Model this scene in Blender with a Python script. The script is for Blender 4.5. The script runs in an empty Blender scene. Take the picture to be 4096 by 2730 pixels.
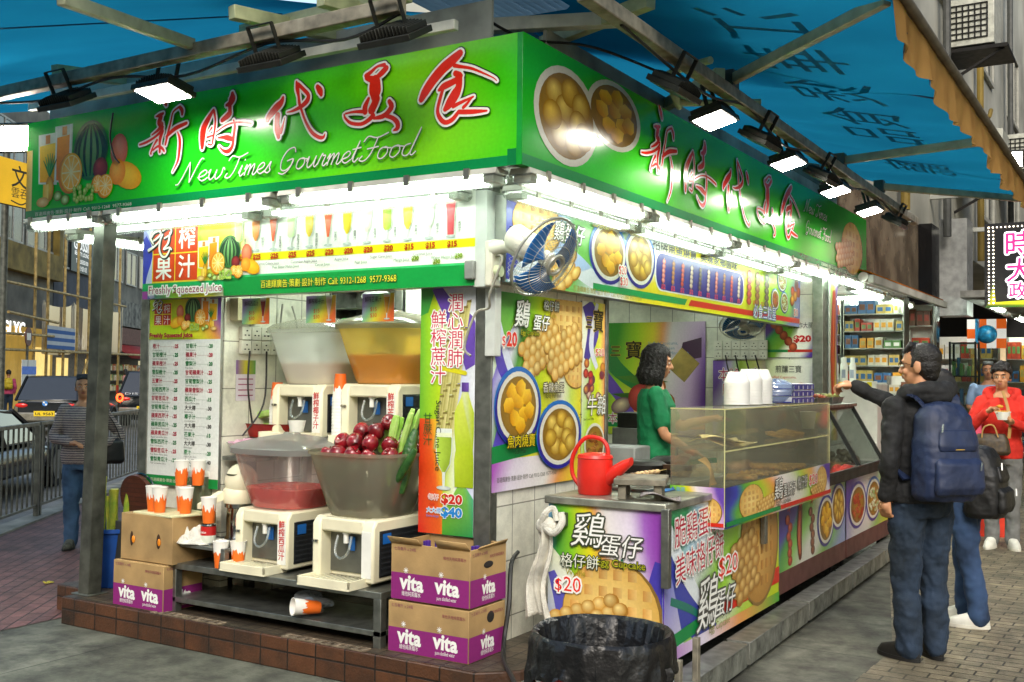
import bpy, math, random
from mathutils import Vector, Matrix
PI = math.pi
R = random.Random(7)
SC = bpy.context.scene
COL = SC.collection
# ---------------------------------------------------------------- camera, sky, sun, exposure
cam = bpy.data.cameras.new('camera'); cob = bpy.data.objects.new('camera', cam); COL.objects.link(cob)
_r = Matrix(((0.8534479, 0.00798418, 0.52111701), (0.52107287, -0.03317015, -0.8528674), (0.01047608, 0.99941783, -0.03246934)))
cob.matrix_world = Matrix.Translation((3.01985, -4.72752, 1.6)) @ _r.to_4x4()
cam.sensor_width = 36; cam.lens = 37.29; cam.clip_end = 400; cam.clip_start = .05
SC.camera = cob
SUN_EL, SUN_AZ = math.radians(38), math.radians(150)
W = bpy.data.worlds.new('World'); SC.world = W; W.use_nodes = True
_t = W.node_tree.nodes; _sky = _t.new('ShaderNodeTexSky'); _sky.sky_type = 'NISHITA'; _sky.sun_disc = False
_sky.sun_elevation = SUN_EL; _sky.sun_rotation = SUN_AZ; _sky.air_density = 1.6; _sky.dust_density = 2; _sky.ozone_density = .5
W.node_tree.links.new(_sky.outputs[0], _t['Background'].inputs[0]); _t['Background'].inputs[1].default_value = .12
sl = bpy.data.lights.new('sun', 'SUN'); sl.energy = 1.0; sl.angle = math.radians(20); sl.color = (1, .95, .86)
so = bpy.data.objects.new('sun', sl); COL.objects.link(so)
so.rotation_euler = (math.radians(90) - SUN_EL, 0, PI - SUN_AZ)
SC.view_settings.view_transform = 'Standard'; SC.view_settings.look = 'None'
SC.view_settings.exposure = 1.1; SC.view_settings.gamma = 1
SC.render.engine = 'CYCLES'; SC.cycles.max_bounces = 8; SC.cycles.diffuse_bounces = 4; SC.cycles.glossy_bounces = 3
SC.cycles.transparent_max_bounces = 16; SC.cycles.transmission_bounces = 4
SC.cycles.caustics_reflective = False; SC.cycles.caustics_refractive = False; SC.cycles.sample_clamp_indirect = 6
SC.cycles.use_denoising = True
TUBE = 11.0

# ---------------------------------------------------------------- colour and material helpers
def lin(h):
    if not isinstance(h, str): return tuple(h)
    h = h.lstrip('#'); o = []
    for i in (0, 2, 4):
        c = int(h[i:i + 2], 16) / 255
        o.append(c / 12.92 if c <= .04045 else ((c + .055) / 1.055) ** 2.4)
    return tuple(o)
MATS = {}
def M(key, c='808080', r=.5, m=0, n=.12, ns=9, b=0, bs=60, e=0, c2=None, coat=0, rnd=0):
    """procedural principled paint: colour broken up by noise, optional bump"""
    if key in MATS: return MATS[key]
    mt = bpy.data.materials.new(key); mt.use_nodes = True; MATS[key] = mt
    nt = mt.node_tree; N = nt.nodes; L = nt.links.new; p = N['Principled BSDF']
    c = lin(c)
    p.inputs['Roughness'].default_value = r; p.inputs['Metallic'].default_value = m
    if coat: p.inputs['Coat Weight'].default_value = coat; p.inputs['Coat Roughness'].default_value = .12
    tc = N.new('ShaderNodeTexCoord')
    if n:
        no = N.new('ShaderNodeTexNoise'); no.inputs['Scale'].default_value = ns; no.inputs['Detail'].default_value = 5
        L(tc.outputs['Object'], no.inputs['Vector'])
        mx = N.new('ShaderNodeMix'); mx.data_type = 'RGBA'
        d = lin(c2) if c2 else tuple(x * (1 - 2 * n) for x in c)
        u = c if c2 else tuple(min(1, x * (1 + n)) for x in c)
        mx.inputs[6].default_value = (*u, 1); mx.inputs[7].default_value = (*d, 1)
        rp = N.new('ShaderNodeValToRGB'); rp.color_ramp.elements[0].position = .35; rp.color_ramp.elements[1].position = .7
        L(no.outputs[0], rp.inputs[0]); L(rp.outputs[0], mx.inputs[0]); L(mx.outputs[2], p.inputs['Base Color'])
        if rnd:
            oi = N.new('ShaderNodeObjectInfo'); q = N.new('ShaderNodeMapRange'); q.inputs[3].default_value = 1 - rnd; q.inputs[4].default_value = 1 + rnd; L(oi.outputs['Random'], q.inputs[0]); vs = N.new('ShaderNodeVectorMath'); vs.operation = 'SCALE'; L(mx.outputs[2], vs.inputs[0]); L(q.outputs[0], vs.inputs[3]); L(vs.outputs[0], p.inputs['Base Color'])
        mr = N.new('ShaderNodeMapRange'); mr.inputs[3].default_value = max(.03, r - .1); mr.inputs[4].default_value = min(1, r + .12)
        L(no.outputs[0], mr.inputs[0]); L(mr.outputs[0], p.inputs['Roughness'])
    else: p.inputs['Base Color'].default_value = (*c, 1)
    if b:
        nb = N.new('ShaderNodeTexNoise'); nb.inputs['Scale'].default_value = bs; nb.inputs['Detail'].default_value = 3
        L(tc.outputs['Object'], nb.inputs['Vector'])
        bu = N.new('ShaderNodeBump'); bu.inputs['Strength'].default_value = b; bu.inputs['Distance'].default_value = .01
        L(nb.outputs[0], bu.inputs['Height']); L(bu.outputs[0], p.inputs['Normal'])
    if e:
        p.inputs['Emission Color'].default_value = (*c, 1); p.inputs['Emission Strength'].default_value = e
    return mt
def bricks(key, c1, c2, mo, w, h, off=.5, mort=.012, rough=.75, grime=None, gs=2., bump=.6, rot=0, plane='xy', gt=.55, spots=.12):
    """procedural paving / tiling laid in metres"""
    if key in MATS: return MATS[key]
    mt = bpy.data.materials.new(key); mt.use_nodes = True; MATS[key] = mt
    N = mt.node_tree.nodes; L = mt.node_tree.links.new; p = N['Principled BSDF']; p.inputs['Roughness'].default_value = rough
    tc = N.new('ShaderNodeTexCoord'); mp = N.new('ShaderNodeMapping'); L(tc.outputs['Object'], mp.inputs[0])
    mp.inputs['Rotation'].default_value = {'xy': (0, 0, rot), 'xz': (PI / 2, 0, 0), 'yz': (PI / 2, 0, 0)}[plane]
    src = mp.outputs[0]
    if plane == 'yz':
        mp.inputs['Rotation'].default_value = (0, 0, 0)
        sx = N.new('ShaderNodeSeparateXYZ'); cx = N.new('ShaderNodeCombineXYZ'); L(tc.outputs['Object'], sx.inputs[0])
        L(sx.outputs[1], cx.inputs[0]); L(sx.outputs[2], cx.inputs[1]); src = cx.outputs[0]
    if plane == 'xz':
        sx = N.new('ShaderNodeSeparateXYZ'); cx = N.new('ShaderNodeCombineXYZ'); L(tc.outputs['Object'], sx.inputs[0])
        L(sx.outputs[0], cx.inputs[0]); L(sx.outputs[2], cx.inputs[1]); src = cx.outputs[0]
    wv = N.new('ShaderNodeTexNoise'); wv.inputs['Scale'].default_value = 3; L(src, wv.inputs['Vector'])
    ad = N.new('ShaderNodeVectorMath'); ad.operation = 'MULTIPLY_ADD'; L(wv.outputs['Color'], ad.inputs[0])
    ad.inputs[1].default_value = (mort * .9, mort * .9, 0); L(src, ad.inputs[2])
    br = N.new('ShaderNodeTexBrick'); L(ad.outputs[0], br.inputs['Vector']); br.offset = off
    br.inputs['Scale'].default_value = 1; br.inputs['Brick Width'].default_value = w; br.inputs['Row Height'].default_value = h
    br.inputs['Mortar Size'].default_value = mort; br.inputs['Mortar Smooth'].default_value = .3
    br.inputs['Color1'].default_value = (*lin(c1), 1); br.inputs['Color2'].default_value = (*lin(c2), 1); br.inputs['Mortar'].default_value = (*lin(mo), 1)
    no = N.new('ShaderNodeTexNoise'); no.inputs['Scale'].default_value = gs; no.inputs['Detail'].default_value = 7; no.inputs['Roughness'].default_value = .65
    L(tc.outputs['Object'], no.inputs['Vector'])
    rp = N.new('ShaderNodeValToRGB'); rp.color_ramp.elements[0].position = gt - .12; rp.color_ramp.elements[1].position = gt + .18
    L(no.outputs[0], rp.inputs[0])
    mx = N.new('ShaderNodeMix'); mx.data_type = 'RGBA'; L(rp.outputs[0], mx.inputs[0]); L(br.outputs[0], mx.inputs[6])
    g = lin(grime) if grime else tuple(x * .5 for x in lin(c1)); mx.inputs[7].default_value = (*g, 1)
    L(mx.outputs[2], p.inputs['Base Color'])
    n4 = N.new('ShaderNodeTexNoise'); n4.inputs['Scale'].default_value = gs * 4.3; n4.inputs['Detail'].default_value = 8; n4.inputs['Roughness'].default_value = .7; L(tc.outputs['Object'], n4.inputs['Vector'])
    m5 = N.new('ShaderNodeMapRange'); m5.inputs[1].default_value = .38; m5.inputs[2].default_value = .62; m5.inputs[3].default_value = 1 - spots; m5.inputs[4].default_value = 1 + spots; L(n4.outputs[0], m5.inputs[0])
    sc_ = N.new('ShaderNodeVectorMath'); sc_.operation = 'SCALE'; L(mx.outputs[2], sc_.inputs[0]); L(m5.outputs[0], sc_.inputs[3]); L(sc_.outputs[0], p.inputs['Base Color'])
    m6 = N.new('ShaderNodeMapRange'); m6.inputs[3].default_value = max(.08, rough - .25); m6.inputs[4].default_value = min(1, rough + .2); L(no.outputs[0], m6.inputs[0]); L(m6.outputs[0], p.inputs['Roughness'])
    n2 = N.new('ShaderNodeTexNoise'); n2.inputs['Scale'].default_value = 70; L(tc.outputs['Object'], n2.inputs['Vector'])
    sm = N.new('ShaderNodeMath'); sm.operation = 'MULTIPLY_ADD'; L(br.outputs[1], sm.inputs[0]); sm.inputs[1].default_value = -1.2; L(n2.outputs[0], sm.inputs[2])
    bu = N.new('ShaderNodeBump'); bu.inputs['Strength'].default_value = bump; bu.inputs['Distance'].default_value = .006
    L(sm.outputs[0], bu.inputs['Height']); L(bu.outputs[0], p.inputs['Normal'])
    return mt
def clear(key, tint='e8f0ee', a=.14, r=.05, dif=0.0):
    """glass / acrylic sheet: mostly see-through, glossy at grazing angles, a little milky"""
    if key in MATS: return MATS[key]
    mt = bpy.data.materials.new(key); mt.use_nodes = True; MATS[key] = mt
    N = mt.node_tree.nodes; L = mt.node_tree.links.new; N.remove(N['Principled BSDF']); o = N['Material Output']
    t = N.new('ShaderNodeBsdfTransparent'); t.inputs[0].default_value = (*lin(tint), 1)
    g = N.new('ShaderNodeBsdfGlossy'); g.inputs['Roughness'].default_value = r; g.inputs[0].default_value = (.9, .9, .9, 1)
    f = N.new('ShaderNodeLayerWeight'); f.inputs[0].default_value = .25
    k = N.new('ShaderNodeMath'); k.operation = 'MULTIPLY_ADD'; k.inputs[1].default_value = .5; k.inputs[2].default_value = a * .35; k.use_clamp = True
    L(f.outputs['Fresnel'], k.inputs[0])
    mx = N.new('ShaderNodeMixShader'); L(k.outputs[0], mx.inputs[0]); L(t.outputs[0], mx.inputs[1]); L(g.outputs[0], mx.inputs[2])
    last = mx
    if dif:
        d = N.new('ShaderNodeBsdfDiffuse'); d.inputs[0].default_value = (*lin(tint), 1)
        tl = N.new('ShaderNodeBsdfTranslucent'); tl.inputs[0].default_value = (*lin(tint), 1)
        dt = N.new('ShaderNodeMixShader'); dt.inputs[0].default_value = .5; L(d.outputs[0], dt.inputs[1]); L(tl.outputs[0], dt.inputs[2])
        m2 = N.new('ShaderNodeMixShader'); m2.inputs[0].default_value = dif; L(mx.outputs[0], m2.inputs[1]); L(dt.outputs[0], m2.inputs[2]); last = m2
    L(last.outputs[0], o.inputs[0]); return mt
def cloth(key, c, tr=.5, c2=None, ns=3.):
    """thin fabric that lets light through"""
    if key in MATS: return MATS[key]
    mt = bpy.data.materials.new(key); mt.use_nodes = True; MATS[key] = mt
    N = mt.node_tree.nodes; L = mt.node_tree.links.new; N.remove(N['Principled BSDF']); o = N['Material Output']
    tc = N.new('ShaderNodeTexCoord'); no = N.new('ShaderNodeTexNoise'); no.inputs['Scale'].default_value = ns; no.inputs['Detail'].default_value = 6
    L(tc.outputs['Object'], no.inputs['Vector']); mx = N.new('ShaderNodeMix'); mx.data_type = 'RGBA'; L(no.outputs[0], mx.inputs[0])
    c = lin(c); mx.inputs[6].default_value = (*c, 1); mx.inputs[7].default_value = (*(lin(c2) if c2 else tuple(x * .6 for x in c)), 1)
    d = N.new('ShaderNodeBsdfDiffuse'); t = N.new('ShaderNodeBsdfTranslucent'); s = N.new('ShaderNodeMixShader'); s.inputs[0].default_value = tr
    L(mx.outputs[2], d.inputs[0]); L(mx.outputs[2], t.inputs[0]); L(d.outputs[0], s.inputs[1]); L(t.outputs[0], s.inputs[2]); L(s.outputs[0], o.inputs[0])
    return mt
def printmat(key, rough=.3, bump=0, bs=4., lit=0):
    """printed vinyl / board: the print is a colour attribute"""
    if key in MATS: return MATS[key]
    mt = bpy.data.materials.new(key); mt.use_nodes = True; MATS[key] = mt
    N = mt.node_tree.nodes; L = mt.node_tree.links.new; p = N['Principled BSDF']
    a = N.new('ShaderNodeAttribute'); a.attribute_name = 'Col'
    tc = N.new('ShaderNodeTexCoord'); no = N.new('ShaderNodeTexNoise'); no.inputs['Scale'].default_value = 2.3; no.inputs['Detail'].default_value = 8
    L(tc.outputs['Object'], no.inputs['Vector']); mr = N.new('ShaderNodeMapRange'); mr.inputs[3].default_value = .78; mr.inputs[4].default_value = 1.08
    L(no.outputs[0], mr.inputs[0]); n2 = N.new('ShaderNodeTexNoise'); n2.inputs['Scale'].default_value = 55; n2.inputs['Detail'].default_value = 4; L(tc.outputs['Object'], n2.inputs['Vector']); m3 = N.new('ShaderNodeMapRange'); m3.inputs[1].default_value = .3; m3.inputs[2].default_value = .7; m3.inputs[3].default_value = .93; m3.inputs[4].default_value = 1.04; L(n2.outputs[0], m3.inputs[0]); m4 = N.new('ShaderNodeMath'); m4.operation = 'MULTIPLY'; L(mr.outputs[0], m4.inputs[0]); L(m3.outputs[0], m4.inputs[1]); mr = m4; mu = N.new('ShaderNodeVectorMath'); mu.operation = 'SCALE'; L(a.outputs[0], mu.inputs[0]); L(mr.outputs[0], mu.inputs[3])
    L(mu.outputs[0], p.inputs['Base Color']); p.inputs['Roughness'].default_value = rough
    if lit:
        L(mu.outputs[0], p.inputs['Emission Color']); p.inputs['Emission Strength'].default_value = lit
    if bump:
        nb = N.new('ShaderNodeTexNoise'); nb.inputs['Scale'].default_value = bs; nb.inputs['Detail'].default_value = 1.5; L(tc.outputs['Object'], nb.inputs['Vector'])
        bu = N.new('ShaderNodeBump'); bu.inputs['Strength'].default_value = bump; bu.inputs['Distance'].default_value = .02
        L(nb.outputs[0], bu.inputs['Height']); L(bu.outputs[0], p.inputs['Normal'])
    return mt

# ---------------------------------------------------------------- things, parts, copies
def tag(o, label=None, cat=None, group=None, kind=None):
    if label: o['label'] = label
    if cat: o['category'] = cat
    if group: o['group'] = group
    if kind: o['kind'] = kind
    return o
def T(name, label, cat, loc=(0, 0, 0), rz=0, group=None):
    o = bpy.data.objects.new(name, None); COL.objects.link(o); o.location = loc; o.rotation_euler = (0, 0, rz); o.empty_display_size = .1
    return tag(o, label, cat, group)
def kids(o): return [c for c in COL.objects if c.parent == o]
def dup(root, loc=None, rz=None, label=None, group=None, scale=None):
    def rec(o, par):
        c = o.copy(); COL.objects.link(c)
        if par: c.parent = par
        for ch in CH.get(o.as_pointer(), []): rec(ch, c)
        return c
    CH = {}
    for o in COL.objects:
        if o.parent: CH.setdefault(o.parent.as_pointer(), []).append(o)
    r = rec(root, None)
    if loc is not None: r.location = loc
    if rz is not None: r.rotation_euler = (0, 0, rz)
    if scale: r.scale = scale if not isinstance(scale, (int, float)) else (scale,) * 3
    return tag(r, label, None, group)

# ---------------------------------------------------------------- mesh builder
def sub(a, b): return (a[0] - b[0], a[1] - b[1], a[2] - b[2])
def crom(pts, n=4):
    """Catmull-Rom resample of tuples"""
    if len(pts) < 3: return pts
    o = []; P = [pts[0]] + list(pts) + [pts[-1]]
    for i in range(1, len(P) - 2):
        a, b, c, d = P[i - 1:i + 3]
        for j in range(n):
            t = j / n
            o.append(tuple(.5 * (2 * q + (r - p) * t + (2 * p - 5 * q + 4 * r - s) * t * t + (3 * q - p - 3 * r + s) * t ** 3) for p, q, r, s in zip(a, b, c, d)))
    return o + [pts[-1]]
class G:
    def __init__(s): s.v = []; s.f = []; s.m = []; s.s = []
    def add(s, vs, fs, m=0, sm=False):
        k = len(s.v); s.v += [tuple(v) for v in vs]
        for f in fs: s.f.append([i + k for i in f]); s.m.append(m); s.s.append(sm)
        return s
    def box(s, x0, y0, z0, x1, y1, z1, m=0):
        v = [(x, y, z) for z in (z0, z1) for x, y in ((x0, y0), (x1, y0), (x1, y1), (x0, y1))]
        return s.add(v, [(3, 2, 1, 0), (4, 5, 6, 7), (0, 1, 5, 4), (1, 2, 6, 5), (2, 3, 7, 6), (3, 0, 4, 7)], m)
    def bar(s, a, b, w, h, m=0, up=(0, 0, 1)):
        a, b = Vector(a), Vector(b); d = (b - a).normalized(); u = Vector(up)
        x = d.cross(u)
        if x.length < 1e-4: x = d.cross(Vector((1, 0, 0)))
        x.normalize(); u = x.cross(d) * h / 2; x = x * w / 2
        v = [p + i * x + j * u for p in (a, b) for i, j in ((-1, -1), (1, -1), (1, 1), (-1, 1))]
        return s.add(v, [(3, 2, 1, 0), (4, 5, 6, 7), (0, 1, 5, 4), (1, 2, 6, 5), (2, 3, 7, 6), (3, 0, 4, 7)], m)
    def rings(s, rs, m=0, cap=(1, 1), closed=False, sm=True):
        n = len(rs[0]); v = [p for r in rs for p in r]; f = []
        for i in range(len(rs) - (0 if closed else 1)):
            j = (i + 1) % len(rs)
            for k in range(n):
                l = (k + 1) % n; f.append((i * n + k, i * n + l, j * n + l, j * n + k))
        s.add(v, f, m, sm)
        k0 = len(s.v) - len(v)
        if not closed:
            if cap[0]: s.f.append([k0 + i for i in range(n)][::-1]); s.m.append(m); s.s.append(False)
            if cap[1]: s.f.append([k0 + len(v) - n + i for i in range(n)]); s.m.append(m); s.s.append(False)
        return s
    def tube(s, pts, r, n=8, m=0, sm=True, cap=(1, 1)):
        pts = [Vector(p) for p in pts]; R0 = r if isinstance(r, (list, tuple)) else [r] * len(pts); rs = []; u = None
        for i, p in enumerate(pts):
            d = (pts[min(i + 1, len(pts) - 1)] - pts[max(i - 1, 0)]).normalized()
            if u is None:
                u = d.orthogonal().normalized()
            u = (u - d * u.dot(d)); u = u.normalized() if u.length > 1e-6 else d.orthogonal().normalized()
            w = d.cross(u)
            rs.append([p + (u * math.cos(a) + w * math.sin(a)) * R0[i] for a in (2 * PI * k / n for k in range(n))])
        return s.rings(rs, m, cap, sm=sm)
    def cyl(s, a, b, r, r1=None, n=16, m=0, cap=(1, 1)): return s.tube([a, b], [r, r if r1 is None else r1], n, m, True, cap)
    def lathe(s, prof, c=(0, 0, 0), n=24, m=0, cap=(0, 0), sx=1, sy=1, ph=0):
        return s.rings([[(c[0] + sx * r * math.cos(2 * PI * k / n + ph), c[1] + sy * r * math.sin(2 * PI * k / n + ph), c[2] + z) for k in range(n)] for r, z in prof], m, cap)
    def ell(s, c, r, nu=14, nv=8, m=0, rot=None):
        if isinstance(r, (int, float)): r = (r, r, r)
        rs = []
        for i in range(nv + 1):
            t = PI * i / nv - PI / 2; q = max(math.cos(t), .02)
            ring = []
            for k in range(nu):
                v = Vector((r[0] * q * math.cos(2 * PI * k / nu), r[1] * q * math.sin(2 * PI * k / nu), r[2] * math.sin(t)))
                if rot: v = rot @ v
                ring.append((c[0] + v[0], c[1] + v[1], c[2] + v[2]))
            rs.append(ring)
        return s.rings(rs, m)
    def prism(s, poly, a, b, ax='y', m=0, sm=False):
        """poly in the other two axes (order x,y,z without ax), extruded from a to b"""
        g = {'y': lambda p, t: (p[0], t, p[1]), 'x': lambda p, t: (t, p[0], p[1]), 'z': lambda p, t: (p[0], p[1], t)}[ax]
        n = len(poly); v = [g(p, a) for p in poly] + [g(p, b) for p in poly]
        s.add(v, [(i, (i + 1) % n, n + (i + 1) % n, n + i) for i in range(n)], m, sm)
        k = len(s.v) - 2 * n
        s.f.append([k + i for i in range(n)]); s.m.append(m); s.s.append(False); s.f.append([k + n + i for i in range(n)][::-1]); s.m.append(m); s.s.append(False)
        return s
    def grid(s, fn, nu, nv, m=0, sm=True):
        v = [fn(i / nu, j / nv) for j in range(nv + 1) for i in range(nu + 1)]
        return s.add(v, [(j * (nu + 1) + i, j * (nu + 1) + i + 1, (j + 1) * (nu + 1) + i + 1, (j + 1) * (nu + 1) + i) for j in range(nv) for i in range(nu)], m, sm)
    def xf(s, mtx, k0=0):
        for i in range(k0, len(s.v)): s.v[i] = tuple(mtx @ Vector(s.v[i]))
        return s
    def build(s, name, mats, parent=None, loc=None, bev=0, subd=0, ang=40, fix=True, thick=0):
        me = bpy.data.meshes.new(name); me.from_pydata(s.v, [], s.f)
        for mm in (mats if isinstance(mats, (list, tuple)) else [mats]): me.materials.append(mm)
        me.polygons.foreach_set('material_index', s.m); me.polygons.foreach_set('use_smooth', [True] * len(s.f))
        if fix:
            import bmesh
            bm = bmesh.new(); bm.from_mesh(me); bmesh.ops.recalc_face_normals(bm, faces=bm.faces); bm.to_mesh(me); bm.free()
        me.validate(); me.set_sharp_from_angle(angle=math.radians(ang)); me.update()
        o = bpy.data.objects.new(name, me); COL.objects.link(o)
        if parent: o.parent = parent
        if loc: o.location = loc
        if thick: md = o.modifiers.new('t', 'SOLIDIFY'); md.thickness = thick; md.offset = 0
        if bev: md = o.modifiers.new('b', 'BEVEL'); md.width = bev; md.segments = 2; md.limit_method = 'ANGLE'; md.angle_limit = math.radians(50)
        if subd: md = o.modifiers.new('s', 'SUBSURF'); md.levels = subd; md.render_levels = subd
        return o

# ---------------------------------------------------------------- printed graphics (flat prints on real boards)
_tc = bpy.data.curves.new('t', 'FONT'); _to = bpy.data.objects.new('t', _tc)
def glyphs(txt, bold=0, res=2):
    _tc.body = txt; _tc.size = 1; _tc.offset = bold; _tc.resolution_u = res
    me = _to.to_mesh(); v = [(q.co[0], q.co[1]) for q in me.vertices]; f = [tuple(p.vertices) for p in me.polygons]; _to.to_mesh_clear()
    return v, f
LZ = .0007
class Cv:
    def __init__(s, w, h): s.w = w; s.h = h; s.v = []; s.f = []; s.c = []; s.n = {}
    def add(s, vs, fs, cs, k, clip=True, jit=0):
        b = len(s.v); q = s.n[k] = (s.n.get(k, 0) + 1) % 90; z = -(k + 1 + q / 92) * LZ; j = 0
        for x, y in vs:
            if clip: x = min(max(x, 0), s.w); y = min(max(y, 0), s.h)
            s.v.append((x, z - j * jit, y)); j += 1
        s.c += [lin(c) for c in cs] if isinstance(cs, list) else [lin(cs)] * len(vs)
        s.f += [tuple(i + b for i in f) for f in fs]
    def R(s, x, y, w, h, c, k=0):
        s.add([(x, y), (x + w, y), (x + w, y + h), (x, y + h)], [(0, 1, 2, 3)], c if isinstance(c, list) else c, k)
    def P(s, pts, c, k=1): s.add(pts, [tuple(range(len(pts)))], c, k)
    def G(s, x, y, w, h, stops, k=0, skew=0, n=24, m=8, warp=0):
        stops = [(t, lin(c)) for t, c in stops]
        def at(t):
            t = min(max(t, 0), 1)
            for (a, ca), (b, cb) in zip(stops, stops[1:]):
                if t <= b:
                    q = (t - a) / max(b - a, 1e-6); return tuple(ca[i] * (1 - q) + cb[i] * q for i in range(3))
            return stops[-1][1]
        vs = [(x + w * i / n, y + h * j / m) for j in range(m + 1) for i in range(n + 1)]
        cs = [at(i / n + skew * (j / m - .5) + warp * math.sin(5 * j / m + 4 * i / n)) for j in range(m + 1) for i in range(n + 1)]
        s.add(vs, [(j * (n + 1) + i, j * (n + 1) + i + 1, (j + 1) * (n + 1) + i + 1, (j + 1) * (n + 1) + i) for j in range(m) for i in range(n)], cs, k)
    def E(s, cx, cy, rx, ry, c0, c1=None, k=1, n=20, off=(0, 0), a0=0):
        c1 = c1 or c0
        ca, sa = math.cos(a0), math.sin(a0)
        ring = [(cx + rx * math.cos(t) * ca - ry * math.sin(t) * sa, cy + rx * math.cos(t) * sa + ry * math.sin(t) * ca) for t in (2 * PI * i / n for i in range(n))]
        s.add([(cx + off[0] * rx, cy + off[1] * ry)] + ring, [(0, i + 1, (i + 1) % n + 1) for i in range(n)], [c0] + [c1] * n, k)
    def S(s, pts, c, k=1, g=0, dx=0, dy=0, n=4, wk=1, cap=True):
        """brush stroke through (x,y,halfwidth), grown by g"""
        q = crom(pts, n); L = []; Rr = []
        for i, p in enumerate(q):
            a, b = q[max(i - 1, 0)], q[min(i + 1, len(q) - 1)]; tx, ty = b[0] - a[0], b[1] - a[1]; l = math.hypot(tx, ty) or 1
            w = max(p[2], .0008) * wk + g
            L.append((p[0] - ty / l * w + dx, p[1] + tx / l * w + dy)); Rr.append((p[0] + ty / l * w + dx, p[1] - tx / l * w + dy))
        m = len(q); s.add(L + Rr, [(m + i, m + i + 1, i + 1, i) for i in range(m - 1)], c, k, True, 2e-6)
        if cap:
            for p in (q[0], q[-1]): w = max(p[2], .0008) * wk + g; s.E(p[0] + dx, p[1] + dy, w, w, c, None, k, 10)
    def T(s, txt, x, y, h, c, k=3, W=None, ol=(), b=0, sk=0, al='l', rot=0, res=2, clip=True, ry=1):
        """text; h = cap/character height, W = forced width, ol = outline layers [(grow, colour)] outermost first"""
        v, f = glyphs(txt, 0, res)
        if not v: return
        x0 = min(p[0] for p in v); x1 = max(p[0] for p in v)
        sc = h / .8; wd = (x1 - x0) * sc; fx = (W / wd if W else 1) * sc; wd = W or wd
        ox = {'l': 0, 'c': -wd / 2, 'r': -wd}[al]
        ca, sa = math.cos(rot), math.sin(rot)
        if ol and len(txt) > 1:
            for i, ch in enumerate(txt):
                if ch == ' ': continue
                a, q = glyphs(txt[:i + 1], 0, 1)[0], glyphs(ch, 0, 1)[0]; dx = (max(p[0] for p in a) - max(p[0] for p in q) + min(p[0] for p in q) - x0) * fx + ox
                wc = (max(p[0] for p in q) - min(p[0] for p in q)) * fx
                s.T(ch, x + dx * ca, y + dx * sa, h, c, k, wc, ol, b, sk, 'l', rot, res, clip, ry)
            return wd
        cjk = any(ord(ch) > 0x2e80 for ch in txt)
        for gi, (gr, cc) in enumerate(list(ol) + [(b, c)]):
            sh = [(0, 0)]
            if gr and cjk: sh += [(gr * math.cos(t * PI / 4), gr * math.sin(t * PI / 4)) for t in range(8)] if gi < len(ol) else [(gr * .7, 0), (-gr * .7, 0), (0, gr * .7), (0, -gr * .7)]
            vv, ff = glyphs(txt, gr / sc, res) if gr and not cjk else (v, f)
            for sx_, sy_ in sh:
                pts = []
                for px, py in vv:
                    p = (px - x0) * fx + ox + sk * py * sc + sx_; q = py * sc * ry + sy_
                    pts.append((x + p * ca - q * sa, y + p * sa + q * ca))
                s.add(pts, ff, cc, k + gi, clip)
        return wd
    def V(s, txt, x, y, h, c, k=3, step=None, **kw):
        for i, ch in enumerate(txt): s.T(ch, x, y - i * (step or h * 1.18), h, c, k, al='c', **kw)
    def build(s, name, parent, mat, loc=(0, 0, 0), rot=None):
        me = bpy.data.meshes.new(name); me.from_pydata(s.v, [], s.f)
        a = me.color_attributes.new('Col', 'FLOAT_COLOR', 'POINT'); a.data.foreach_set('color', [t for c in s.c for t in (*c, 1)])
        me.materials.append(mat); me.update()
        o = bpy.data.objects.new(name, me); COL.objects.link(o); o.parent = parent; o.location = loc
        if rot: o.rotation_euler = rot
        return o
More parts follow.
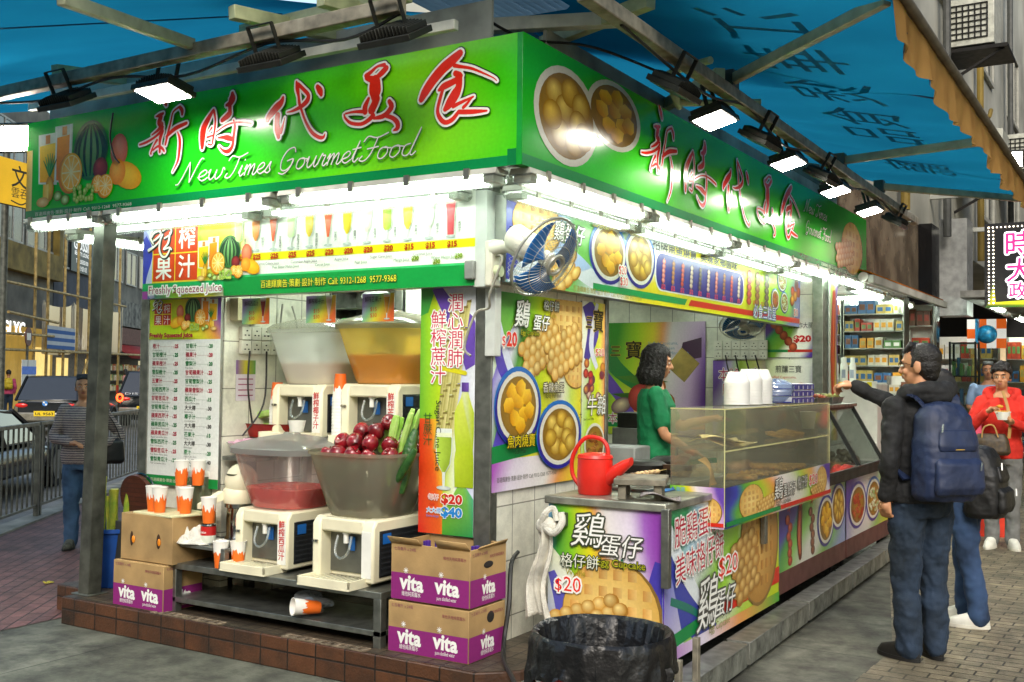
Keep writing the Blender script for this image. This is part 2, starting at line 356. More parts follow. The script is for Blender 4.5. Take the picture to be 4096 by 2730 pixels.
BRUSH = {'new':[[(1324,642,9),(1345,612,17),(1358,587,10)],[(1269,528,4),(1298,531,12),(1332,539,9)],[(1313,522,17),(1300,487,19),(1320,474,18)],[(1320,468,16),(1291,444,10),(1238,420,5)],[(1129,372,6),(1189,381,8),(1268,406,8),(1321,437,11),(1335,459,7)],[(1331,433,12),(1312,395,13),(1308,362,10),(1310,311,9)],[(1283,384,10),(1255,354,6),(1231,312,7),(1236,305,4)],[(1250,327,6),(1294,346,8),(1331,329,9),(1349,310,6)],[(1467,560,7),(1419,536,6),(1402,485,7),(1380,421,9),(1358,350,8)],[(1476,559,11),(1496,537,13),(1497,514,9)],[(1366,396,9),(1413,424,13),(1461,442,13),(1536,457,10)],[(1462,412,5),(1482,363,11),(1479,297,11),(1467,239,8),(1425,180,2)]],'era':[[(1758,507,9),(1722,467,16),(1682,413,22),(1673,365,22),(1671,317,16),(1671,297,11)],[(1762,501,9),(1775,451,7),(1771,393,7),(1759,341,7),(1750,308,5),(1719,314,5)],[(1711,354,7),(1759,361,5)],[(1724,384,3),(1747,406,6)],[(1907,584,12),(1908,556,25),(1889,529,18),(1862,523,9)],[(1889,519,15),(1890,491,13),(1884,467,19),(1831,440,14)],[(1785,377,4),(1852,404,4),(1912,414,5),(1971,411,6),(2024,403,7),(2057,394,7)],[(1921,429,5),(1932,394,10),(1924,338,10),(1915,282,11),(1883,256,13),(1842,265,8),(1808,293,2)],[(1800,342,5),(1840,340,10),(1874,334,16),(1914,322,13)]],'gen':[[(2298,510,9),(2284,484,18),(2244,456,23),(2194,416,18),(2185,400,14)],[(2260,417,18),(2255,371,18),(2262,333,21),(2269,295,12)],[(2313,397,2),(2299,352,8),(2284,322,14)],[(2395,583,7),(2402,547,14),(2412,505,9),(2419,462,10),(2435,424,8),(2467,356,8),(2510,296,10),(2558,264,10),(2591,258,9),(2605,275,3)],[(2408,569,11),(2451,532,11),(2482,500,12),(2473,469,15),(2429,443,12),(2368,427,7),(2331,425,3)],[(2546,537,13),(2565,512,19),(2574,490,11)]],'fine':[[(2879,550,12),(2908,562,11),(2955,588,7),(2999,589,11)],[(3011,571,16),(2985,551,16),(2956,534,13)],[(2885,537,14),(2927,522,21),(2944,524,23)],[(2939,511,34),(2939,483,38),(2940,455,37),(2940,432,27)],[(2952,421,22),(2935,390,23),(2918,364,23)],[(2899,428,9),(2876,388,16),(2877,360,16)],[(2735,363,5),(2744,343,7),(2782,313,9),(2848,300,10),(2895,313,12),(2930,335,14)],[(2744,367,5),(2799,370,7),(2871,363,11)],[(3034,396,12),(3049,367,16),(3023,338,14),(2989,323,13),(2936,320,8)],[(3012,325,11),(3059,306,12),(3088,279,14),(3088,252,13),(3065,243,5)]],'food':[[(3468,579,19),(3422,550,26),(3362,514,27),(3301,461,26),(3261,415,24),(3237,379,16)],[(3436,523,11),(3469,513,9),(3535,495,7),(3601,464,5),(3665,430,3),(3684,413,2)],[(3443,483,15),(3470,465,18),(3443,447,16),(3377,428,18),(3346,413,9)],[(3463,450,21),(3464,416,19),(3444,380,27),(3412,340,25),(3385,313,14)],[(3370,418,9),(3351,364,10),(3338,310,10),(3355,269,12),(3386,246,12),(3426,255,12),(3459,284,10)],[(3432,321,11),(3491,338,8),(3550,353,5)],[(3544,351,4),(3511,322,8),(3492,308,9)],[(3466,289,12),(3525,282,12),(3577,278,10),(3629,275,5)]]}
XIAN = [[(151,502,5),(174,488,6),(130,470,6),(104,454,6),(74,425,7),(70,395,9),(98,357,6)],[(79,401,8),(105,429,9),(153,438,8),(167,414,7),(124,386,7),(98,375,5)],[(176,398,6),(151,366,6),(108,339,7),(55,317,10)],[(252,492,5),(218,464,6),(197,448,6)],[(188,436,6),(236,454,6),(267,437,7),(255,408,6),(203,387,5)],[(185,412,6),(164,378,8),(157,318,8),(180,275,8),(215,267,7),(241,290,7),(257,319,6)],[(254,420,6),(239,355,8),(196,316,6),(248,325,6),(270,312,6)]]
# ================================================================ SETTING
UX, UY = -.6, .8           # direction of the street beyond the railing
F0 = (-6.8, 1.66)
def st(s, n, z=0): return (F0[0] + UX * s - .8 * n, F0[1] + UY * s - .6 * n, z)
STR = math.atan2(UY, UX)
def struct(name, g, mt, **k): o = g.build(name, mt, **k); o['kind'] = 'structure'; return o
g = G(); g.add([(-140, -40, -.14), (90, -40, -.14), (90, 150, -.14), (-140, 150, -.14)], [(0, 1, 2, 3)])
struct('road', g, M('asphalt', '5a5b58', .55, n=.25, ns=2, b=.5, bs=120))
g = G(); g.prism([st(-14, .12)[:2], st(70, .12)[:2], (60, 120), (60, -14)], -.3, 0, 'z'); struct('pavement', g, bricks('concrete', '66675b', '5a5b4f', '3a3c34', 2.2, 1.6, 0, .006, .75, '33342d', 1.1, .3, gt=.5, spots=.45))
g = G(); g.add([(1.62, .95, .004), (1.66, 1.84, .004), (1.15, 4.2, .004), (.75, 6.4, .004), (.75, 40, .004), (14, 40, .004), (14, -6, .004), (1.3, -6, .004), (1.45, .3, .004)], [range(9)[::-1]])
struct('brick_paving', g, bricks('pavers', '857a62', '6b6350', '2c2822', .2, .1, .5, .006, .65, '4a453a', 1.3, .9, rot=.03, spots=.3))
g = G(); _ys = [-2.3, -.9, -.16, 3, 10, 20, 40]; _v = []
for y in _ys: _s = (y - 1.6) / .8; _v += [(-6.88 - .6 * _s, y, .004), (-3.06 - .15 * (y < -2) if y < -.1 else -3.32, y, .004)]
g.add(_v, [(2 * i, 2 * i + 1, 2 * i + 3, 2 * i + 2) for i in range(6)])
struct('red_paving', g, bricks('redpavers', '77504a', '664640', '241d1b', .2, .1, .5, .006, .6, '463632', 1.2, .9, rot=-STR, spots=.3))
g = G(); g.bar(st(-14, .0, .008), st(70, .0, .008), .24, .03); struct('kerb', g, M('kerb', '86867c', .8, n=.2, ns=4))
g = G(); g.prism([st(-20, 10)[:2], st(110, 10)[:2], st(110, 24)[:2], st(-20, 24)[:2]], -.3, 0, 'z'); struct('far_pavement', g, M('farpave', '6a6660', .8, n=.2))
# ================================================================ KIOSK
STEEL = M('steel', '8a8c85', .38, .85, n=.18, ns=14, b=.05); DARKST = M('dark_steel', '585a52', .45, .45, n=.25, ns=10)
WT = 'e6e4d4'
kiosk = T('food_kiosk', 'white tiled corner food kiosk on a low brown tiled plinth', 'kiosk')
g = G(); g.prism([(-2.93, -.43), (.2, -.43), (.37, -.28), (.37, 5.9), (-3.3, 5.9), (-3.3, -.2), (-2.93, -.22)], 0, .17, 'z')
g.build('plinth', bricks('plinth_tile', '5d3a24', '4b2f1e', '241a13', .2, .1, 0, .006, .5, '241d16', 3, .5, plane='xz'), kiosk, bev=.006)
g = G(); g.add([(-2.92, -.42, .172), (.19, -.42, .172), (.36, -.27, .172), (.36, 5.9, .172), (-3.29, 5.9, .172), (-3.29, -.19, .172), (-2.92, -.21, .172)], [range(7)]); g.build('floor', bricks('floor_tile', '5a4c3c', '514636', '26211b', .1, .1, 0, .006, .5, '2a261f', 3), kiosk)
tile_y = bricks('tile_y', WT, 'dcdccb', '8f8e80', .24, .3, 0, .004, .22, '6a6a5c', 1.6, .25, plane='yz', gt=.66)
tile_x = bricks('tile_x', WT, 'dcdccb', '8f8e80', .24, .3, 0, .004, .22, '6a6a5c', 1.6, .25, plane='xz', gt=.66)
g = G(); g.box(-.13, .06, .17, 0, 1.33, 2.6); g.build('side_wall', tile_y, kiosk)
g = G(); g.box(-2.72, 1.3, .17, -.13, 1.38, 2.6); g.build('partition', tile_x, kiosk)
g = G(); g.box(-2.1, .02, .17, -2.0, 1.3, 2.6); g.build('inner_wall', tile_y, kiosk)
g = G(); g.box(-2.72, .03, .17, -2.1, .1, 2.6); g.build('front_wall', tile_x, kiosk)
g = G(); g.box(-2.8, .1, .17, -2.72, 5.38, 2.6); g.build('rear_wall', tile_y, kiosk)
g = G(); g.box(-2.72, 5.3, .17, .28, 5.38, 2.6); g.build('end_wall', tile_x, kiosk)
for a in ((-2.74, -.02, .17, -2.66, .03, 2.1), (-.09, -.01, .17, .012, .06, 2.62), (.24, 5.22, .17, .34, 5.4, 2.6), (-.02, 1.33, .17, .02, 1.37, 2.1)):
    g = G(); g.box(*a); g.build('corner_post', STEEL, kiosk, bev=.004)
g = G(); g.box(-3.3, -.38, 2.64, .36, 5.9, 2.7); g.box(-2.8, .05, 2.52, -.02, 5.3, 2.56); g.build('ceiling', M('ceil', 'b9bcb0', .6, n=.15), kiosk)
g = G(); g.grid(lambda u, v: (-3.2 + 3.45 * u, -.2 + 6.1 * v, 3.16 + .02 * math.sin(u * 200)), 120, 2); g.build('roof', M('roof_sheet', '9a9f98', .5, .3, n=.2), kiosk)
g = G(); g.box(-.05, -.1, 2.06, .03, .05, 2.57); g.box(-.02, -.03, 1.7, .045, .03, 2.06); g.build('switch_panel', M('grey_board', 'c9cdc8', .5, n=.06), kiosk, bev=.004)
g = G()
for p in ((-2.78, -.28, 2.56),): g.bar((-2.855, -.28, .17), p, .1, .1)
g.box(-2.95, -.35, .172, -2.77, -.2, .18)
tag(g.build('steel_post', DARKST, bev=.006), 'grey square steel post holding up the left end of the kiosk sign', 'post')
g = G()
for i in range(10): g.box(-1.05 + i * .06, -.425, .172, -1.02 + i * .06, -.37, .178)
for x0 in (-1.05,): g.box(x0, -.43, .172, x0 + .57, -.422, .179); g.box(x0, -.372, .172, x0 + .57, -.365, .179)
dg = g.build('drain_grate', M('rust', '8a7a66', .7, .3, n=.3, ns=20)); tag(dg, 'rusty drain grating strip at the front edge of the plinth near the cardboard boxes', 'grating', 'drain gratings on the plinth edge')
d2 = dup(dg, (-1.05, 0, 0), label='rusty drain grating strip at the plinth edge under the left half of the steel table')
# ---------------------------------------------------------------- canopies
blue = cloth('blue_canvas', '1c88ae', .55, '125f80', 1.1)
can = T('canopy', 'blue canvas awning over the right pavement, dark mirrored characters showing through', 'awning', (0, 0, 0))
def cz(x): return 3.78 - .235 * x
g = G(); 
def cvs(u, v):
    y = -.4 + 6.8 * v; t = min(max((y - .7) / .6, 0), 1); x0 = .1 - 1.1 * t; x = x0 + (2.03 - x0) * u
    w = max(0, min(1, (x - .1) / 1.93)); return (x, y, cz(x) - .04 * math.sin(PI * w) + .014 * math.sin(v * 40 + u * 5) * math.sin(PI * w) + .018 * math.sin(v * 17 - u * 9) * math.sin(PI * w) + .01 * math.sin(v * 90 + 14 * u) * math.sin(PI * w))
g.grid(cvs, 24, 90); g.build('canvas', blue, can)
g = G()
for y in (1.62, 4.65): g.bar((.9, y, cz(.9) - .047), (2.0, y + .6, cz(2.) - .012), .02, .004)
g.build('seam', M('seam', '0d4a72', .8), can)
c = Cv(9, 9)
for i, ch in enumerate('江華煲食品廳'):
    v, f = glyphs(ch, 0)
    y = (.25, .95, 1.75, 2.5, 3.1, 4.5)[i]
    pts = []
    for px, py in v:
        X = 1.5 - py * .62; Y = y + px * .62; pts.append((X, Y))
    b0 = len(c.v)
    for X, Y in pts: c.v.append((X, Y, cz(X) - .046 - .03 * 0 - .012)); c.c.append(lin('0b3f52'))
    c.f += [tuple(i + b0 for i in t) for t in f]
c.build('lettering', can, cloth('canvas_print', '5a98a4', .6))
val = G()
def vf(u, v):
    y = .05 + 6.3 * u; w = .02 * math.sin(y * 9) + .014 * math.sin(y * 23 + 1)
    return (2.03 + w * v, y, 3.32 - .235 * v + (.02 * math.sin(y * 7.3) + .02 * math.sin(y * 2.9)) * v)
val.grid(vf, 160, 6); val.build('valance', cloth('orange_canvas', 'a8824e', .4, '86643a', 6), can)
c = Cv(99, 99)
for i, ch in enumerate('魚蛋粉麵腸粉奶茶多士雞翼'):
    v, f = glyphs(ch, .03); y0 = .35 + i * .48; b0 = len(c.v)
    for px, py in v:
        y = y0 + px * .17; w = .02 * math.sin(y * 9) + .014 * math.sin(y * 23 + 1); t = .82 - py * .72; c.v.append((2.03 + w * t - .006, y, 3.32 - .235 * t)); c.c.append(lin('3a2a14'))
    c.f += f if not b0 else [tuple(i + b0 for i in t) for t in f]
c.build('valance_lettering', can, printmat('print_matt', .8))
g = G(); g.cyl((2.04, -.2, 3.335), (2.04, 6.5, 3.335), .028, n=10); g.build('front_rail', M('rail', '6b665c', .5, .4), can)
arm = M('arm', 'a8aa8c', .45, .2, n=.15)
for (a, b) in (((.93, 1.08, 3.31), (1.98, .2, 3.32)), ((.93, 3.56, 3.29), (1.98, 3.4, 3.3)), ((.93, 4.9, 3.3), (1.98, 6.3, 3.31))):
    g = G(); g.bar(a, b, .045, .06); g.build('folding_arm', arm, can, bev=.006)
    g = G(); g.box(a[0] - .05, a[1] - .05, a[2] - .05, a[0] + .03, a[1] + .05, a[2] + .05); g.build('arm_bracket', DARKST, can)
can2 = T('canopy', 'blue canvas awning over the juice counter side, at the upper left', 'awning')
g = G(); g.grid(lambda u, v: (-6.6 + 5.65 * u, 1.7 - 4.4 * v, 4.18 - .235 * 4.4 * v - .05 * math.sin(PI * v) + .01 * math.sin(u * 31) * math.sin(PI * v)), 40, 16); g.build('canvas', blue, can2)
g = G(); g.bar((-2.3, -1.7, 3.32), (-1.2, -.35, 3.63), .014, .004); g.build('seam', MATS['seam'], can2)
for a, b in (((-1.33, -.88, 3.33), (-1.0, -1.9, 3.2)), ((-4.1, -.88, 3.33), (-3.7, -2.4, 3.1))):
    g = G(); g.bar(a, b, .045, .06); g.build('folding_arm', arm, can2, bev=.006)
beamm = M('beam', '8f8876', .5, .2, n=.25, ns=12)
g = G(); g.bar((-3.6, -.87, 3.29), (.05, -.87, 3.3), .07, .07); ob = g.build('awning_beam', beamm, bev=.006); tag(ob, 'long grey steel beam carrying floodlights above the left side of the green sign', 'beam')
g = G(); g.bar((.93, -.75, 3.24), (.93, 6.45, 3.19), .07, .07); ob = g.build('awning_beam', beamm, bev=.006); tag(ob, 'long grey steel beam carrying floodlights along the right side of the green sign', 'beam')
wr = M('rafter', 'b9bf95', .5, .1, n=.15)
rf = T('roof_frame', 'cream steel rafters and corrugated sheet between the two blue awnings over the kiosk corner', 'roof frame')
for a, b in (((-.97, -.95, 3.42), (-.7, .3, 3.5)), ((-.45, -.87, 3.42), (-.3, .3, 3.5)), ((.1, .35, 3.45), (.93, -.05, 3.42)), ((-1.25, -.6, 3.46), (-.1, -.62, 3.46)), ((.3, 1.6, 3.36), (.93, .9, 3.3)), ((-2.6, .0, 3.5), (-2.5, -.87, 3.36))):
    g = G(); g.bar(a, b, .06, .07); g.build('rafter', wr, rf, bev=.004)
g = G(); g.bar((-.3, -.22, 3.43), (.72, .16, 3.43), .07, .07); g.bar((-3.2, -.55, 3.3), (.1, -.5, 3.31), .04, .05); g.build('cross_beam', M('white_beam', 'dcdccf', .5), rf, bev=.004)
g = G(); g.box(-3.3, -.34, 3.24, .2, -.32, 3.47); g.build('gutter_board', M('gutter', 'a4a69c', .6, n=.3, ns=3), rf)
g = G(); g.box(.3, .0, 3.24, .32, 5.8, 3.4); g.build('gutter_board', MATS['gutter'], rf)
g = G(); g.tube(crom([(.5, 1.35, 3.27), (.55, 1.1, 3.32), (.6, .95, 3.36), (.93, .75, 3.34)]), .022); g.tube([(.5, 1.3, 3.28), (.93, 1.6, 3.3)], .022); g.build('pipe_bracket', wr, rf)
g = G(); g.grid(lambda u, v: (-.95 + 2.25 * u, -1.4 + 3.2 * v, 3.93 + .03 * math.sin(u * 260)), 260, 2); g.build('corrugated_sheet', cloth('corr', '9fb9c4', .5, '7b95a5', 3), rf)
# ---------------------------------------------------------------- floodlights
def floodlight(lit):
    t = T('floodlight', 'x', 'floodlight')
    g = G(); g.box(-.15, -.1, 0, .15, .1, .03)
    for i in range(15): x = -.135 + i * .0193; g.box(x - .003, -.085, .03, x + .003, .085, .06 + .02 * math.sin(PI * i / 14))
    g.build('housing', M('flood_metal', '33342f', .5, .5), t, bev=.003)
    g = G(); g.box(-.13, -.082, -.004, .13, .082, .002); g.build('lens', M('lens_on', 'fff8ea', .3, e=55, n=0) if lit else M('lens_off', '777a70', .1, .2), t)
    g = G(); g.bar((-.08, 0, .04), (-.08, 0, .2), .022, .008); g.bar((.08, 0, .04), (.08, 0, .2), .022, .008); g.bar((-.08, 0, .2), (.08, 0, .2), .022, .008)
    g.build('bracket', M('flood_metal'), t)
    return t
fl_on, fl_off = floodlight(1), floodlight(0)
def place_flood(src, used, loc, rz, tilt, label):
    o = src if not used else dup(src); o['label'] = label; o['group'] = 'floodlights hung from the awning beams'; o.location = loc; o.rotation_euler = (tilt, 0, rz); return True
u1 = u2 = False
for i, (y, l) in enumerate(((.98, 'lit floodlight nearest the corner on the right beam, above the bowl pictures'), (2.38, 'lit floodlight second from the kiosk corner on the right beam, above the red characters'), (3.62, 'lit floodlight third from the kiosk corner on the right beam'), (4.75, 'lit floodlight farthest along the right beam, near the end of the green sign'))):
    u1 = place_flood(fl_on, u1, (.87, y, 3.06), PI / 2, -.25, l)
u1 = place_flood(fl_on, u1, (-1.62, -.82, 3.12), 0, -.2, 'lit floodlight on the left beam, above the first red character of the sign')
for x, l in ((-2.4, 'dark finned floodlight at the left end of the left beam, above the painted fruit'), (-.78, 'dark finned floodlight on the left beam, above the middle characters of the sign'), (.0, 'largest looking dark finned floodlight, at the right end of the left beam')):
    u2 = place_flood(fl_off, u2, (x, -.85, 3.15), 0, .5, l)
for y, l in ((.3, 'dark finned floodlight on the right beam nearest the kiosk corner'), (1.66, 'dark finned floodlight between the first two lit ones on the right beam'), (3.05, 'dark finned floodlight between the second and third lit ones on the right beam'), (5.6, 'dark finned floodlight at the far end of the right beam')):
    u2 = place_flood(fl_off, u2, (.9, y, 3.06), PI / 2, .5, l)
# ---------------------------------------------------------------- fluorescent battens
tube_on = M('tube_on', 'f4fff4', .3, n=0, e=TUBE)
hous = M('batten', 'b9bbb0', .5, n=.12); diffuser = clear('diffuser', 'f6fbf6', .25, .12, .1)
tube_dim = M('tube_dim', 'f4fff4', .3, n=0, e=TUBE * .17); tube_room = M('tube_room', 'f4fff4', .3, n=0, e=TUBE * 3.4)
def retube(o, mt):
    for c_ in kids(o):
        if c_.name.startswith('tube') and 'holder' not in c_.name: c_.data = c_.data.copy(); c_.data.materials[0] = mt
    return o
def batten(L):
    t = T('fluorescent_batten', 'x', 'lamp')
    g = G(); g.prism([(-.055, 0), (.055, 0), (.065, -.03), (-.065, -.03)], 0.02, L - .02, 'x'); g.build('housing', hous, t, bev=.004)
    g = G(); g.rings([[(x, .065 * q * math.cos(a), -.03 - .055 * q * math.sin(a)) for a in (PI * k / 10 for k in range(11))] for x, q in ((.01, .4), (.02, .95), (.06, 1), (L - .06, 1), (L - .02, .95), (L - .01, .4))]); g.build('diffuser', diffuser, t)
    for y in (-.028, .028):
        g = G(); g.cyl((.1, y, -.052), (L - .1, y, -.052), .014, n=10); g.build('tube', tube_on, t)
    g = G()
    for x in (.07, L - .07): g.box(x - .03, -.05, -.07, x + .03, .05, -.03)
    g.build('tube_holder', hous, t, bev=.005)
    for i in range(4):
        x = L * (i + .5) / 4; g = G(); g.box(x - .016, -.072, -.05, x + .016, -.06, .004); g.build('clip', M('clip', '9a968a', .3, .8), t)
    return t
bl = batten(1.46); bs_ = batten(.8); bused = False
def pb(loc, rz, label, src=None, dim=0):
    global bused
    s = src or bl
    if src: o = bs_
    else:
        o = bl if not bused else dup(bl); bused = True
    o.location = loc; o.rotation_euler = (0, 0, rz); o['label'] = label; o['group'] = 'fluorescent lamps under the green sign'
    if dim: retube(o, tube_dim)
pb((-3.4, -.4, 2.6), 0, 'short fluorescent lamp at the far left end under the sign', 1)
for x, l in ((-2.6, 'front fluorescent lamp under the left half of the long green sign'), (-1.13, 'front fluorescent lamp under the right half of the green sign, reaching the kiosk corner')): pb((x, -.4, 2.6), 0, l)
for x, l in ((-3.0, 'rear fluorescent lamp at the left, just above the juice menu box'), (-1.5, 'rear fluorescent lamp at the right, just above the juice glasses of the menu box')): pb((x, -.16, 2.585), 0, l, None, 1)
for i, y in enumerate((-.4, 1.08, 2.56, 4.04, 5.0)): pb((.4, y, 2.6), PI / 2, 'outer fluorescent lamp under the right sign, number %s counted from the kiosk corner' % ('one two three four five'.split()[i]))
for i, y in enumerate((-.1, 1.38, 2.86, 4.34)): pb((.17, y, 2.585), PI / 2, 'inner fluorescent lamp above the snack menu box, number %s counted from the kiosk corner' % ('one two three four'.split()[i]), None, 1)
for i, y in enumerate((-.2, 1.3, 2.8)): pb((-3.28, y, 2.56), PI / 2, 'fluorescent lamp on the left return of the kiosk, number %s counted from the street corner' % ('one two three'.split()[i]))
# ================================================================ PRINTED ART
WHT, RED = 'f6f6f0', 'ee2a10'
def fan(c, x, y, r, cols, k=2, n=10, sq=1, a=0):
    c.E(x, y, r, r * sq, cols[0], cols[1], k, n, (-.25, .3), a)
def swoosh(c, pts, col, k=1): c.S(pts, col, k, n=6, cap=False)
def bg(c, stops, skew, k=0, W=None, H=None, warp=.05): c.G(0, 0, W or c.w, H or c.h, stops, k, skew, 36, 14, warp)
def waffle(c, x, y, rx, ry, k=3, n=7, a=0, tone=('f8dc8a', 'dcae54', 'd89a4a', 'f0c878')):
    c.E(x + rx * .03, y - ry * .02, rx * 1.05, ry * 1.04, '8a6a30', '8a6a30', k, 26, a0=a); c.E(x, y, rx, ry, tone[0], tone[1], k + 1, 28, a0=a)
    for i in range(-n, n + 1):
        for j in range(-n, n + 1):
            u, v = (i + .5) / n * 2.1, (j + .5) / n * 2.1
            if u * u + v * v > .8: continue
            px, py = x + u * rx, y + v * ry; w, h = rx / n * .62, ry / n * .62
            j1 = R.uniform(.75, 1.08); ta, tb_ = [tuple(min(1, t * j1) for t in lin(q_)) for q_ in tone[2:4]]; c.R(px - w, py - h, 2 * w, 2 * h, [ta, tb_, tb_, ta], k + 2)
def eggw(c, x, y, w, h, rows=5, cols=4, a=0, k=4, col=('ffe89a', 'd89c38')):
    ca, sa = math.cos(a), math.sin(a); rx, ry = w / cols * .62, h / rows * .66
    pl = []
    for j in range(rows):
        for i in range(cols):
            u = ((i + (.5 if j % 2 else 0) + .25) / cols - .5) * w; v = (.5 - (j + .5) / rows) * h
            pl.append((x + u * ca - v * sa, y + u * sa + v * ca))
    for px, py in pl: c.E(px + rx * .1, py - ry * .15, rx * 1.12, ry * 1.12, '9a6c20', 'b07c2c', k, 12, a0=a)
    for i, (px, py) in enumerate(pl):
        j1, j2 = R.uniform(.8, 1.05), R.uniform(.7, 1.1); c.E(px, py, rx * .97, ry * .97, tuple(min(1, t * j1) for t in lin(col[0])), tuple(t * j2 for t in lin(col[1])), k + 1 + i % 2, 14, (-.2, .35), a)
def bowl(c, x, y, rx, ry, kind, k=3, rim='1d6fc4', rim2='2a2490', seed=3, wf=.88):
    q = random.Random(seed)
    if rim: c.E(x, y, rx, ry, rim, None, k, 30); c.E(x, y - ry * .06, rx * .96, ry * .93, rim2, None, k + 1, 30)
    c.E(x, y, rx * wf, ry * wf, 'fbfbf4', 'd9d9cc', k + 2, 30); c.E(x, y, rx * wf * .86, ry * wf * .86, 'b98a2c', '8a6a26', k + 3, 30)
    R0 = wf * .84
    if kind == 'ball':
        pts = [(-.45, .45), (.1, .6), (.5, .35), (-.1, .15), (-.55, -.1), (.4, -.1), (-.25, -.45), (.25, -.55), (.62, -.35)]
        for i, (u, v) in enumerate(pts): c.E(x + u * R0 * rx, y + v * R0 * ry, rx * .29 * R0 / .84, ry * .3 * R0 / .84, ('f3d76a', 'f0c94e', 'eed061')[i % 3], '9a6f14', k + 4 + i % 3, 16, (-.2, .35))
    elif kind == 'siu':
        for i in range(9):
            u, v = ((-.4, .5), (.1, .62), (-.55, .05), (0, .2), (.48, .3), (-.25, -.4), (.3, -.25), (.62, -.15), (.1, -.62))[i]
            a = q.uniform(0, 3); s = .3
            P = [(x + (u + s * math.cos(a + t) * q.uniform(.85, 1.15)) * R0 * rx, y + (v + s * math.sin(a + t) * q.uniform(.85, 1.15)) * R0 * ry) for t in (0, .9, 1.7, 2.6, 3.4, 4.3, 5.2)]
            c.P(P, ['f7cf3a', 'f2c22c', 'dd9f16', 'c8860d', 'b97a0e', 'e0a21a', 'f3c733'], k + 4 + i % 3)
    else:
        for i in range(26):
            a = q.uniform(0, 6.28); d = math.sqrt(q.random()) * .8; s = q.uniform(.14, .26); b = q.uniform(0, 3)
            P = [(x + (d * math.cos(a) + s * math.cos(b + t)) * R0 * rx, y + (d * math.sin(a) + s * math.sin(b + t) * .6) * R0 * ry) for t in (0, 1.2, 2.6, 3.6, 5)]
            col = {'beef': ('a8672c', '6f3a16', 'c88a44', '8a4a1c', '5a2c12'), 'red': ('c8502a', '9a2f18', 'd8703a', 'b5401f', '8a2a14'), 'green': ('d8dcb8', '7fa05a', 'eef0dc', '9ab070', 'c0c89a')}[kind]
            c.P(P, [q.choice(col) for _ in P], k + 4 + i % 4)
def glass(c, x, y, h, col, k=2, kind=0, foam=None):
    w = h * .17; top = y + h
    for (x0, x1) in ((-.6, .6),): c.E(x, y + h * .03, w * .85, h * .035, 'dfe6e0', 'b9c4be', k, 14)
    c.P([(x - w * .12, y + h * .03), (x + w * .12, y + h * .03), (x + w * .2, y + h * .3), (x - w * .2, y + h * .3)], 'dbe3dc', k + 1)
    pr = {0: ((.28, .2), (.42, .75), (.62, .95), (.84, .98), (1, .9)), 1: ((.24, .25), (.5, .55), (.8, .85), (1, .98)), 2: ((.3, .4), (.36, .8), (.5, .9), (1, .95)), 3: ((.06, .62), (.5, .72), (1, .98))}[kind]
    c.P([(x - w * b, y + h * a) for a, b in pr][::-1] + [(x + w * b, y + h * a) for a, b in pr], 'e3ebe2', k + 1)
    lv = .86; cc = lin(col); dk = tuple(t * .72 for t in cc); lt = tuple(min(1, t * 1.15 + .03) for t in cc)
    pr2 = [(a, b) for a, b in pr if a < lv] + [(lv, pr[-1][1] * .98)]
    c.P([(x - w * b * .9, y + h * (a + .01)) for a, b in pr2][::-1] + [(x + w * b * .9, y + h * (a + .01)) for a, b in pr2], [lt] * len(pr2) + [dk] * len(pr2), k + 2)
    f = lin(foam) if foam else tuple(t * .5 + .42 for t in cc)
    c.R(x - w * .86, y + h * lv, w * 1.72, h * .07, f, k + 3)
def orange(c, x, y, r, k=4, sq=1.15):
    c.E(x - r * .18, y - r * .05, r, r * sq, 'f79a00', 'd97a00', k, 20); c.E(x, y, r * .95, r * sq * .95, 'ffd23a', 'f7b21c', k + 1, 20); c.E(x, y, r * .84, r * sq * .84, 'ffefb4', None, k + 2, 20)
    for i in range(10):
        a = i * 2 * PI / 10; P = [(x + r * .1 * math.cos(a + .3), y + r * .1 * sq * math.sin(a + .3))] + [(x + r * .79 * math.cos(t), y + r * .79 * sq * math.sin(t)) for t in (a + .05, a + .2, a + .4, a + .58)]
        c.P(P, ['ffd87a', 'ffb01f', 'ff9f10', 'ffa414', 'ffb52a'], k + 3)
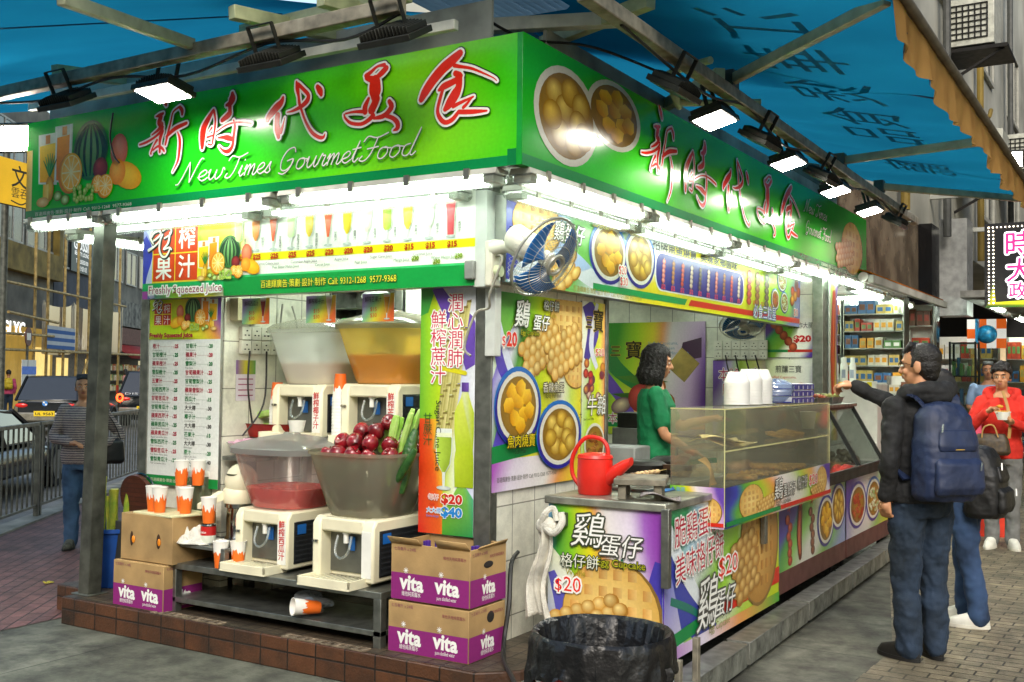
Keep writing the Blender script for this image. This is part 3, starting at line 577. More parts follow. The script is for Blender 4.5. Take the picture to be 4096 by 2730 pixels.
def fruit(c, ox, oy, s=1., k=3, mir=1):
    X = lambda x: ox + mir * x * s
    Y = lambda y: oy + y * s
    for x0, x1, t, cc in ((.0, .2, .36, ('ffd21a', 'ffb400')), (.18, .35, .4, ('ff9d0c', 'f07a00'))):
        c.P([(X(x0), Y(.02)), (X(x1), Y(.0)), (X(x1 + .01), Y(t)), (X(x0 - .01), Y(t))], 'eaf0dc', k); c.P([(X(x0 + .015), Y(.03)), (X(x1 - .03), Y(.02)), (X(x1 - .02), Y(t - .07)), (X(x0 + .005), Y(t - .08))], [cc[1], cc[1], cc[0], cc[0]], k + 1)
        c.S([(X(x1 - .015), Y(.05), .008 * s), (X(x1 - .012), Y(t), .008 * s)], 'f8fbef', k + 2, cap=False)
        c.R(X(x0 + .07) - (.05 * s if mir < 0 else 0), Y(t - .07), .05 * s, .06 * s, 'd98a3a', k + 2)
    c.E(X(.55), Y(.2), .18 * s, .2 * s, '8fc078', '2f6f30', k + 3, 26, (-.1, .7))
    for a in (-1.3, -.85, -.4, .05, .5, .95, 1.35):
        c.S([(X(.55 + .16 * math.sin(a) * q), Y(.2 + .19 * z), .010 * s * w) for q, z, w in ((.25, .9, .4), (.75, .5, 1.1), (1, 0, 1.3), (.85, -.5, 1.1), (.5, -.88, .5))], '123c22', k + 4)
    c.E(X(.84), Y(.17), .085 * s, .11 * s, 'f6a27c', 'd8603c', k + 4, 16, (-.2, .4))
    orange(c, X(.36), Y(.07), .12 * s, k + 6)
    c.E(X(.92), Y(.0), .15 * s, .085 * s, 'ffd93a', 'e6a000', k + 5, 18, (-.2, .4), -.35 * mir); c.E(X(.83), Y(.03), .08 * s, .085 * s, 'ffbe4a', 'f08a10', k + 6, 16, (-.2, .3))
    c.E(X(.66), Y(.07), .075 * s, .072 * s, 'b53a3a', '5a1016', k + 7, 16, (-.2, .4))
    orange(c, X(.64), Y(-.03), .055 * s, k + 8, 1.1); orange(c, X(.72), Y(-.05), .075 * s, k + 9, 1.05)
    c.E(X(.13), Y(-.02), .045 * s, .09 * s, 'ffd23a', 'c07a10', k + 6, 12)
    for i in range(7): a = -.9 + i * .3; c.S([(X(.13), Y(.07), .012 * s), (X(.13 + .09 * math.sin(a)), Y(.1 + .12 * math.cos(a)), .003 * s)], ('2f7a2c', '5aa040')[i % 2], k + 7)
    c.R(X(.06) - (.06 * s if mir < 0 else 0), Y(-.1), .06 * s, .11 * s, ['f3b820', 'ffe070', 'ffe070', 'f3b820'], k + 7)
    c.E(X(.06), Y(-.11), .07 * s, .035 * s, 'f6dc9a', 'd09a40', k + 8, 12)
    for x, y in ((.22, -.08), (.3, -.11)): c.E(X(x), Y(y), .045 * s, .035 * s, '7a5a2c', None, k + 7, 12); c.E(X(x), Y(y), .038 * s, .03 * s, 'e8f0b0', '6fae28', k + 8, 12)
    q = random.Random(5)
    for i in range(26): c.E(X(.5 + q.uniform(-.1, .1)), Y(-.08 + q.uniform(-.055, .045)), .02 * s, .02 * s, 'd8ee80', '7fa828', k + 9 + i % 2, 8, (-.2, .3))
def board(name, label, cat, loc, rz, w, h, d, mt, group=None):
    t = T(name, label, cat, loc, rz, group); g = G(); g.box(0, 0, 0, w, d, h); g.build('board', mt, t, bev=.002); return t, Cv(w, h)
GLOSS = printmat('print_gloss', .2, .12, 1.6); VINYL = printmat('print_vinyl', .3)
ALU = M('alu', 'a9aca6', .4, .7, n=.1)
CJ = dict(ol=[(.011, '20201c'), (.006, WHT)])
def brush(c, pts, k, W=RED, o1=.011, o2=.0145, f=lambda x, y: (x, y), sc=1, b='16160f', w='fcfcf6'):
    pts = [[(*f(x / 1000, y / 1000), q / 1000 * sc) for x, y, q in s_] for s_ in pts]
    for s_ in pts: c.S(s_, b, k, o2, .002, .002)
    for s_ in pts: c.S(s_, w, k + 1, o1)
    for s_ in pts: c.S(s_, W, k + 2)
CURS = {'e': (.72, [(0, .35), (.45, .5), (.6, .8), (.4, 1), (.1, .7), (.1, .25), (.4, 0), (.75, .25)]), 'w': (1.15, [(0, .7), (.15, 1), (.1, .4), (.25, 0), (.5, .3), (.6, .9), (.57, .3), (.72, 0), (1, .4), (1.05, 1), (1.2, .8)]),
 'i': (.5, [(0, .3), (.2, 1), (.12, .3), (.25, 0), (.5, .25)], [(.32, 1.45), (.34, 1.5)]), 'm': (1.15, [(0, .6), (.15, 1), (.1, 0), (.15, .5), (.45, 1), (.45, 0), (.5, .5), (.8, 1), (.85, .5), (.82, .1), (.97, 0), (1.2, .3)]),
 's': (.65, [(0, .1), (.4, 1), (.37, .5), (.5, .2), (.3, 0), (.05, .15)]), 'o': (.85, [(.5, .95), (.15, .8), (.1, .2), (.4, 0), (.7, .4), (.6, .9), (.4, .9), (.9, .8)]), 'u': (.98, [(0, .6), (.15, 1), (.12, .3), (.3, 0), (.6, .4), (.72, 1), (.67, .3), (.8, 0), (1, .3)]),
 'r': (.72, [(0, .2), (.2, 1.1), (.3, .9), (.5, .9), (.4, .2), (.55, 0), (.75, .25)]), 't': (.6, [(.1, .3), (.4, 1.8), (.2, .4), (.35, 0), (.6, .3)], [(.0, 1.1), (.6, 1.2)]), 'd': (.98, [(.5, .95), (.15, .8), (.1, .2), (.4, 0), (.65, .4), (.95, 2.2), (.65, .4), (.78, 0), (1, .25)]),
 'N': (1.5, [(-.1, -.1), (.15, .1), (.6, 1.95)], [(.6, 1.95), (.9, 0)], [(.9, 0), (1.35, 2), (1.6, 2.1)]), 'T': (1.2, [(0, 1.6), (.25, 2), (.9, 1.8), (1.6, 2.1)], [(.95, 1.85), (.75, .6), (.4, 0), (.0, .1), (.15, .4)]),
 'G': (1.4, [(1.1, 1.6), (.9, 2), (.4, 1.8), (.1, 1), (.2, .2), (.6, 0), (1, .4), (1.05, .9)], [(.6, .85), (1.1, .95), (.9, .1), (.5, -.3), (.1, -.15)]), 'F': (1.2, [(0, 1.6), (.25, 2), (.9, 1.8), (1.6, 2.1)], [(.95, 1.85), (.75, .6), (.4, 0), (.0, .1), (.15, .4)], [(.4, .95), (1.15, 1.05)])}
def cursive(c, txt, x, y, xh, W, k, w=.0035, col='eef0e4', rot=0):
    adv = sum(CURS[ch][0] if ch in CURS else .6 for ch in txt); sx = W / adv; ax = 0
    for ch in txt:
        if ch in CURS:
            for st_ in CURS[ch][1:]:
                q = []
                for px, py in st_:
                    X = (ax + px) * sx + py * xh * .35; Y = py * xh; q.append((x + X * math.cos(rot) - Y * math.sin(rot), y + X * math.sin(rot) + Y * math.cos(rot), w))
                c.S(q, '1c4a1c', k, .0022, .001, -.001); c.S(q, col, k + 1)
            ax += CURS[ch][0]
        else: ax += .6
CALL = '百達輝廣告·策劃·設計·制作 Call: 9312-1268  9577-9368'
GREEN = [(0, '14b41c'), (.25, '1ccc1c'), (.5, '28d816'), (.72, '5ae412'), (.85, '8ae80e'), (1, '3cd014')]
# ---- sign over the juice counter
sa, c = board('sign_board', 'long green sign with five red brush characters and painted fruit, over the juice counter', 'sign', (-3.37, -.45, 2.6), 0, 3.79, .635, .05, ALU)
bg(c, GREEN, -.12); c.R(0, 0, 3.79, .05, '0b8c48', 1); c.R(3.74, 0, .05, .08, '0b7c40', 1); c.G(0, .05, .06, .4, [(0, 'e6b030'), (1, 'f0dc8a')], 1)
fruit(c, .13, .2, .95, 2); c.T(CALL, .1, .012, .022, 'e9ecd8', 2, W=.95)
c.build('printed_face', sa, GLOSS)
c2 = Cv(3.79, .635)
for nm in BRUSH: brush(c2, BRUSH[nm], 18)
cursive(c2, 'New', 1.47, .105, .06, .37, 22); cursive(c2, 'Times', 1.86, .105, .06, .36, 22); cursive(c2, 'Gourmet', 2.27, .105, .06, .56, 22); cursive(c2, 'Food', 2.84, .105, .062, .36, 22)
c2.build('lettering', sa, VINYL)
g = G(); g.tube(crom([(.87, -.01, .6), (.86, -.02, .45), (.9, -.02, .33), (.95, -.02, .28)]), .006, 6); g.build('hanging_wire', M('cable', '2a2a26', .6), sa)
# ---- sign over the snack counter
GRB = M('green_edge', '0f9a30', .3)
sb, c = board('sign_board', 'long green sign with two bowls of food, running along the right kiosk side', 'sign', (.45, -.45, 2.6), PI / 2, 6.9, .635, .05, GRB)
bg(c, [(0, '1cb428'), (.12, '2acc20'), (.3, '4cd012'), (.5, '46dc14'), (.7, '1cb822'), (.85, '18aa26'), (1, '16b422')], .1); c.R(0, 0, 6.95, .055, '0b8c48', 1)
bowl(c, .44, .32, .34, .25, 'ball', 2, None, wf=1); bowl(c, .99, .44, .34, .19, 'siu', 2, None, seed=9, wf=1); 
for i, nm in enumerate(BRUSH):
    P = [q for s_ in BRUSH[nm] for q in s_]; x0, x1 = min(p[0] for p in P) / 1000, max(p[0] for p in P) / 1000; y0, y1 = min(p[1] for p in P) / 1000, max(p[1] for p in P) / 1000
    u0, u1, v0, v1 = ((1.33, 1.85, .07, .63), (2.0, 2.54, .13, .55), (2.68, 3.24, .12, .55), (3.4, 3.83, .11, .55), (4.0, 4.5, .14, .56))[i]
    brush(c, BRUSH[nm], 14, sc=1.05, f=lambda x, y: (u0 + (x - x0) / (x1 - x0) * (u1 - u0), v0 + (y - y0) / (y1 - y0) * (v1 - v0)))
cursive(c, 'New Times', 4.62, .42, .055, .72, 18); cursive(c, 'Gourmet Food', 4.66, .24, .055, .8, 18)
waffle(c, 6.3, .28, .4, .25, 3, 6); eggw(c, 6.0, .2, .6, .22, 4, 6, .15, 8); c.T(CALL, 5.2, .015, .024, 'e9ecd8', 2, W=1.1)
c.build('printed_face', sb, GLOSS)
# ---- menu box over the juice counter
ma, c = board('menu_box', 'menu light box with a row of juice glasses and prices over the juice counter', 'menu', (-2.63, -.1, 2.07), 0, 2.59, .5, .1, ALU)
bg(c, [(0, 'a0a8e0'), (.02, '4a58c8'), (.06, '7ac8a0'), (.12, '8ad040'), (.22, 'f0e81a'), (.28, 'e6e44a'), (.33, 'f2f6dc'), (.35, 'f4f7ee'), (1, 'f4f7ee')], .02)
swoosh(c, [(.0, .4, .03), (.06, .25, .06), (.03, .1, .05), (0, 0, .03)], '3c48c4'); swoosh(c, [(.02, .5, .02), (.12, .3, .03), (.06, .1, .03), (.1, 0, .02)], 'c8d0f0')
c.R(0, .05, .74, .05, '12b060', 2); c.R(.0, 0, .05, .05, 'b050b0', 2); c.R(.74, 0, 1.85, .11, '0f9440', 2); c.R(.74, .11, 1.85, .012, '3cc070', 2); c.R(.82, .205, 1.77, .045, 'f0f014', 2)
c.R(.09, .1, .43, .37, 'f0e030', 3)
for i in (0, 1):
    for j in (0, 1): c.R(.1 + i * .208, .11 + j * .18, .2, .172, 'e04818', 4)
for ch, x, y in (('榨', .41, .325), ('果', .2, .135), ('汁', .41, .14)): c.T(ch, x, y, .125, WHT, 5, al='c', b=.004)
for s_ in XIAN: c.S([(x / 1000, y / 1000, q / 1000) for x, y, q in s_], '22261e', 6, .006, .006, -.006)
for s_ in XIAN: c.S([(x / 1000, y / 1000, q / 1000) for x, y, q in s_], 'f4f4ec', 7)
fruit(c, .52, .17, .5, 8); c.T('Freshly Squeezed Juice', .08, .03, .055, 'a01850', 22, W=.66, ol=[(.009, WHT)])
JU = (('c8e08a', 2, 'xx', 25), ('f08a20', 0, 'Orange Juice', 25), ('f05a1c', 1, 'Carrot Celery Juice', 25), ('c0dca0', 2, 'Pear Bitter Melon Juice', 25), ('e8c81c', 0, 'Cucumber Apple Juice', 25), ('f0602a', 1, 'Carrot Juice', 20), ('e6cc22', 0, 'Apple Juice', 20), ('ece8d0', 0, 'Pear Juice', 20), ('a8c82a', 2, 'Sugar Cane Juice', 20), ('ecc62c', 0, 'Mango Juice', 15), ('efeee2', 0, 'Coconut Juice', 15), ('e8505a', 3, 'Water Melon Juice', 15))
JC = ('青瓜汁', '鮮橙汁', '甘筍西芹汁', '雪梨涼瓜汁', '青瓜蘋果汁', '甘筍汁', '蘋果汁', '雪梨汁', '甘蔗汁', '芒果汁', '椰子汁', '西瓜汁')
for i, (cc, kd, nm, pr) in enumerate(JU):
    x = .87 + i * .1425; glass(c, x, .26, .215, cc, 9, kd); c.T('$%d' % pr, x + .01, .212, .033, 'c03a10', 9, al='c', b=.002)
    if nm != 'xx': c.T(nm, x - .04, .175 - .025 * (i % 2), .018, '5a8a5a' if i % 2 else '6a6a6a', 9, al='c')
    for j, ch in enumerate(JC[i]): c.T(ch, x + .055, .325 - .019 * j, .017, '2c2c28', 9, al='c')
    if i > 8: c.T('$30', x + .03, .125 if i == 10 else .15, .025, '7a9a10', 10, b=.002)
c.T(CALL, 1.06, .04, .042, 'f0e83c', 9, W=1.02, ol=[(.004, '0a5a28')])
c.build('printed_face', ma, VINYL)
# ---- snack menu box along the right side
mb, c = board('menu_box', 'long snack menu light box with waffle, bowls and skewers along the right side', 'menu', (.1, -.02, 2.09), PI / 2, 5.49, .46, .1, ALU)
bg(c, [(0, '4a4ab8'), (.04, '8aa8d8'), (.07, '5aa840'), (.2, '6ab848'), (.25, 'dce6ea'), (.33, 'e8ece4'), (.36, 'e8d820'), (.66, 'e0e010'), (.8, 'a8d820'), (.9, '8ac840'), (.95, '7a6ac8'), (1, '9ab0e0')], -.1, warp=.03)
swoosh(c, [(0, .4, .05), (.1, .25, .08), (.05, 0, .08)], '4048b0'); swoosh(c, [(.0, .05, .06), (.5, .2, .05), (.9, .12, .06), (1.3, .02, .04)], 'dfe6ee'); swoosh(c, [(.3, .3, .03), (.8, .18, .05), (1.1, .05, .05)], 'a8c0e8')
waffle(c, .32, .34, .26, .16, 3, 6); eggw(c, .62, .12, .3, .2, 4, 3, .5, 7); c.T('鷄蛋仔', .5, .29, .1, WHT, 9, ol=[(.008, '303028')], sk=.2)
bowl(c, 1.21, .28, .27, .2, 'siu', 4); bowl(c, 1.67, .29, .25, .2, 'ball', 4, seed=4)
c.T('魚肉燒賣', .98, .42, .045, 'e8d820', 9, ol=[(.005, '303018')]); c.T('香辣魚蛋', 1.5, .43, .045, 'e8d820', 9, ol=[(.005, '303018')])
c.T('$20', 1.34, .16, .06, RED, 14, ol=[(.008, WHT)]); c.T('$30', 1.36, .09, .06, RED, 14, ol=[(.008, WHT)])
c.T('招牌魚蛋燒賣  美味家鄉鹵味', 1.87, .38, .075, '1c1c18', 6, W=1.68, b=.002)
def rrect(x, y, w, h, r, col, k): c.P([(x + w - r + r * math.cos(a), y + h - r + r * math.sin(a)) for a in (0, .4, .8, 1.2, PI / 2)] + [(x + r - r * math.sin(a), y + h - r + r * math.cos(a)) for a in (0, .4, .8, 1.2, PI / 2)] + [(x + r - r * math.cos(a), y + r - r * math.sin(a)) for a in (0, .4, .8, 1.2, PI / 2)] + [(x + w - r + r * math.sin(a), y + r - r * math.cos(a)) for a in (0, .4, .8, 1.2, PI / 2)], col, k)
rrect(1.92, .1, 1.8, .27, .1, 'f0f0ea', 3); rrect(1.935, .11, 1.77, .25, .095, '2c2c8c', 4)
def skewer(x, y, h, i, k=6, w=.03):
    c.S([(x, y - h * .1, .004), (x + .02, y + h, .004)], 'c8a060', k)
    cc = (('e8b0a0', 'b84a40'), ('c88a4a', '7a4a20'), ('e86a50', 'a02a20'), ('f0e8d8', 'b09a80'), ('8a7a5a', '4a4030'), ('f4ece0', 'c09a80'))[i % 6]
    for j in range(5): c.E(x + .004 * j, y + h * (.1 + .19 * j), w, h * .11, cc[0], cc[1], k + 1 + j % 2, 10, (-.2, .3))
for i in range(10): skewer(2.05 + i * .17, .16, .17, i); c.T('$12' if i < 7 else '$15', 2.05 + i * .17, .118, .035, 'f04868', 9, al='c', b=.002)
for i, x in enumerate((3.84, 4.05, 4.3)): skewer(x, .12, .3, (2, 1, 4)[i], 5, .06); c.T('$2$15'[:2] + '0', x + .1, .13, .04, RED, 8)
bowl(c, 4.55, .21, .12, .1, 'red', 4); bowl(c, 4.82, .2, .12, .1, 'green', 4); bowl(c, 4.75, .39, .14, .1, 'green', 4)
for i in range(8): c.E(5.05 + .22 * R.random(), .2 + .2 * R.random(), .06, .05, R.choice(['d84a3a', 'f0b030', '3a2a3a', 'f0e0c0']), '8a3a20', 5 + i % 3, 10, (-.2, .3))
c.T('$20', 5.1, .1, .07, RED, 9, ol=[(.008, WHT)]); c.P([(1.0, .03), (2.45, .03), (2.5, .075), (1.0, .075)], '129a50', 2); c.P([(2.52, .03), (5.49, .03), (5.49, .075), (2.57, .075)], 'd82c18', 2); c.T('必食三粒星', 3.95, .03, .1, WHT, 9, ol=[(.008, '3a62b0')])
c.T(CALL, .75, .01, .03, 'b0a030', 3, W=.95)
c.build('printed_face', mb, VINYL)
# ---- juice price list
pl, c = board('price_list', 'tall white juice price list with fruit picture on top, left of the juice window', 'menu', (-2.67, -.012, .87), 0, .67, 1.2, .02, ALU)
c.R(0, 0, .67, 1.2, 'eceee8'); c.G(0, .94, .67, .26, [(0, 'c8e020'), (.3, 'b8d818'), (.6, 'e8e430'), (.8, 'f0a040'), (1, '7a4ab8')], 1, .3)
c.R(.05, 1.03, .17, .15, 'f0e030', 2)
for i in (0, 1):
    for j in (0, 1): c.R(.055 + i * .082, 1.035 + j * .073, .077, .067, 'c83018', 3)
for ch, x, y in (('榨', .176, 1.117), ('果', .094, 1.043), ('汁', .176, 1.043)): c.T(ch, x, y, .05, WHT, 4, al='c')
for s_ in XIAN: c.S([((x - 10) / 2350 + .02, y / 2350 + 1.0, q / 2350) for x, y, q in s_], '2a3026', 5, .003, .003, -.003); c.S([((x - 10) / 2350 + .02, y / 2350 + 1.0, q / 2350) for x, y, q in s_], 'f4f4ec', 6)
fruit(c, .64, 1.05, .4, 4, -1); c.T('Freshly Squeezed Juice', .03, .955, .03, 'a81838', 20, W=.4, b=.002)
LA = (('橙汁', 'Orange Juice', 25), ('甘筍橙汁', 'Carrot Orange Juice', 25), ('蘋果橙汁', 'Apple Orange Juice', 25), ('雪梨橙汁', 'Pear Orange Juice', 25), ('五寶汁', '5 Veggies Juice', 25), ('甘筍西芹汁', 'Carrot Celery Juice', 25), ('甘筍苦瓜汁', 'Carrot Bitter Melon Juice', 25), ('甘筍青瓜汁', 'Carrot Cucumber Juice', 25), ('蘋果西芹汁', 'Apple Celery Juice', 25), ('蘋果苦瓜汁', 'Apple Bitter Melon Juice', 25), ('蘋果青瓜汁', 'Apple Cucumber Juice', 25), ('雪梨西芹汁', 'Pear Celery Juice', 25), ('雪梨苦瓜汁', 'Pear Bitter Melon Juice', 25), ('雪梨青瓜汁', 'Pear Cucumber Juice', 25))
LB = (('甘筍汁', 'Carrot Juice', 20), ('蘋果汁', 'Apple Juice', 20), ('雪梨汁', 'Pear Juice', 20), ('甘筍蘋果汁', 'Carrot Apple Juice', 25), ('甘筍雪梨汁', 'Carrot Pear Juice', 25), ('蘋果雪梨汁', 'Apple Pear Juice', 25), ('西瓜汁', 'Water Melon Juice', 15), ('大大樽', 'Extra-large', 30), ('椰子汁', 'Coconut Juice', 15), ('大大樽', 'Extra-large', 30), ('芒果汁', 'Mango Juice', 15), ('大大樽', 'Extra-large', 30), ('蔗汁', 'Sugar Cane Juice', 20), ('大大樽', 'Extra-large', 40))
for q, (LL, x0) in enumerate(((LA, .045), (LB, .36))):
    for i, (z, e, p) in enumerate(LL):
        y = .885 - i * .0565; cc = ('b8183c', '0f8040')[(i + q) % 2] if not z.startswith('大') else '4a4a46'
        w = c.T(z, x0, y, .027, cc, 2, b=.001); c.T('·' * 10, x0 + w + .005, y, .02, cc, 2, W=max(.02, .19 - w)); c.T('$', x0 + .2, y, .014, cc, 2); c.T(str(p), x0 + .213, y, .026, cc, 2, b=.0016); c.T(e, x0, y - .02, .014, '6a6a66', 2, res=1)
c.R(0, 0, .67, .06, '128a40', 1); c.T(CALL[:20], .05, .02, .02, 'e0e0c0', 2, W=.4)
c.build('printed_face', pl, VINYL)
# ---- sugar cane banner
sc_, c = board('sugar_cane_banner', 'tall banner with sugar cane and a green juice bottle, beside the corner post', 'banner', (-.45, -.012, .74), 0, .36, 1.34, .02, ALU)
c.G(0, 0, .36, 1.34, [(0, '5aa830'), (.15, '90c828'), (.4, 'c8e020'), (.55, 'e8f0d0'), (.7, 'c8d0f0'), (1, 'e8ecf4')], 0, .25, 20, 20, .06)
swoosh(c, [(.1, 1.34, .03), (.2, 1.2, .05), (.3, 1.1, .08), (.36, .9, .06)], '6a4ab0'); c.P([(.03, 1.34), (.1, 1.34), (.05, 1.2), (0, 1.18), (0, 1.34)], '40a040', 1)
c.G(0, 0, .16, .62, [(0, 'd83018'), (.6, 'e86020'), (1, 'f0c030')], 1, .5, 10, 10, .1); c.P([(.16, 0), (.36, 0), (.36, .2), (.28, .3), (.16, .1)], ['4aa030', '2a9050', '4aa880', '88c848', '70b030'], 2)
for i in range(6):
    x0, y0 = .16 + i * .022 + .02, 1.1 + .03 * (i % 3); x1 = .08 + i * .02; 
    for j in range(5):
        ya, yb = y0 - j * .15 + .1, y0 - (j + 1) * .15 + .106; t0, t1 = j / 5, (j + 1) / 5
        X = lambda t: x0 * (1 - t) + x1 * t + .03
        c.P([(X(t1) - .014, yb), (X(t1) + .014, yb), (X(t0) + .014, ya), (X(t0) - .014, ya)], ['a8a050', 'dcd490', 'e4dc98', 'aaa254'], 3)
        c.P([(X(t0) - .015, ya - .012), (X(t0) + .015, ya - .012), (X(t0) + .015, ya + .004), (X(t0) - .015, ya - .004)], '8a7e40', 4)
c.S([(.12, .9, .012), (.3, .87, .012)], 'd8d020', 5)
c.P([(.24, .26), (.36, .26), (.37, .4), (.355, .46), (.365, .55), (.365, .66), (.33, .74), (.32, .78), (.285, .78), (.275, .74), (.235, .66), (.235, .55), (.245, .46), (.235, .4)], ['a8c020', '98b018', 'b0c828', 'a8c020', 'b8d030', 'b0c828', 'd0dc60', 'c8d8a0', 'd8e0b0', 'd8e060', 'c8dc40', 'c0d838', 'b8d030', 'c0d434'], 6)
c.R(.28, .77, .045, .05, ['4a2a7a', '6a4aa8', '7a5ab8', '4a2a7a'], 7)
glass(c, .17, .24, .33, 'a8c838', 8, 0, 'e8f0c8')
for t, x, y in (('潤心潤肺', .235, 1.21), ('鮮榨蔗汁', .125, 1.12)): c.V(t, x, y, .085, 'c8184a', 10, .1, ol=[(.007, WHT)])
c.V('甘蔗汁', .06, .6, .05, '1a5a2a', 10, .06); c.T('Sugar Cane Juice', .115, .72, .04, '2a3a2a', 10, rot=-PI / 2, W=.38)
c.T('$20', .16, .17, .055, 'd02818', 10, W=.13, ol=[(.006, WHT)], b=.003); c.T('$40', .16, .1, .055, '2088d8', 10, W=.13, ol=[(.006, WHT)], b=.003); c.T('每杯', .07, .185, .028, 'd02818', 10, ol=[(.003, WHT)]); c.T('cup', .08, .155, .02, 'd02818', 10); c.T('大大樽', .06, .115, .026, '2088d8', 10, ol=[(.003, WHT)]); c.T('Extra-large', .06, .09, .015, '2088d8', 10)
c.build('printed_face', sc_, VINYL)
# ---- egg cupcake and fish ball poster on the tiled wall
EG = [(0, '7a6ad0'), (.08, 'e4e6f4'), (.16, '4a9a3a'), (.3, '9ad020'), (.5, 'dce81a'), (.62, 'f4ea5a'), (.72, 'f8f4e4'), (.86, 'c8e058'), (1, 'e8dc30')]
po, c = board('food_poster', 'big poster with egg waffles and two blue rimmed bowls on the white tiled wall', 'poster', (.012, 0, .98), PI / 2, 1.005, 1.07, .01, ALU)
bg(c, EG, -.3); c.P([(0, 1.07), (0, .6), (.08, .75), (.3, 1.0), (.3, 1.07)], ['3a8a3a', 'e8f0e8', '8ac850', 'b8d838', '4aa83a'], 1)
swoosh(c, [(0, .95, .03), (.08, .7, .05), (.2, .55, .06), (.1, .3, .06), (0, .1, .05)], '5a4ac0', 1); swoosh(c, [(.02, .98, .02), (.14, .72, .03), (.3, .5, .03)], 'dfe6f8', 2); swoosh(c, [(.9, 1.07, .02), (.99, .9, .03)], '8a5ab0', 1)
c.G(0, 0, 1.005, .17, [(0, 'b050c0'), (.2, 'e8e0f0'), (.6, 'f4f0e8'), (.75, 'f0a050'), (1, 'f0e020')], 2, -.1); c.P([(0, .15), (.62, .2), (.62, .3), (0, .24)], '128a44', 2); c.P([(.62, .2), (1.005, .24), (1.005, .33), (.62, .3)], 'e03018', 2)
waffle(c, .86, .93, .25, .2, 4, 7); waffle(c, .93, .68, .16, .13, 4, 6); eggw(c, .5, .78, .42, .22, 4, 6, .45, 8); eggw(c, .78, .77, .42, .24, 4, 6, .35, 12)
bowl(c, .25, .45, .25, .22, 'siu', 16); bowl(c, .71, .28, .27, .2, 'ball', 24)
c.T('鷄', .2, .9, .13, WHT, 16, ol=[(.008, '2c3c20')], sk=.2, b=.003); c.T('蛋仔', .4, .885, .075, WHT, 16, ol=[(.006, '2c3c20')], sk=.2, b=.002); c.T('Egg Cupcake', .27, .845, .032, 'c8c818', 16, ol=[(.003, '38401a')]); c.T('格仔餅', .52, 1.0, .05, 'e8ecd8', 16, ol=[(.005, '303828')]); c.T('Waffle', .57, .955, .03, 'b8a818', 16)
c.T('$', .075, .78, .06, RED, 16, ol=[(.007, WHT)]); c.T('20', .125, .78, .085, RED, 16, ol=[(.008, WHT)], b=.004)
c.T('香辣魚蛋', .5, .53, .05, 'f0ecd0', 34, ol=[(.006, '3a2a14')]); c.T('Spicy Fish Ball', .53, .495, .026, '4a4a30', 34); c.T('魚肉燒賣', .12, .235, .06, 'f0d818', 34, ol=[(.006, '3a3a14')]); c.T('Sui Mai', .2, .195, .032, '20301c', 34); c.T('小', .94, .46, .03, '2a2a20', 34); c.T('大', .94, .37, .03, '2a2a20', 34)
c.T(CALL, .05, .05, .025, '5a5a50', 4, W=.65)
c.build('printed_face', po, VINYL)
p2, c = board('food_poster', 'narrow poster with stuffed vegetables and a beef bowl, next to the service window', 'poster', (.014, 1.01, .9), PI / 2, .31, 1.16, .01, ALU)
c.G(0, 0, .31, 1.16, [(0, 'f0f4e0'), (.3, 'b8e040'), (.6, 'e0e818'), (.8, 'f0e860'), (1, 'f09060')], 0, -.3, 16, 16, .1); swoosh(c, [(.05, 1.16, .06), (.15, 1.0, .08), (.05, .8, .03)], '4a3aa0'); swoosh(c, [(.2, 1.16, .02), (.12, .9, .03), (.2, .75, .02)], 'dfe4f4', 2)
c.T('三', .04, 1.0, .07, '14140c', 8, ol=[(.005, 'd8b830')], sk=.1, b=.003); c.T('寶', .14, .99, .12, '14140c', 8, ol=[(.005, 'd8b830')], b=.003)
for i in range(12): a = R.uniform(.03, .28); b = R.uniform(.55, .8); c.E(a, b, .035, .03, R.choice(['e04a3a', 'f0a040', '6a3a5a', 'f4e0c8', 'd83030']), R.choice(['8a2018', '5a2a48', 'b06a20']), 4 + i % 3, 12, (-.2, .3))
c.T('$20', .17, .83, .05, RED, 8, W=.12, ol=[(.004, WHT)]); c.T('牛雜', .06, .47, .11, WHT, 8, ol=[(.006, '50502a')], sk=.15); c.T('Beef Lower Offal', .02, .43, .016, '2a2a20', 8)
bowl(c, .17, .28, .14, .13, 'beef', 4, None, wf=1); c.T('$50', .16, .1, .045, 'd83018', 8, W=.12); c.V('本號五香', .06, .12, .07, 'd04878', 8, .08); c.build('printed_face', p2, VINYL)
# ---- end wall posters inside
def inner(label, x, z, w, h): return board('food_poster', label, 'poster', (x, 5.285, z), 0, w, h, .012, ALU)
t, c = inner('large dark poster of stuffed vegetables priced 20, behind the attendant', -1.98, 1.0, 1.14, 1.16)
bg(c, [(0, '3a8a2a'), (.2, 'a0c828'), (.4, 'e8d838'), (.5, 'f0a060'), (.6, 'ece4e4'), (.85, 'd0b0d8'), (1, '6a3a98')], -.3)
swoosh(c, [(0, 1, .05), (.15, .7, .08), (.5, .45, .05)], '2a7a3a', 1); swoosh(c, [(0, .6, .08), (.2, .4, .06), (.3, .2, .08)], '6a4ab8', 1)
c.T('三', .1, .82, .1, '14140c', 8, ol=[(.006, 'd8b830')], b=.004); c.T('寶', .27, .8, .16, '14140c', 8, ol=[(.006, 'd8b830')], b=.004); c.T('$20', .55, .7, .07, 'c02018', 8, W=.2, ol=[(.006, WHT)])
for i, q in enumerate(('Stuffed Capsicums,', 'Eggplants, Green', 'Peppers with Minced Fish')): c.T(q, .52, .93 - i * .05, .035, '7a98b8', 8)
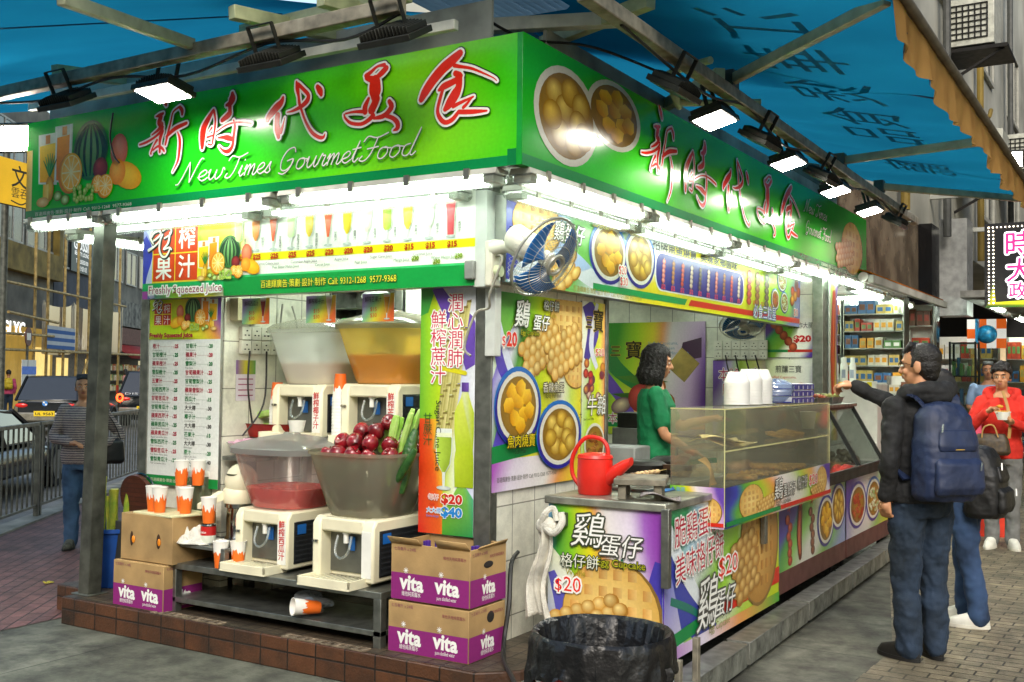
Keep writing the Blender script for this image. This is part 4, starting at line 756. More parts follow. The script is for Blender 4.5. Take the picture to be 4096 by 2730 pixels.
c.P([(.15, .6), (.45, .62), (.75, .55), (.4, .52)], '4a7a2a', 3); c.P([(.1, .42), (.4, .44), (.6, .36), (.3, .36)], '3a6a24', 3); c.E(.45, .38, .15, .15, 'e05a4a', '8a1a1c', 5, 20, (-.2, .4)); c.E(.22, .3, .12, .08, 'f0dcb0', '6a3a58', 4, 16, (0, .3), .4); c.E(.6, .5, .12, .1, 'f0a860', 'b86020', 4, 16); c.E(.7, .35, .12, .1, 'f0b070', 'a85a20', 5, 16)
c.P([(.85, .75), (1.1, .8), (1.1, 1.0), (.9, .95)], '4a2a4a', 3); c.R(0, .08, .75, .09, '1a8a44', 2); c.R(.75, .08, .4, .09, 'c83020', 2); c.T('本號三寶', .08, .12, .1, 'c83868', 8, W=.4, ol=[(.008, WHT)]); c.build('printed_face', t, VINYL)
t, c = inner('poster with pink characters below the white sockets', -.76, 1.05, .54, .72); bg(c, [(0, '7a58b0'), (.2, 'd8d0e8'), (.4, 'a8d040'), (.7, 'e8e888'), (1, 'e8d0d8')], -.3)
c.T('本號三寶', .06, .53, .11, 'c83868', 4, W=.42, ol=[(.007, WHT)]); c.T('馳名魅力', .1, .38, .11, 'c83868', 4, W=.4, ol=[(.007, WHT)]); c.build('printed_face', t, VINYL)
t, c = inner('poster of a fried sausage skewer priced 20, at the upper right inside the snack window', -.23, 1.8, .5, .37); bg(c, [(0, '58308a'), (.1, '3a9a3a'), (.4, '90c838'), (.55, 'ececdc'), (.85, 'e8e8e0'), (1, '5a3aa0')], -.4)
for i in range(5): c.E(.09 + i * .045, .32 - i * .055, .04, .045, 'd86a3a', '7a2a18', 4 + i % 2, 14, (-.2, .3))
c.T('香脆炸大腸', .22, .28, .05, '2a2a28', 6, W=.24); c.T('$20', .28, .15, .065, 'c01818', 6, W=.16, b=.004, ol=[(.005, WHT)]); c.R(.0, .05, .22, .025, '1a8a44', 3); c.R(.22, .05, .28, .025, 'c83020', 3); c.build('printed_face', t, VINYL)
t, c = inner('poster with a stuffed pepper picture at the lower right inside the snack window', -.23, 1.3, .5, .48); bg(c, [(0, 'd8e0b0'), (.5, 'ececdc'), (.8, 'e8e8e0'), (1, '7a4aa8')], -.3)
c.T('煎釀三寶', .1, .36, .06, '2a2a28', 6, W=.25); c.T('Stuffed Capsicums,', .04, .3, .028, 'd05a48', 6); c.T('with Minced Fish', .1, .22, .028, 'd05a48', 6); c.E(.35, .18, .1, .08, 'f0b050', 'c87018', 4, 16); c.E(.43, .15, .07, .08, 'd83a2a', '8a1a10', 5, 16); c.build('printed_face', t, VINYL)
t, c = board('sausage_banner', 'very narrow tall banner with one long red sausage at the far end of the kiosk', 'banner', (.36, 5.36, 1.0), PI / 2, .3, 1.6, .012, ALU)
c.G(0, 0, .3, 1.6, [(0, 'e8ecf4'), (.3, 'b8d870'), (.6, 'f0d840'), (1, '7a58b0')], 0, .2, 10, 10, .05); c.S([(.13, .45, .05), (.12, .8, .075), (.15, 1.2, .075), (.17, 1.4, .05)], 'c84020', 3); c.S([(.14, .5, .012), (.13, .85, .02), (.16, 1.3, .014)], 'f08a50', 4); c.S([(.14, .2, .006), (.14, .45, .006)], 'c8a060', 3); c.build('printed_face', t, VINYL)
# ---- small hanging price cards in the juice window
for i, (x, cc) in enumerate(((-1.86, 'a02028'), (-1.33, 'e8c8b8'), (-.9, 'e8a020'))):
    t, c = board('price_card', ('hanging price card with a dark red drink, leftmost above the juice dispensers', 'hanging price card with a pale pink drink, middle one above the juice dispensers', 'hanging price card with an orange drink, rightmost above the juice dispensers')[i], 'price card', (x, .03, 1.9), 0, .23, .16, .004, ALU, 'price cards hanging in the juice window')
    c.G(0, 0, .23, .16, [(0, 'a898d8'), (.3, '8ad090'), (.6, 'f0e840'), (1, 'f07038')], 0, -.5); glass(c, .18, .01, .15, cc, 2, 1); c.T('$15', .06, .06, .026, 'd83a18', 2); c.T('$30', .06, .025, .026, 'd83a18', 2); c.T(('鮮榨西瓜汁', '鮮榨椰子汁', '鮮榨芒果汁')[i], .02, .115, .028, '40304a', 2, W=.12); c.build('printed_face', t, VINYL)
t, c = board('leaflet', 'small colourful calendar leaflet on the inner tiled wall below the sockets', 'leaflet', (-1.998, .12, 1.42), PI / 2, .17, .26, .002, ALU); c.R(0, 0, .17, .26, 'd8d0d8'); c.G(0, .17, .17, .09, [(0, '7a4a98'), (.5, 'c8c030'), (1, '5a9a50')], 1); 
for i in range(4): c.R(.02, .03 + i * .035, .13, .008, 'a05a78', 1)
c.build('printed_face', t, VINYL)
# ================================================================ JUICE COUNTER
CREAM = M('cream', 'e6e0c2', .35, n=.06, ns=5); GREYP = M('grey_panel', '6a6c66', .35, .5, n=.1); WHITEP = M('white_plastic', 'e8e8e0', .35, n=.05)
MILKY = clear('milky', 'fcfdf8', .25, .12, .2); MILKD = clear('milky_dirty', 'c4bfa6', .3, .12, .36); BLUEP = M('blue_plastic', '1c62b0', .35, n=.05)
tb = T('steel_table', 'low stainless steel table with shelves, in front of the juice window', 'table', (0, 0, .17))
def part(name, mt, par, *boxes, bev=.003, **k):
    g = G()
    for b in boxes: g.box(*b)
    return g.build(name, mt, par, bev=bev, **k)
part('tabletop', STEEL, tb, (-2.05, -.33, .255, -.45, .13, .29)); part('lower_shelf', STEEL, tb, (-2.05, -.33, .06, -.45, .13, .09)); part('raised_shelf', STEEL, tb, (-2.08, -.31, .385, -1.62, .13, .405))
for x, y in ((-2.05, -.33), (-.5, -.33), (-2.05, .08), (-.5, .08)): part('leg', STEEL, tb, (x, y, 0, x + .05, y + .05, .256))
for x in (-2.08, -1.67): part('shelf_support', STEEL, tb, (x, -.31, .289, x + .05, -.27, .386))
sh = T('steel_shelf', 'upper stainless steel shelf inside the juice window', 'shelf', (0, 0, .17))
part('shelf_board', STEEL, sh, (-1.99, .2, .985, -.14, .8, 1.012)); part('shelf_board', STEEL, sh, (-1.99, .2, .5, -.14, .8, .53))
for x in (-1.98, -.2): part('leg', STEEL, sh, (x, .72, 0, x + .05, .77, 1.0)); part('leg', STEEL, sh, (x, .2, 0, x + .05, .25, 1.0))
def sq(r, z, n=32, e=3.2, sx=1, sy=1, cx=0, cy=0):
    o = []
    for k in range(n):
        a = 2 * PI * k / n; c, s = math.cos(a), math.sin(a); q = (abs(c) ** e + abs(s) ** e) ** (-1 / e); o.append((cx + sx * r * q * c, cy + sy * r * q * s, z))
    return o
def dispenser(label, loc, juice, level, lid, s=1., txt=None, rz=0, dirty=False, lidc=None, bowlm=None):
    t = T('juice_dispenser', label, 'juice dispenser', loc, rz, 'juice dispensers on the counter')
    W_, D_, H_ = .2 * s, .23 * s, .33 * s
    g = G(); g.prism([(-D_, .02), (D_, .02), (D_, H_ - .02), (D_ - .02, H_), (-D_ + .03, H_), (-D_, H_ - .04)], -W_, -W_ + .055 * s, 'x'); g.prism([(-D_, .02), (D_, .02), (D_, H_ - .02), (D_ - .02, H_), (-D_ + .03, H_), (-D_, H_ - .04)], W_ - .08 * s, W_, 'x'); g.box(-W_ + .05 * s, -D_ + .09 * s, .02, W_ - .07 * s, D_, H_ - .04)
    g.box(-W_ + .05 * s, -D_ + .01, H_ - .075 * s, W_ - .07 * s, D_, H_ - .004); g.build('body', CREAM, t, bev=.012)
    part('front_recess', GREYP, t, (-W_ + .055 * s, -D_ + .082 * s, .05, W_ - .08 * s, -D_ + .09 * s, H_ - .075 * s), bev=0)
    g = G(); g.box(W_, -D_ + .05, .05, W_ + .004, D_ - .03, H_ - .06)
    for i in range(9): g.box(W_ + .004, -D_ + .06, .06 + i * .026 * s, W_ + .008, D_ - .04, .07 + i * .026 * s)
    g.build('side_grille', M('grille', '23262a', .5, n=.2), t); part('grille_sticker', BLUEP, t, (W_ + .008, -D_ + .07, H_ - .13, W_ + .01, -D_ + .14, H_ - .075), bev=0)
    g = G(); z = .0
    g.box(-W_ + .02, -D_ - .13 * s, 0, W_ - .05, -D_ + .05, .012); 
    for b in ((-W_ + .02, -D_ - .13 * s, .01, -W_ + .03, -D_ + .02, .05), (W_ - .06, -D_ - .13 * s, .01, W_ - .05, -D_ + .02, .05), (-W_ + .02, -D_ - .13 * s, .01, W_ - .05, -D_ - .12 * s, .05)): g.box(*b)
    for i in range(12): x = -W_ + .035 + i * (2 * W_ - .1) / 12; g.box(x, -D_ - .12 * s, .035, x + .008, -D_ + .04, .04)
    g.build('drip_tray', CREAM, t, bev=.004)
    cx = -.01
    g = G(); g.cyl((cx, -D_ + .05, H_ - .01), (cx, -D_ + .05, H_ - .09), .022 * s, n=12); g.cyl((cx, -D_ + .045, H_ - .09), (cx, -D_ + .045, H_ - .14), .014 * s, n=10); tp = g.build('tap', WHITEP, t)
    part('tap_label', BLUEP, tp, (cx - .01, -D_ + .075, H_ - .17 * s, cx + .035, -D_ + .08, H_ - .1 * s), bev=0)
    g = G(); g.tube(crom([(cx - .045, -D_ + .03, H_ - .1), (cx - .04, -D_ + .0, H_ - .17 * s), (cx + .0, -D_ - .005, H_ - .2 * s), (cx + .05, -D_ + .0, H_ - .17 * s), (cx + .05, -D_ + .03, H_ - .1)]), .007); g.build('push_lever', clear('lever', 'dfe5e2', .5, .1, .25), tp)
    g = G()
    for dx in (.0, .022): g.cyl((-W_ + .018 + dx, -D_ - .001, H_ * .62), (-W_ + .018 + dx, -D_ - .014, H_ * .62), .008, n=10)
    g.build('lock_knob', M('chrome', 'b8b8b4', .15, 1, n=.05), t)
    part('label_plate', WHITEP, t, (W_ - .072 * s, -D_ - .004, .05, W_ - .012 * s, -D_ + .0, H_ - .06), bev=0)
    if txt:
        c = Cv(.06, .3); c.V(txt, .03 * s, .19 * s, .036 * s, 'c81c18', 0, .043 * s, b=.0012); c.build('label_text', t, VINYL, (W_ - .072 * s, -D_ - .004, .06))
    b0, B0, B1 = H_ + .0, .2 * s, .29 * s; BH = .31 * s
    g = G(); g.rings([sq(B0 * .92, b0 - .005, sy=.92), sq(B0, b0 + .02, sy=.92), sq(B0 + (B1 - B0) * .6, b0 + BH * .6, sy=.92), sq(B1, b0 + BH, sy=.92), sq(B1 + .012, b0 + BH + .002, sy=.92), sq(B1 + .012, b0 + BH + .02, sy=.92)], 0, (1, 0)); g.build('bowl', bowlm or (MILKD if dirty else MILKY), t)
    if juice:
        L = level; r1 = B0 + (B1 - B0) * L; g = G(); g.rings([sq(B0 * .9, b0 + .004, sy=.92), sq(B0 * .975, b0 + .022, sy=.92), sq(r1 * .975, b0 + BH * L, sy=.92), sq(r1 * .97, b0 + BH * L + .003, sy=.92)], 0, (1, 1)); g.build('juice', juice, t)
    if lid:
        g = G(); z = b0 + BH + .015; g.rings([sq(B1 + .02, z - .02, sy=.92), sq(B1 + .022, z + .012, sy=.92), sq(B1 - .01, z + .035 * s, sy=.92), sq(B1 * .6, z + .065 * s, sy=.92), sq(.05, z + .085 * s, sy=.92), sq(.04, z + .095 * s, sy=.92)], 0, (0, 1)); g.build('lid', lidc or MILKY, t)
    return t
dispenser('juice dispenser one third full of red watermelon juice with a clear lid', (-1.42, .02, .46), M('watermelon_juice', 'e02a1c', .25, n=.06), .36, 1, 1.05, '鮮榨西瓜汁', bowlm=clear('melon_bowl', 'fff0ec', .25, .12, .16), lidc=clear('grey_lid', 'd0d4d0', .4, .12, .35))
d_apple = dispenser('juice dispenser without lid whose murky bowl is heaped with red apples', (-.77, -.02, .46), None, 0, 0, 1.08, None, 0, True)
dispenser('juice dispenser holding a little pale coconut juice, on the upper shelf at the left', (-1.58, .47, 1.185), M('coconut_juice', 'f2e8cc', .3, n=.03), .42, 1, 1.05, '鮮榨椰子汁', bowlm=clear('coconut_bowl', 'ffffff', .25, .12, .42))
dispenser('juice dispenser half full of yellow mango juice, on the upper shelf beside the banner', (-1.0, .47, 1.185), M('mango_juice', 'ffb404', .3, n=.05), .52, 1, 1.08, '鮮榨芒果汁', bowlm=clear('mango_bowl', 'ffe88a', .25, .12, .3), lidc=clear('grey_lid2', 'c4c6bc', .4, .12, .35))
# apples
APL = M('apple_skin', '8a1420', .22, n=.3, ns=14, c2='4a0a10', coat=.25, rnd=.4)
def apple():
    g = G(); pr = [(.004, -.036), (.02, -.042), (.038, -.03), (.048, 0), (.046, .022), (.032, .036), (.016, .036), (.004, .028)]; g.lathe(pr, n=16, cap=(1, 1)); t = g.build('apple', APL); 
    h = G(); h.tube([(0, 0, .026), (.004, .002, .048)], .003, 5); h.build('stem', M('stem', '4a3018', .7), t); return t
ap = apple(); q = random.Random(3); n = 0; base = .46 + .357 + .335
WORDS = ('front left', 'front middle', 'front right')
apos = [(-.2, -.14, .0), (-.09, -.19, .0), (.02, -.2, .0), (.13, -.19, .0), (.22, -.12, .0), (-.22, .0, .0), (.22, .02, .0), (-.14, -.09, .06), (-.03, -.12, .065), (.08, -.12, .065), (.17, -.06, .06), (-.13, .03, .065), (.14, .06, .065), (-.06, -.02, .13), (.05, -.03, .13), (.0, .08, .12), (.1, .02, .175), (-.2, .12, .02), (.2, .14, .02), (0, .18, .05), (-.1, .14, .07)]
for i, (x, y, z) in enumerate(apos):
    o = ap if i == 0 else dup(ap)
    o.location = (-.77 + x, -.02 + y, base + z + q.uniform(-.008, .008)); o.rotation_euler = (q.uniform(-1, 1), q.uniform(-1, 1), q.uniform(0, 6)); o.scale = (q.uniform(.92, 1.06), q.uniform(.92, 1.06), q.uniform(.95, 1.14))
    tag(o, 'dark red apple in the heap piled in the open dispenser bowl', 'apple', 'red apples heaped in the dispenser bowl')
g = G()
for i in range(30): a = q.uniform(0, 6.3); d = q.uniform(0, .2); g.ell((d * math.cos(a), d * math.sin(a), .36 + q.uniform(.02, .29)), .04, 8, 6)
g.build('apple_fill', M('apple_dim', '5a2a20', .6), d_apple)
# celery, cucumbers
def celery(loc, L, lean, label, n=9, rz=0):
    t = T('celery_bunch', label, 'celery', loc, rz); q = random.Random(4)
    for i in range(n):
        x, y = q.uniform(-.05, .05), q.uniform(-.035, .035); g = G(); g.tube(crom([(x, y, 0), (x * 1.15, y, L * .5), (x * 1.5 + lean, y * 1.4, L * q.uniform(.85, 1.05))]), [.02] + [.019] * 7 + [.012], 7); g.build('stalk', M('celery', '8fc24a', .4, n=.25, ns=20, c2='c2dd8a'), t)
    return t
celery((-.6, .0, .98), .42, .06, 'bunch of pale green celery stalks standing behind the apples')
def gourd(label, pts, r, mt, name='cucumber', cat='cucumber', grp=None):
    g = G(); P = crom(pts, 5); m = len(P); g.tube(P, [r * (.45 + .55 * min(1, 4 * min(i, m - 1 - i) / m)) for i in range(m)], 12); o = g.build(name, mt); return tag(o, label, cat, grp)
CUC = M('cucumber_skin', '1e4a20', .4, n=.35, ns=30, c2='3f6a2c', b=.6, bs=60)
gourd('dark green cucumber leaning beside the celery, upright one', [(-.52, -.08, .95), (-.5, -.06, 1.12), (-.47, -.02, 1.3)], .036, CUC); gourd('long dark cucumber curving out to the right below the celery', [(-.55, -.12, 1.0), (-.47, -.13, 1.08), (-.38, -.14, 1.2)], .026, CUC)
gourd('pale ridged bitter melon tip poking up left of the celery', [(-.74, .02, 1.16), (-.72, .02, 1.26), (-.7, .02, 1.32)], .032, M('melon', '8ab048', .45, n=.3, ns=30, b=.8, bs=50), 'bitter_melon', 'bitter melon')
# juicer
t = T('electric_juicer', 'chrome juicer with a cream hood and spout, on the raised steel shelf', 'juicer', (-1.8, -.02, .575))
CHR = M('chrome_body', '9a9c98', .16, 1, n=.1)
g = G(); g.lathe([(.085, 0), (.09, .015), (.078, .03), (.08, .14), (.075, .2), (.09, .205), (.09, .23)], n=28, cap=(1, 1)); g.build('motor_body', CHR, t)
g = G(); g.lathe([(.095, .23), (.1, .25), (.1, .31), (.085, .33)], n=28, cap=(1, 1)); g.rings([[(x, -.08, z) for x, z in ((-.1, .25), (-.05, .25), (-.05, .3), (-.1, .3))], [(x, -.2, z - .05) for x, z in ((-.15, .25), (-.12, .25), (-.12, .28), (-.15, .28))]], sm=False); g.build('hood', CREAM, t)
g = G(); g.ell((.01, .0, .36), (.1, .1, .11), 20, 10); g.build('cap', CREAM, t); g = G(); g.lathe([(.03, .0), (.045, .01)], (.01, -.08, .4), 16, cap=(1, 1), sy=.5); g.build('feed_mouth', M('dark_hole', '4a5238', .6), t); part('switch', M('red_sw', 'a8321c', .4), t, (.05, -.085, .1, .08, -.07, .15))
# clear jar with white lid
t = T('plastic_jar', 'tall see-through jar with white lid, beside the price list', 'jar', (-2.16, .0, .73)); g = G(); g.lathe([(.075, 0), (.08, .01), (.08, .21), (.075, .22)], n=24, cap=(1, 0)); g.build('jar_body', clear('jar', 'b8c4a8', .3, .1, .3), t); g = G(); g.lathe([(.085, .215), (.087, .24), (.08, .25)], n=24, cap=(1, 1)); g.build('lid', WHITEP, t)
# cups
def cup(h=.15):
    t = T('paper_cup', 'x', 'cup'); g = G(); s = h / .15
    g.lathe([(.033 * s, 0), (.047 * s, h), (.049 * s, h), (.049 * s, h + .004), (.045 * s, h + .004), (.032 * s, .008)], n=24, cap=(1, 1))
    o = g.build('cup_body', cupm, t); return t
cupm = bpy.data.materials.new('cup_print'); cupm.use_nodes = True; N = cupm.node_tree.nodes; L = cupm.node_tree.links.new
tc = N.new('ShaderNodeTexCoord'); mp = N.new('ShaderNodeMapping'); mp.inputs['Scale'].default_value = (60, 60, 14); mp.inputs['Rotation'].default_value = (.0, .5, 0); L(tc.outputs['Object'], mp.inputs[0]); no = N.new('ShaderNodeTexNoise'); no.inputs['Scale'].default_value = 1; no.inputs['Detail'].default_value = 1; L(mp.outputs[0], no.inputs['Vector'])
sx = N.new('ShaderNodeSeparateXYZ'); L(tc.outputs['Object'], sx.inputs[0]); ma_ = N.new('ShaderNodeMath'); ma_.operation = 'MULTIPLY_ADD'; L(sx.outputs[2], ma_.inputs[0]); ma_.inputs[1].default_value = -7; ma_.inputs[2].default_value = .62
ad = N.new('ShaderNodeMath'); L(no.outputs[0], ad.inputs[0]); L(ma_.outputs[0], ad.inputs[1]); rp = N.new('ShaderNodeValToRGB'); e = rp.color_ramp.elements; e[0].position = .49; e[0].color = (.85, .83, .77, 1); e[1].position = .53; e[1].color = (.85, .16, .015, 1); L(ad.outputs[0], rp.inputs[0]); L(rp.outputs[0], N['Principled BSDF'].inputs['Base Color']); N['Principled BSDF'].inputs['Roughness'].default_value = .45
cp = cup(); ci = 0
def pcup(loc, label, flip=False, group=None, rot=None):
    global ci
    o = cp if ci == 0 else dup(cp); ci += 1; o.location = loc; o['label'] = label
    if 'group' in o: del o['group']
    if group: o['group'] = group
    o.rotation_euler = rot or ((PI, 0, 0) if flip else (0, 0, ci * 1.3))
G_ = 'orange and white paper cups at the juice counter'
for l, p in (('orange and white paper cup at the front left of the cutting board', (-2.27, -.28, .745)), ('orange and white paper cup at the front of the cutting board, second from left', (-2.19, -.3, .745)), ('orange and white paper cup at the back of the cutting board under another cup', (-2.13, -.17, .745)), ('orange and white paper cup at the right end of the cutting board', (-2.03, -.24, .745)), ('orange and white paper cup stacked on top of the others on the cutting board', (-2.15, -.17, .9)), ('orange and white paper cup behind the topmost one near the clear jar', (-2.08, -.1, .9)),
             ('orange and white paper cup standing on a milk tin', (-1.84, -.23, .7)), ('orange and white paper cup on the steel table in front of the raised shelf', (-1.68, -.28, .46)), ('orange and white paper cup half hidden beside the watermelon dispenser', (-1.6, -.22, .46))): pcup(p, l, group=G_)
def tower(loc, n, label):
    t = T('cup_tower', label, 'stack of cups', loc); g = G()
    for i in range(n): z = i * .02; g.lathe([(.05, z), (.05, z + .014), (.045, z + .02)], n=20)
    g.lathe([(.05, n * .02), (.046, n * .02 + .01)], n=20, cap=(0, 1)); g.build('cup_column', WHITEP, t); return t
tower((-1.27, .28, 1.185), 13, 'tall tower of nested white cups between the two upper dispensers'); pcup((-1.27, .28, 1.6), 'upside down orange cup on top of the tall cup tower between the upper dispensers', True, G_)
tower((-1.84, .33, 1.185), 10, 'shorter tower of nested white cups left of the coconut dispenser'); pcup((-1.84, .33, 1.54), 'upside down orange cup on the cup tower left of the coconut dispenser', True, G_)
g = G(); g.lathe([(.04, 0), (.055, .07), (.052, .07)], n=20, cap=(1, 0)); tag(g.build('plastic_cup', WHITEP, None, (-1.5, .15, 1.24)), 'small white plastic tub on the drip tray of the coconut dispenser', 'tub')
# tin
t = T('milk_tin', 'evaporated milk tin with red and white label on the raised shelf', 'tin', (-1.84, -.23, .575)); g = G(); g.lathe([(.045, 0), (.047, .005), (.045, .01), (.045, .11), (.047, .115), (.044, .12)], n=24, cap=(1, 1)); g.build('can', CHR, t); g = G(); g.lathe([(.0456, .055), (.0456, .108)], n=24); g.lathe([(.0456, .012), (.0456, .055)], n=24, m=1); g.build('label_band', [M('tin_red', 'b81c1c', .35), M('tin_white', 'd8dccc', .35)], t)
c = Cv(.08, .05); v, f = glyphs('Carnation', .01)
for px, py in v: a = -PI / 2 - .75 + px * .32; c.v.append((.0462 * math.cos(a), .0462 * math.sin(a), .068 + py * .022)); c.c.append(lin(WHT))
c.f = f; c.build('label_text', t, VINYL)
# towel on the raised shelf
def rag(name, label, cat, mt, loc, fn, nu=30, nv=24): g = G(); g.grid(fn, nu, nv); o = g.build(name, mt, None, loc, thick=.006); return tag(o, label, cat)
TOW = M('towel', 'dcdad0', .9, n=.12, ns=12, b=.6, bs=150)
rag('crumpled_towel', 'crumpled white towel at the left corner of the raised shelf', 'towel', TOW, (-1.98, -.22, .577), lambda u, v: (-.14 + .3 * u + .02 * math.sin(v * 9), -.11 + .22 * v + .02 * math.sin(u * 8), .004 + (.07 * math.sin(PI * u) * math.sin(PI * v) * (1 + .4 * math.sin(u * 17 + v * 5) + .35 * math.sin(v * 21)))))
# cutting board, brown box, vita boxes
part_ = lambda o, l, c_, g_=None: tag(o, l, c_, g_)
g = G(); g.prism([(-.2, -.13), (.17, -.16), (.24, .1), (-.1, .15)], 0, .014, 'z'); tag(g.build('cutting_board', M('board_cream', 'd8d4a8', .5, n=.1), None, (-2.17, -.22, .73), bev=.004), 'cream plastic cutting board lying on the brown cardboard box under the cups', 'cutting board')
CARD = M('cardboard', 'a8895a', .75, n=.15, ns=5, b=.1, bs=90)
def carton(loc, w, d, h, rz, label, name='cardboard_box', band=None, texts=(), open_=False, holes=False, group=None):
    t = T(name, label, 'box', loc, rz, group); g = G(); e = .006
    g.box(-w / 2, -d / 2, 0, w / 2, d / 2, h - .005) if not open_ else [g.box(*b) for b in ((-w / 2, -d / 2, 0, w / 2, d / 2, .01), (-w / 2, -d / 2, 0, w / 2, -d / 2 + e, h), (-w / 2, d / 2 - e, 0, w / 2, d / 2, h), (-w / 2, -d / 2 + e, 0, -w / 2 + e, d / 2 - e, h), (w / 2 - e, -d / 2 + e, 0, w / 2, d / 2 - e, h))]
    g.build('carton', CARD, t, bev=.003)
    if band:
        for nm, ln, ps, rr in (('front_print', w, (-w / 2, -d / 2 - .0005, 0), 0), ('side_print', d, (w / 2 + .0005, -d / 2, 0), PI / 2)):
            c = Cv(ln, h); c.R(.003, .004, ln - .006, h * .47, '8a1a72'); q = texts if nm[0] == 'f' else (.5,)
            c.T('七百毫升 x 24瓶', .02, h * .88, .016, '8a4a5a', 1); c.T('維他天地純蒸餾水', ln - .16, h * .8, .016, '8a3a4a', 1, W=.14)
            for i, tx in enumerate(q):
                sz = .085 if nm[0] == 'f' else .075; x = ln * tx; c.T('vita', x, h * .2, sz, WHT, 1, W=.145 if nm[0] == 'f' else .12, al='c', b=.004, rot=-.05)
                xs, ys = x - .035, h * .2 + sz * 1.12
                for a in range(4): c.S([(xs - .014 * math.cos(a * PI / 4), ys - .014 * math.sin(a * PI / 4), .0016), (xs + .014 * math.cos(a * PI / 4), ys + .014 * math.sin(a * PI / 4), .0016)], WHT, 1)
                c.T('維他純蒸餾水' if i == 0 else 'pure distilled water', x, h * .09, .022, WHT, 1, W=.12, al='c')
            c.build(nm, t, printmat('print_matt', .8), ps, (0, 0, rr))
    return t
VB = 'purple banded water boxes'
b1 = carton((-.15, -.16, .172), .5, .34, .265, .0, 'lower purple banded water box of the two stacked right of the steel table', band=1, texts=(.27, .72), group=VB)
b2 = carton((-.145, -.155, .44), .49, .34, .29, .0, 'upper water box of two, torn open with purple bottle caps showing', band=1, texts=(.27, .72), open_=True, group=VB)
g = G(); g.add([(-.245, -.171, .288), (-.05, -.171, .288), (-.05, -.215, .325), (-.245, -.205, .325)], [(0, 1, 2, 3)]); g.add([(.05, -.171, .288), (.245, -.171, .288), (.245, -.21, .33), (.05, -.2, .33)], [(0, 1, 2, 3)]); g.add([(.246, -.1, .288), (.246, .16, .288), (.26, .16, .31), (.26, -.1, .3)], [(0, 1, 2, 3)]); g.build('flap', CARD, b2, thick=.005)
g = G(); g.ell((.2455, .0, .2), (.003, .045, .018), 16, 8); g.build('hand_hole', M('hole', '1e1a16', .9, n=0), b2); g = G(); g.ell((.2505, .03, .2), (.003, .035, .03), 8, 6); g.build('hand_hole', MATS['hole'], b1)
b3 = carton((-2.25, -.25, .172), .45, .3, .28, 0, 'purple banded water box at the foot of the steel post, under the brown box', band=1, texts=(.28, .74), group=VB)
bx = carton((-2.22, -.2, .452), .46, .34, .285, 0, 'plain brown box with two oval holes showing oranges, beside the steel table', open_=False)
g = G(); g.ell((-.13, -.171, .13), (.014, .004, .045), 14, 8); g.build('hand_hole', M('hole2', '3a2410', .9, n=0), bx); g = G(); g.ell((.11, -.171, .13), (.018, .004, .045), 14, 8); g.build('hand_hole', MATS['hole2'], bx)
for i, x in enumerate((-2.335, -2.105)): g = G(); g.ell((x + .004, -.374, .578), (.013, .006, .022), 12, 8); tag(g.build('orange', M('orange_skin', 'ea8a12', .5, b=.4, bs=200)), 'orange seen through the %s hole of the brown box' % ('left', 'right')[i], 'orange', 'oranges in the brown box')
CAP = M('purple_cap', '4a2a8a', .35); BOT = clear('pet', 'cfdce0', .3, .05, .1)
def bottle(x, y, z, label, cap=CAP):
    t = T('water_bottle', label, 'bottle', (x, y, z)); g = G(); g.lathe([(.03, 0), (.032, .01), (.032, .17), (.026, .2), (.012, .222), (.012, .235)], n=16, cap=(1, 1)); g.build('bottle_body', BOT, t); g = G(); g.lathe([(.0145, .228), (.0145, .256), (.012, .258)], n=14, cap=(1, 1)); g.build('cap', cap, t); return t
bt = None
for i in range(6):
    for j in range(3):
        p = (-.145 - .2 + i * .077, -.155 - .1 + j * .085, .452 + .02 * ((i * j) % 2))
        if bt is None: bt = bottle(*p, 'purple capped water bottle standing in the torn open box'); bt['group'] = 'water bottles in the open box'
        else: dup(bt, p)
# bucket with sugar cane, round board
t = T('blue_bucket', 'tall blue plastic bucket holding sugar cane behind the steel post', 'bucket', (-2.98, .0, .174)); g = G(); g.lathe([(.14, 0), (.145, .01), (.19, .36), (.205, .365), (.205, .39), (.19, .39), (.14, .02)], n=32, cap=(1, 0)); g.build('bucket_body', M('blue_bucket_m', '1c4c9a', .4, n=.1), t)
g = G(); g.tube([(.19 * math.cos(a), -.02 + .19 * math.sin(a), .36 - .2 * math.cos(a * 2)) for a in ()] or [(-.06, -.2, .35), (-.0, -.215, .2), (.08, -.2, .34)], .004, 6); g.build('handle', STEEL, t)
CANE = M('cane', '7f9a2e', .45, n=.35, ns=14, c2='c0b840'); cn = None
for i, (x, y, h, lx) in enumerate(((-.08, -.08, .62, -.03), (-.02, -.09, .7, 0), (.05, -.07, .62, .03), (.1, -.04, .66, .1), (.0, .02, .6, -.05), (-.07, .05, .55, -.06), (.07, .07, .68, .08))):
    g = G(); P = []; Rr = []
    for k in range(11): f_ = k / 10; P.append((lx * f_, 0, h * f_ - .0)); Rr.append(.025 if k % 2 else .028)
    g.tube(P, Rr, 10); o = g.build('sugar_cane', CANE, None, (-2.98 + x, y, .2)); tag(o, ('short dark cane', 'tallest thick cane', 'middle cane', 'cane leaning right', 'rear cane', 'rear left cane', 'rear right cane')[i] + ' stalk standing in the blue bucket', 'sugar cane', 'sugar cane stalks in the blue bucket')
t = T('round_board', 'round dark wooden chopping board with a metal rim, leaning by the price list', 'chopping board', (-2.7, -.06, .6)); g = G(); g.cyl((0, 0, .17), (0, .03, .175), .155, n=36); g.build('board', bricks('dark_wood', '4a2416', '5a2c1a', '2a140c', .5, .03, .3, .002, .5, '3a1c10', 6, .1, plane='xz'), t)
g = G(); g.tube([(.158 * math.cos(a), .032, .172 + .158 * math.sin(a)) for a in (2 * PI * k / 36 for k in range(37))], .006, 6); g.build('rim', CHR, t)
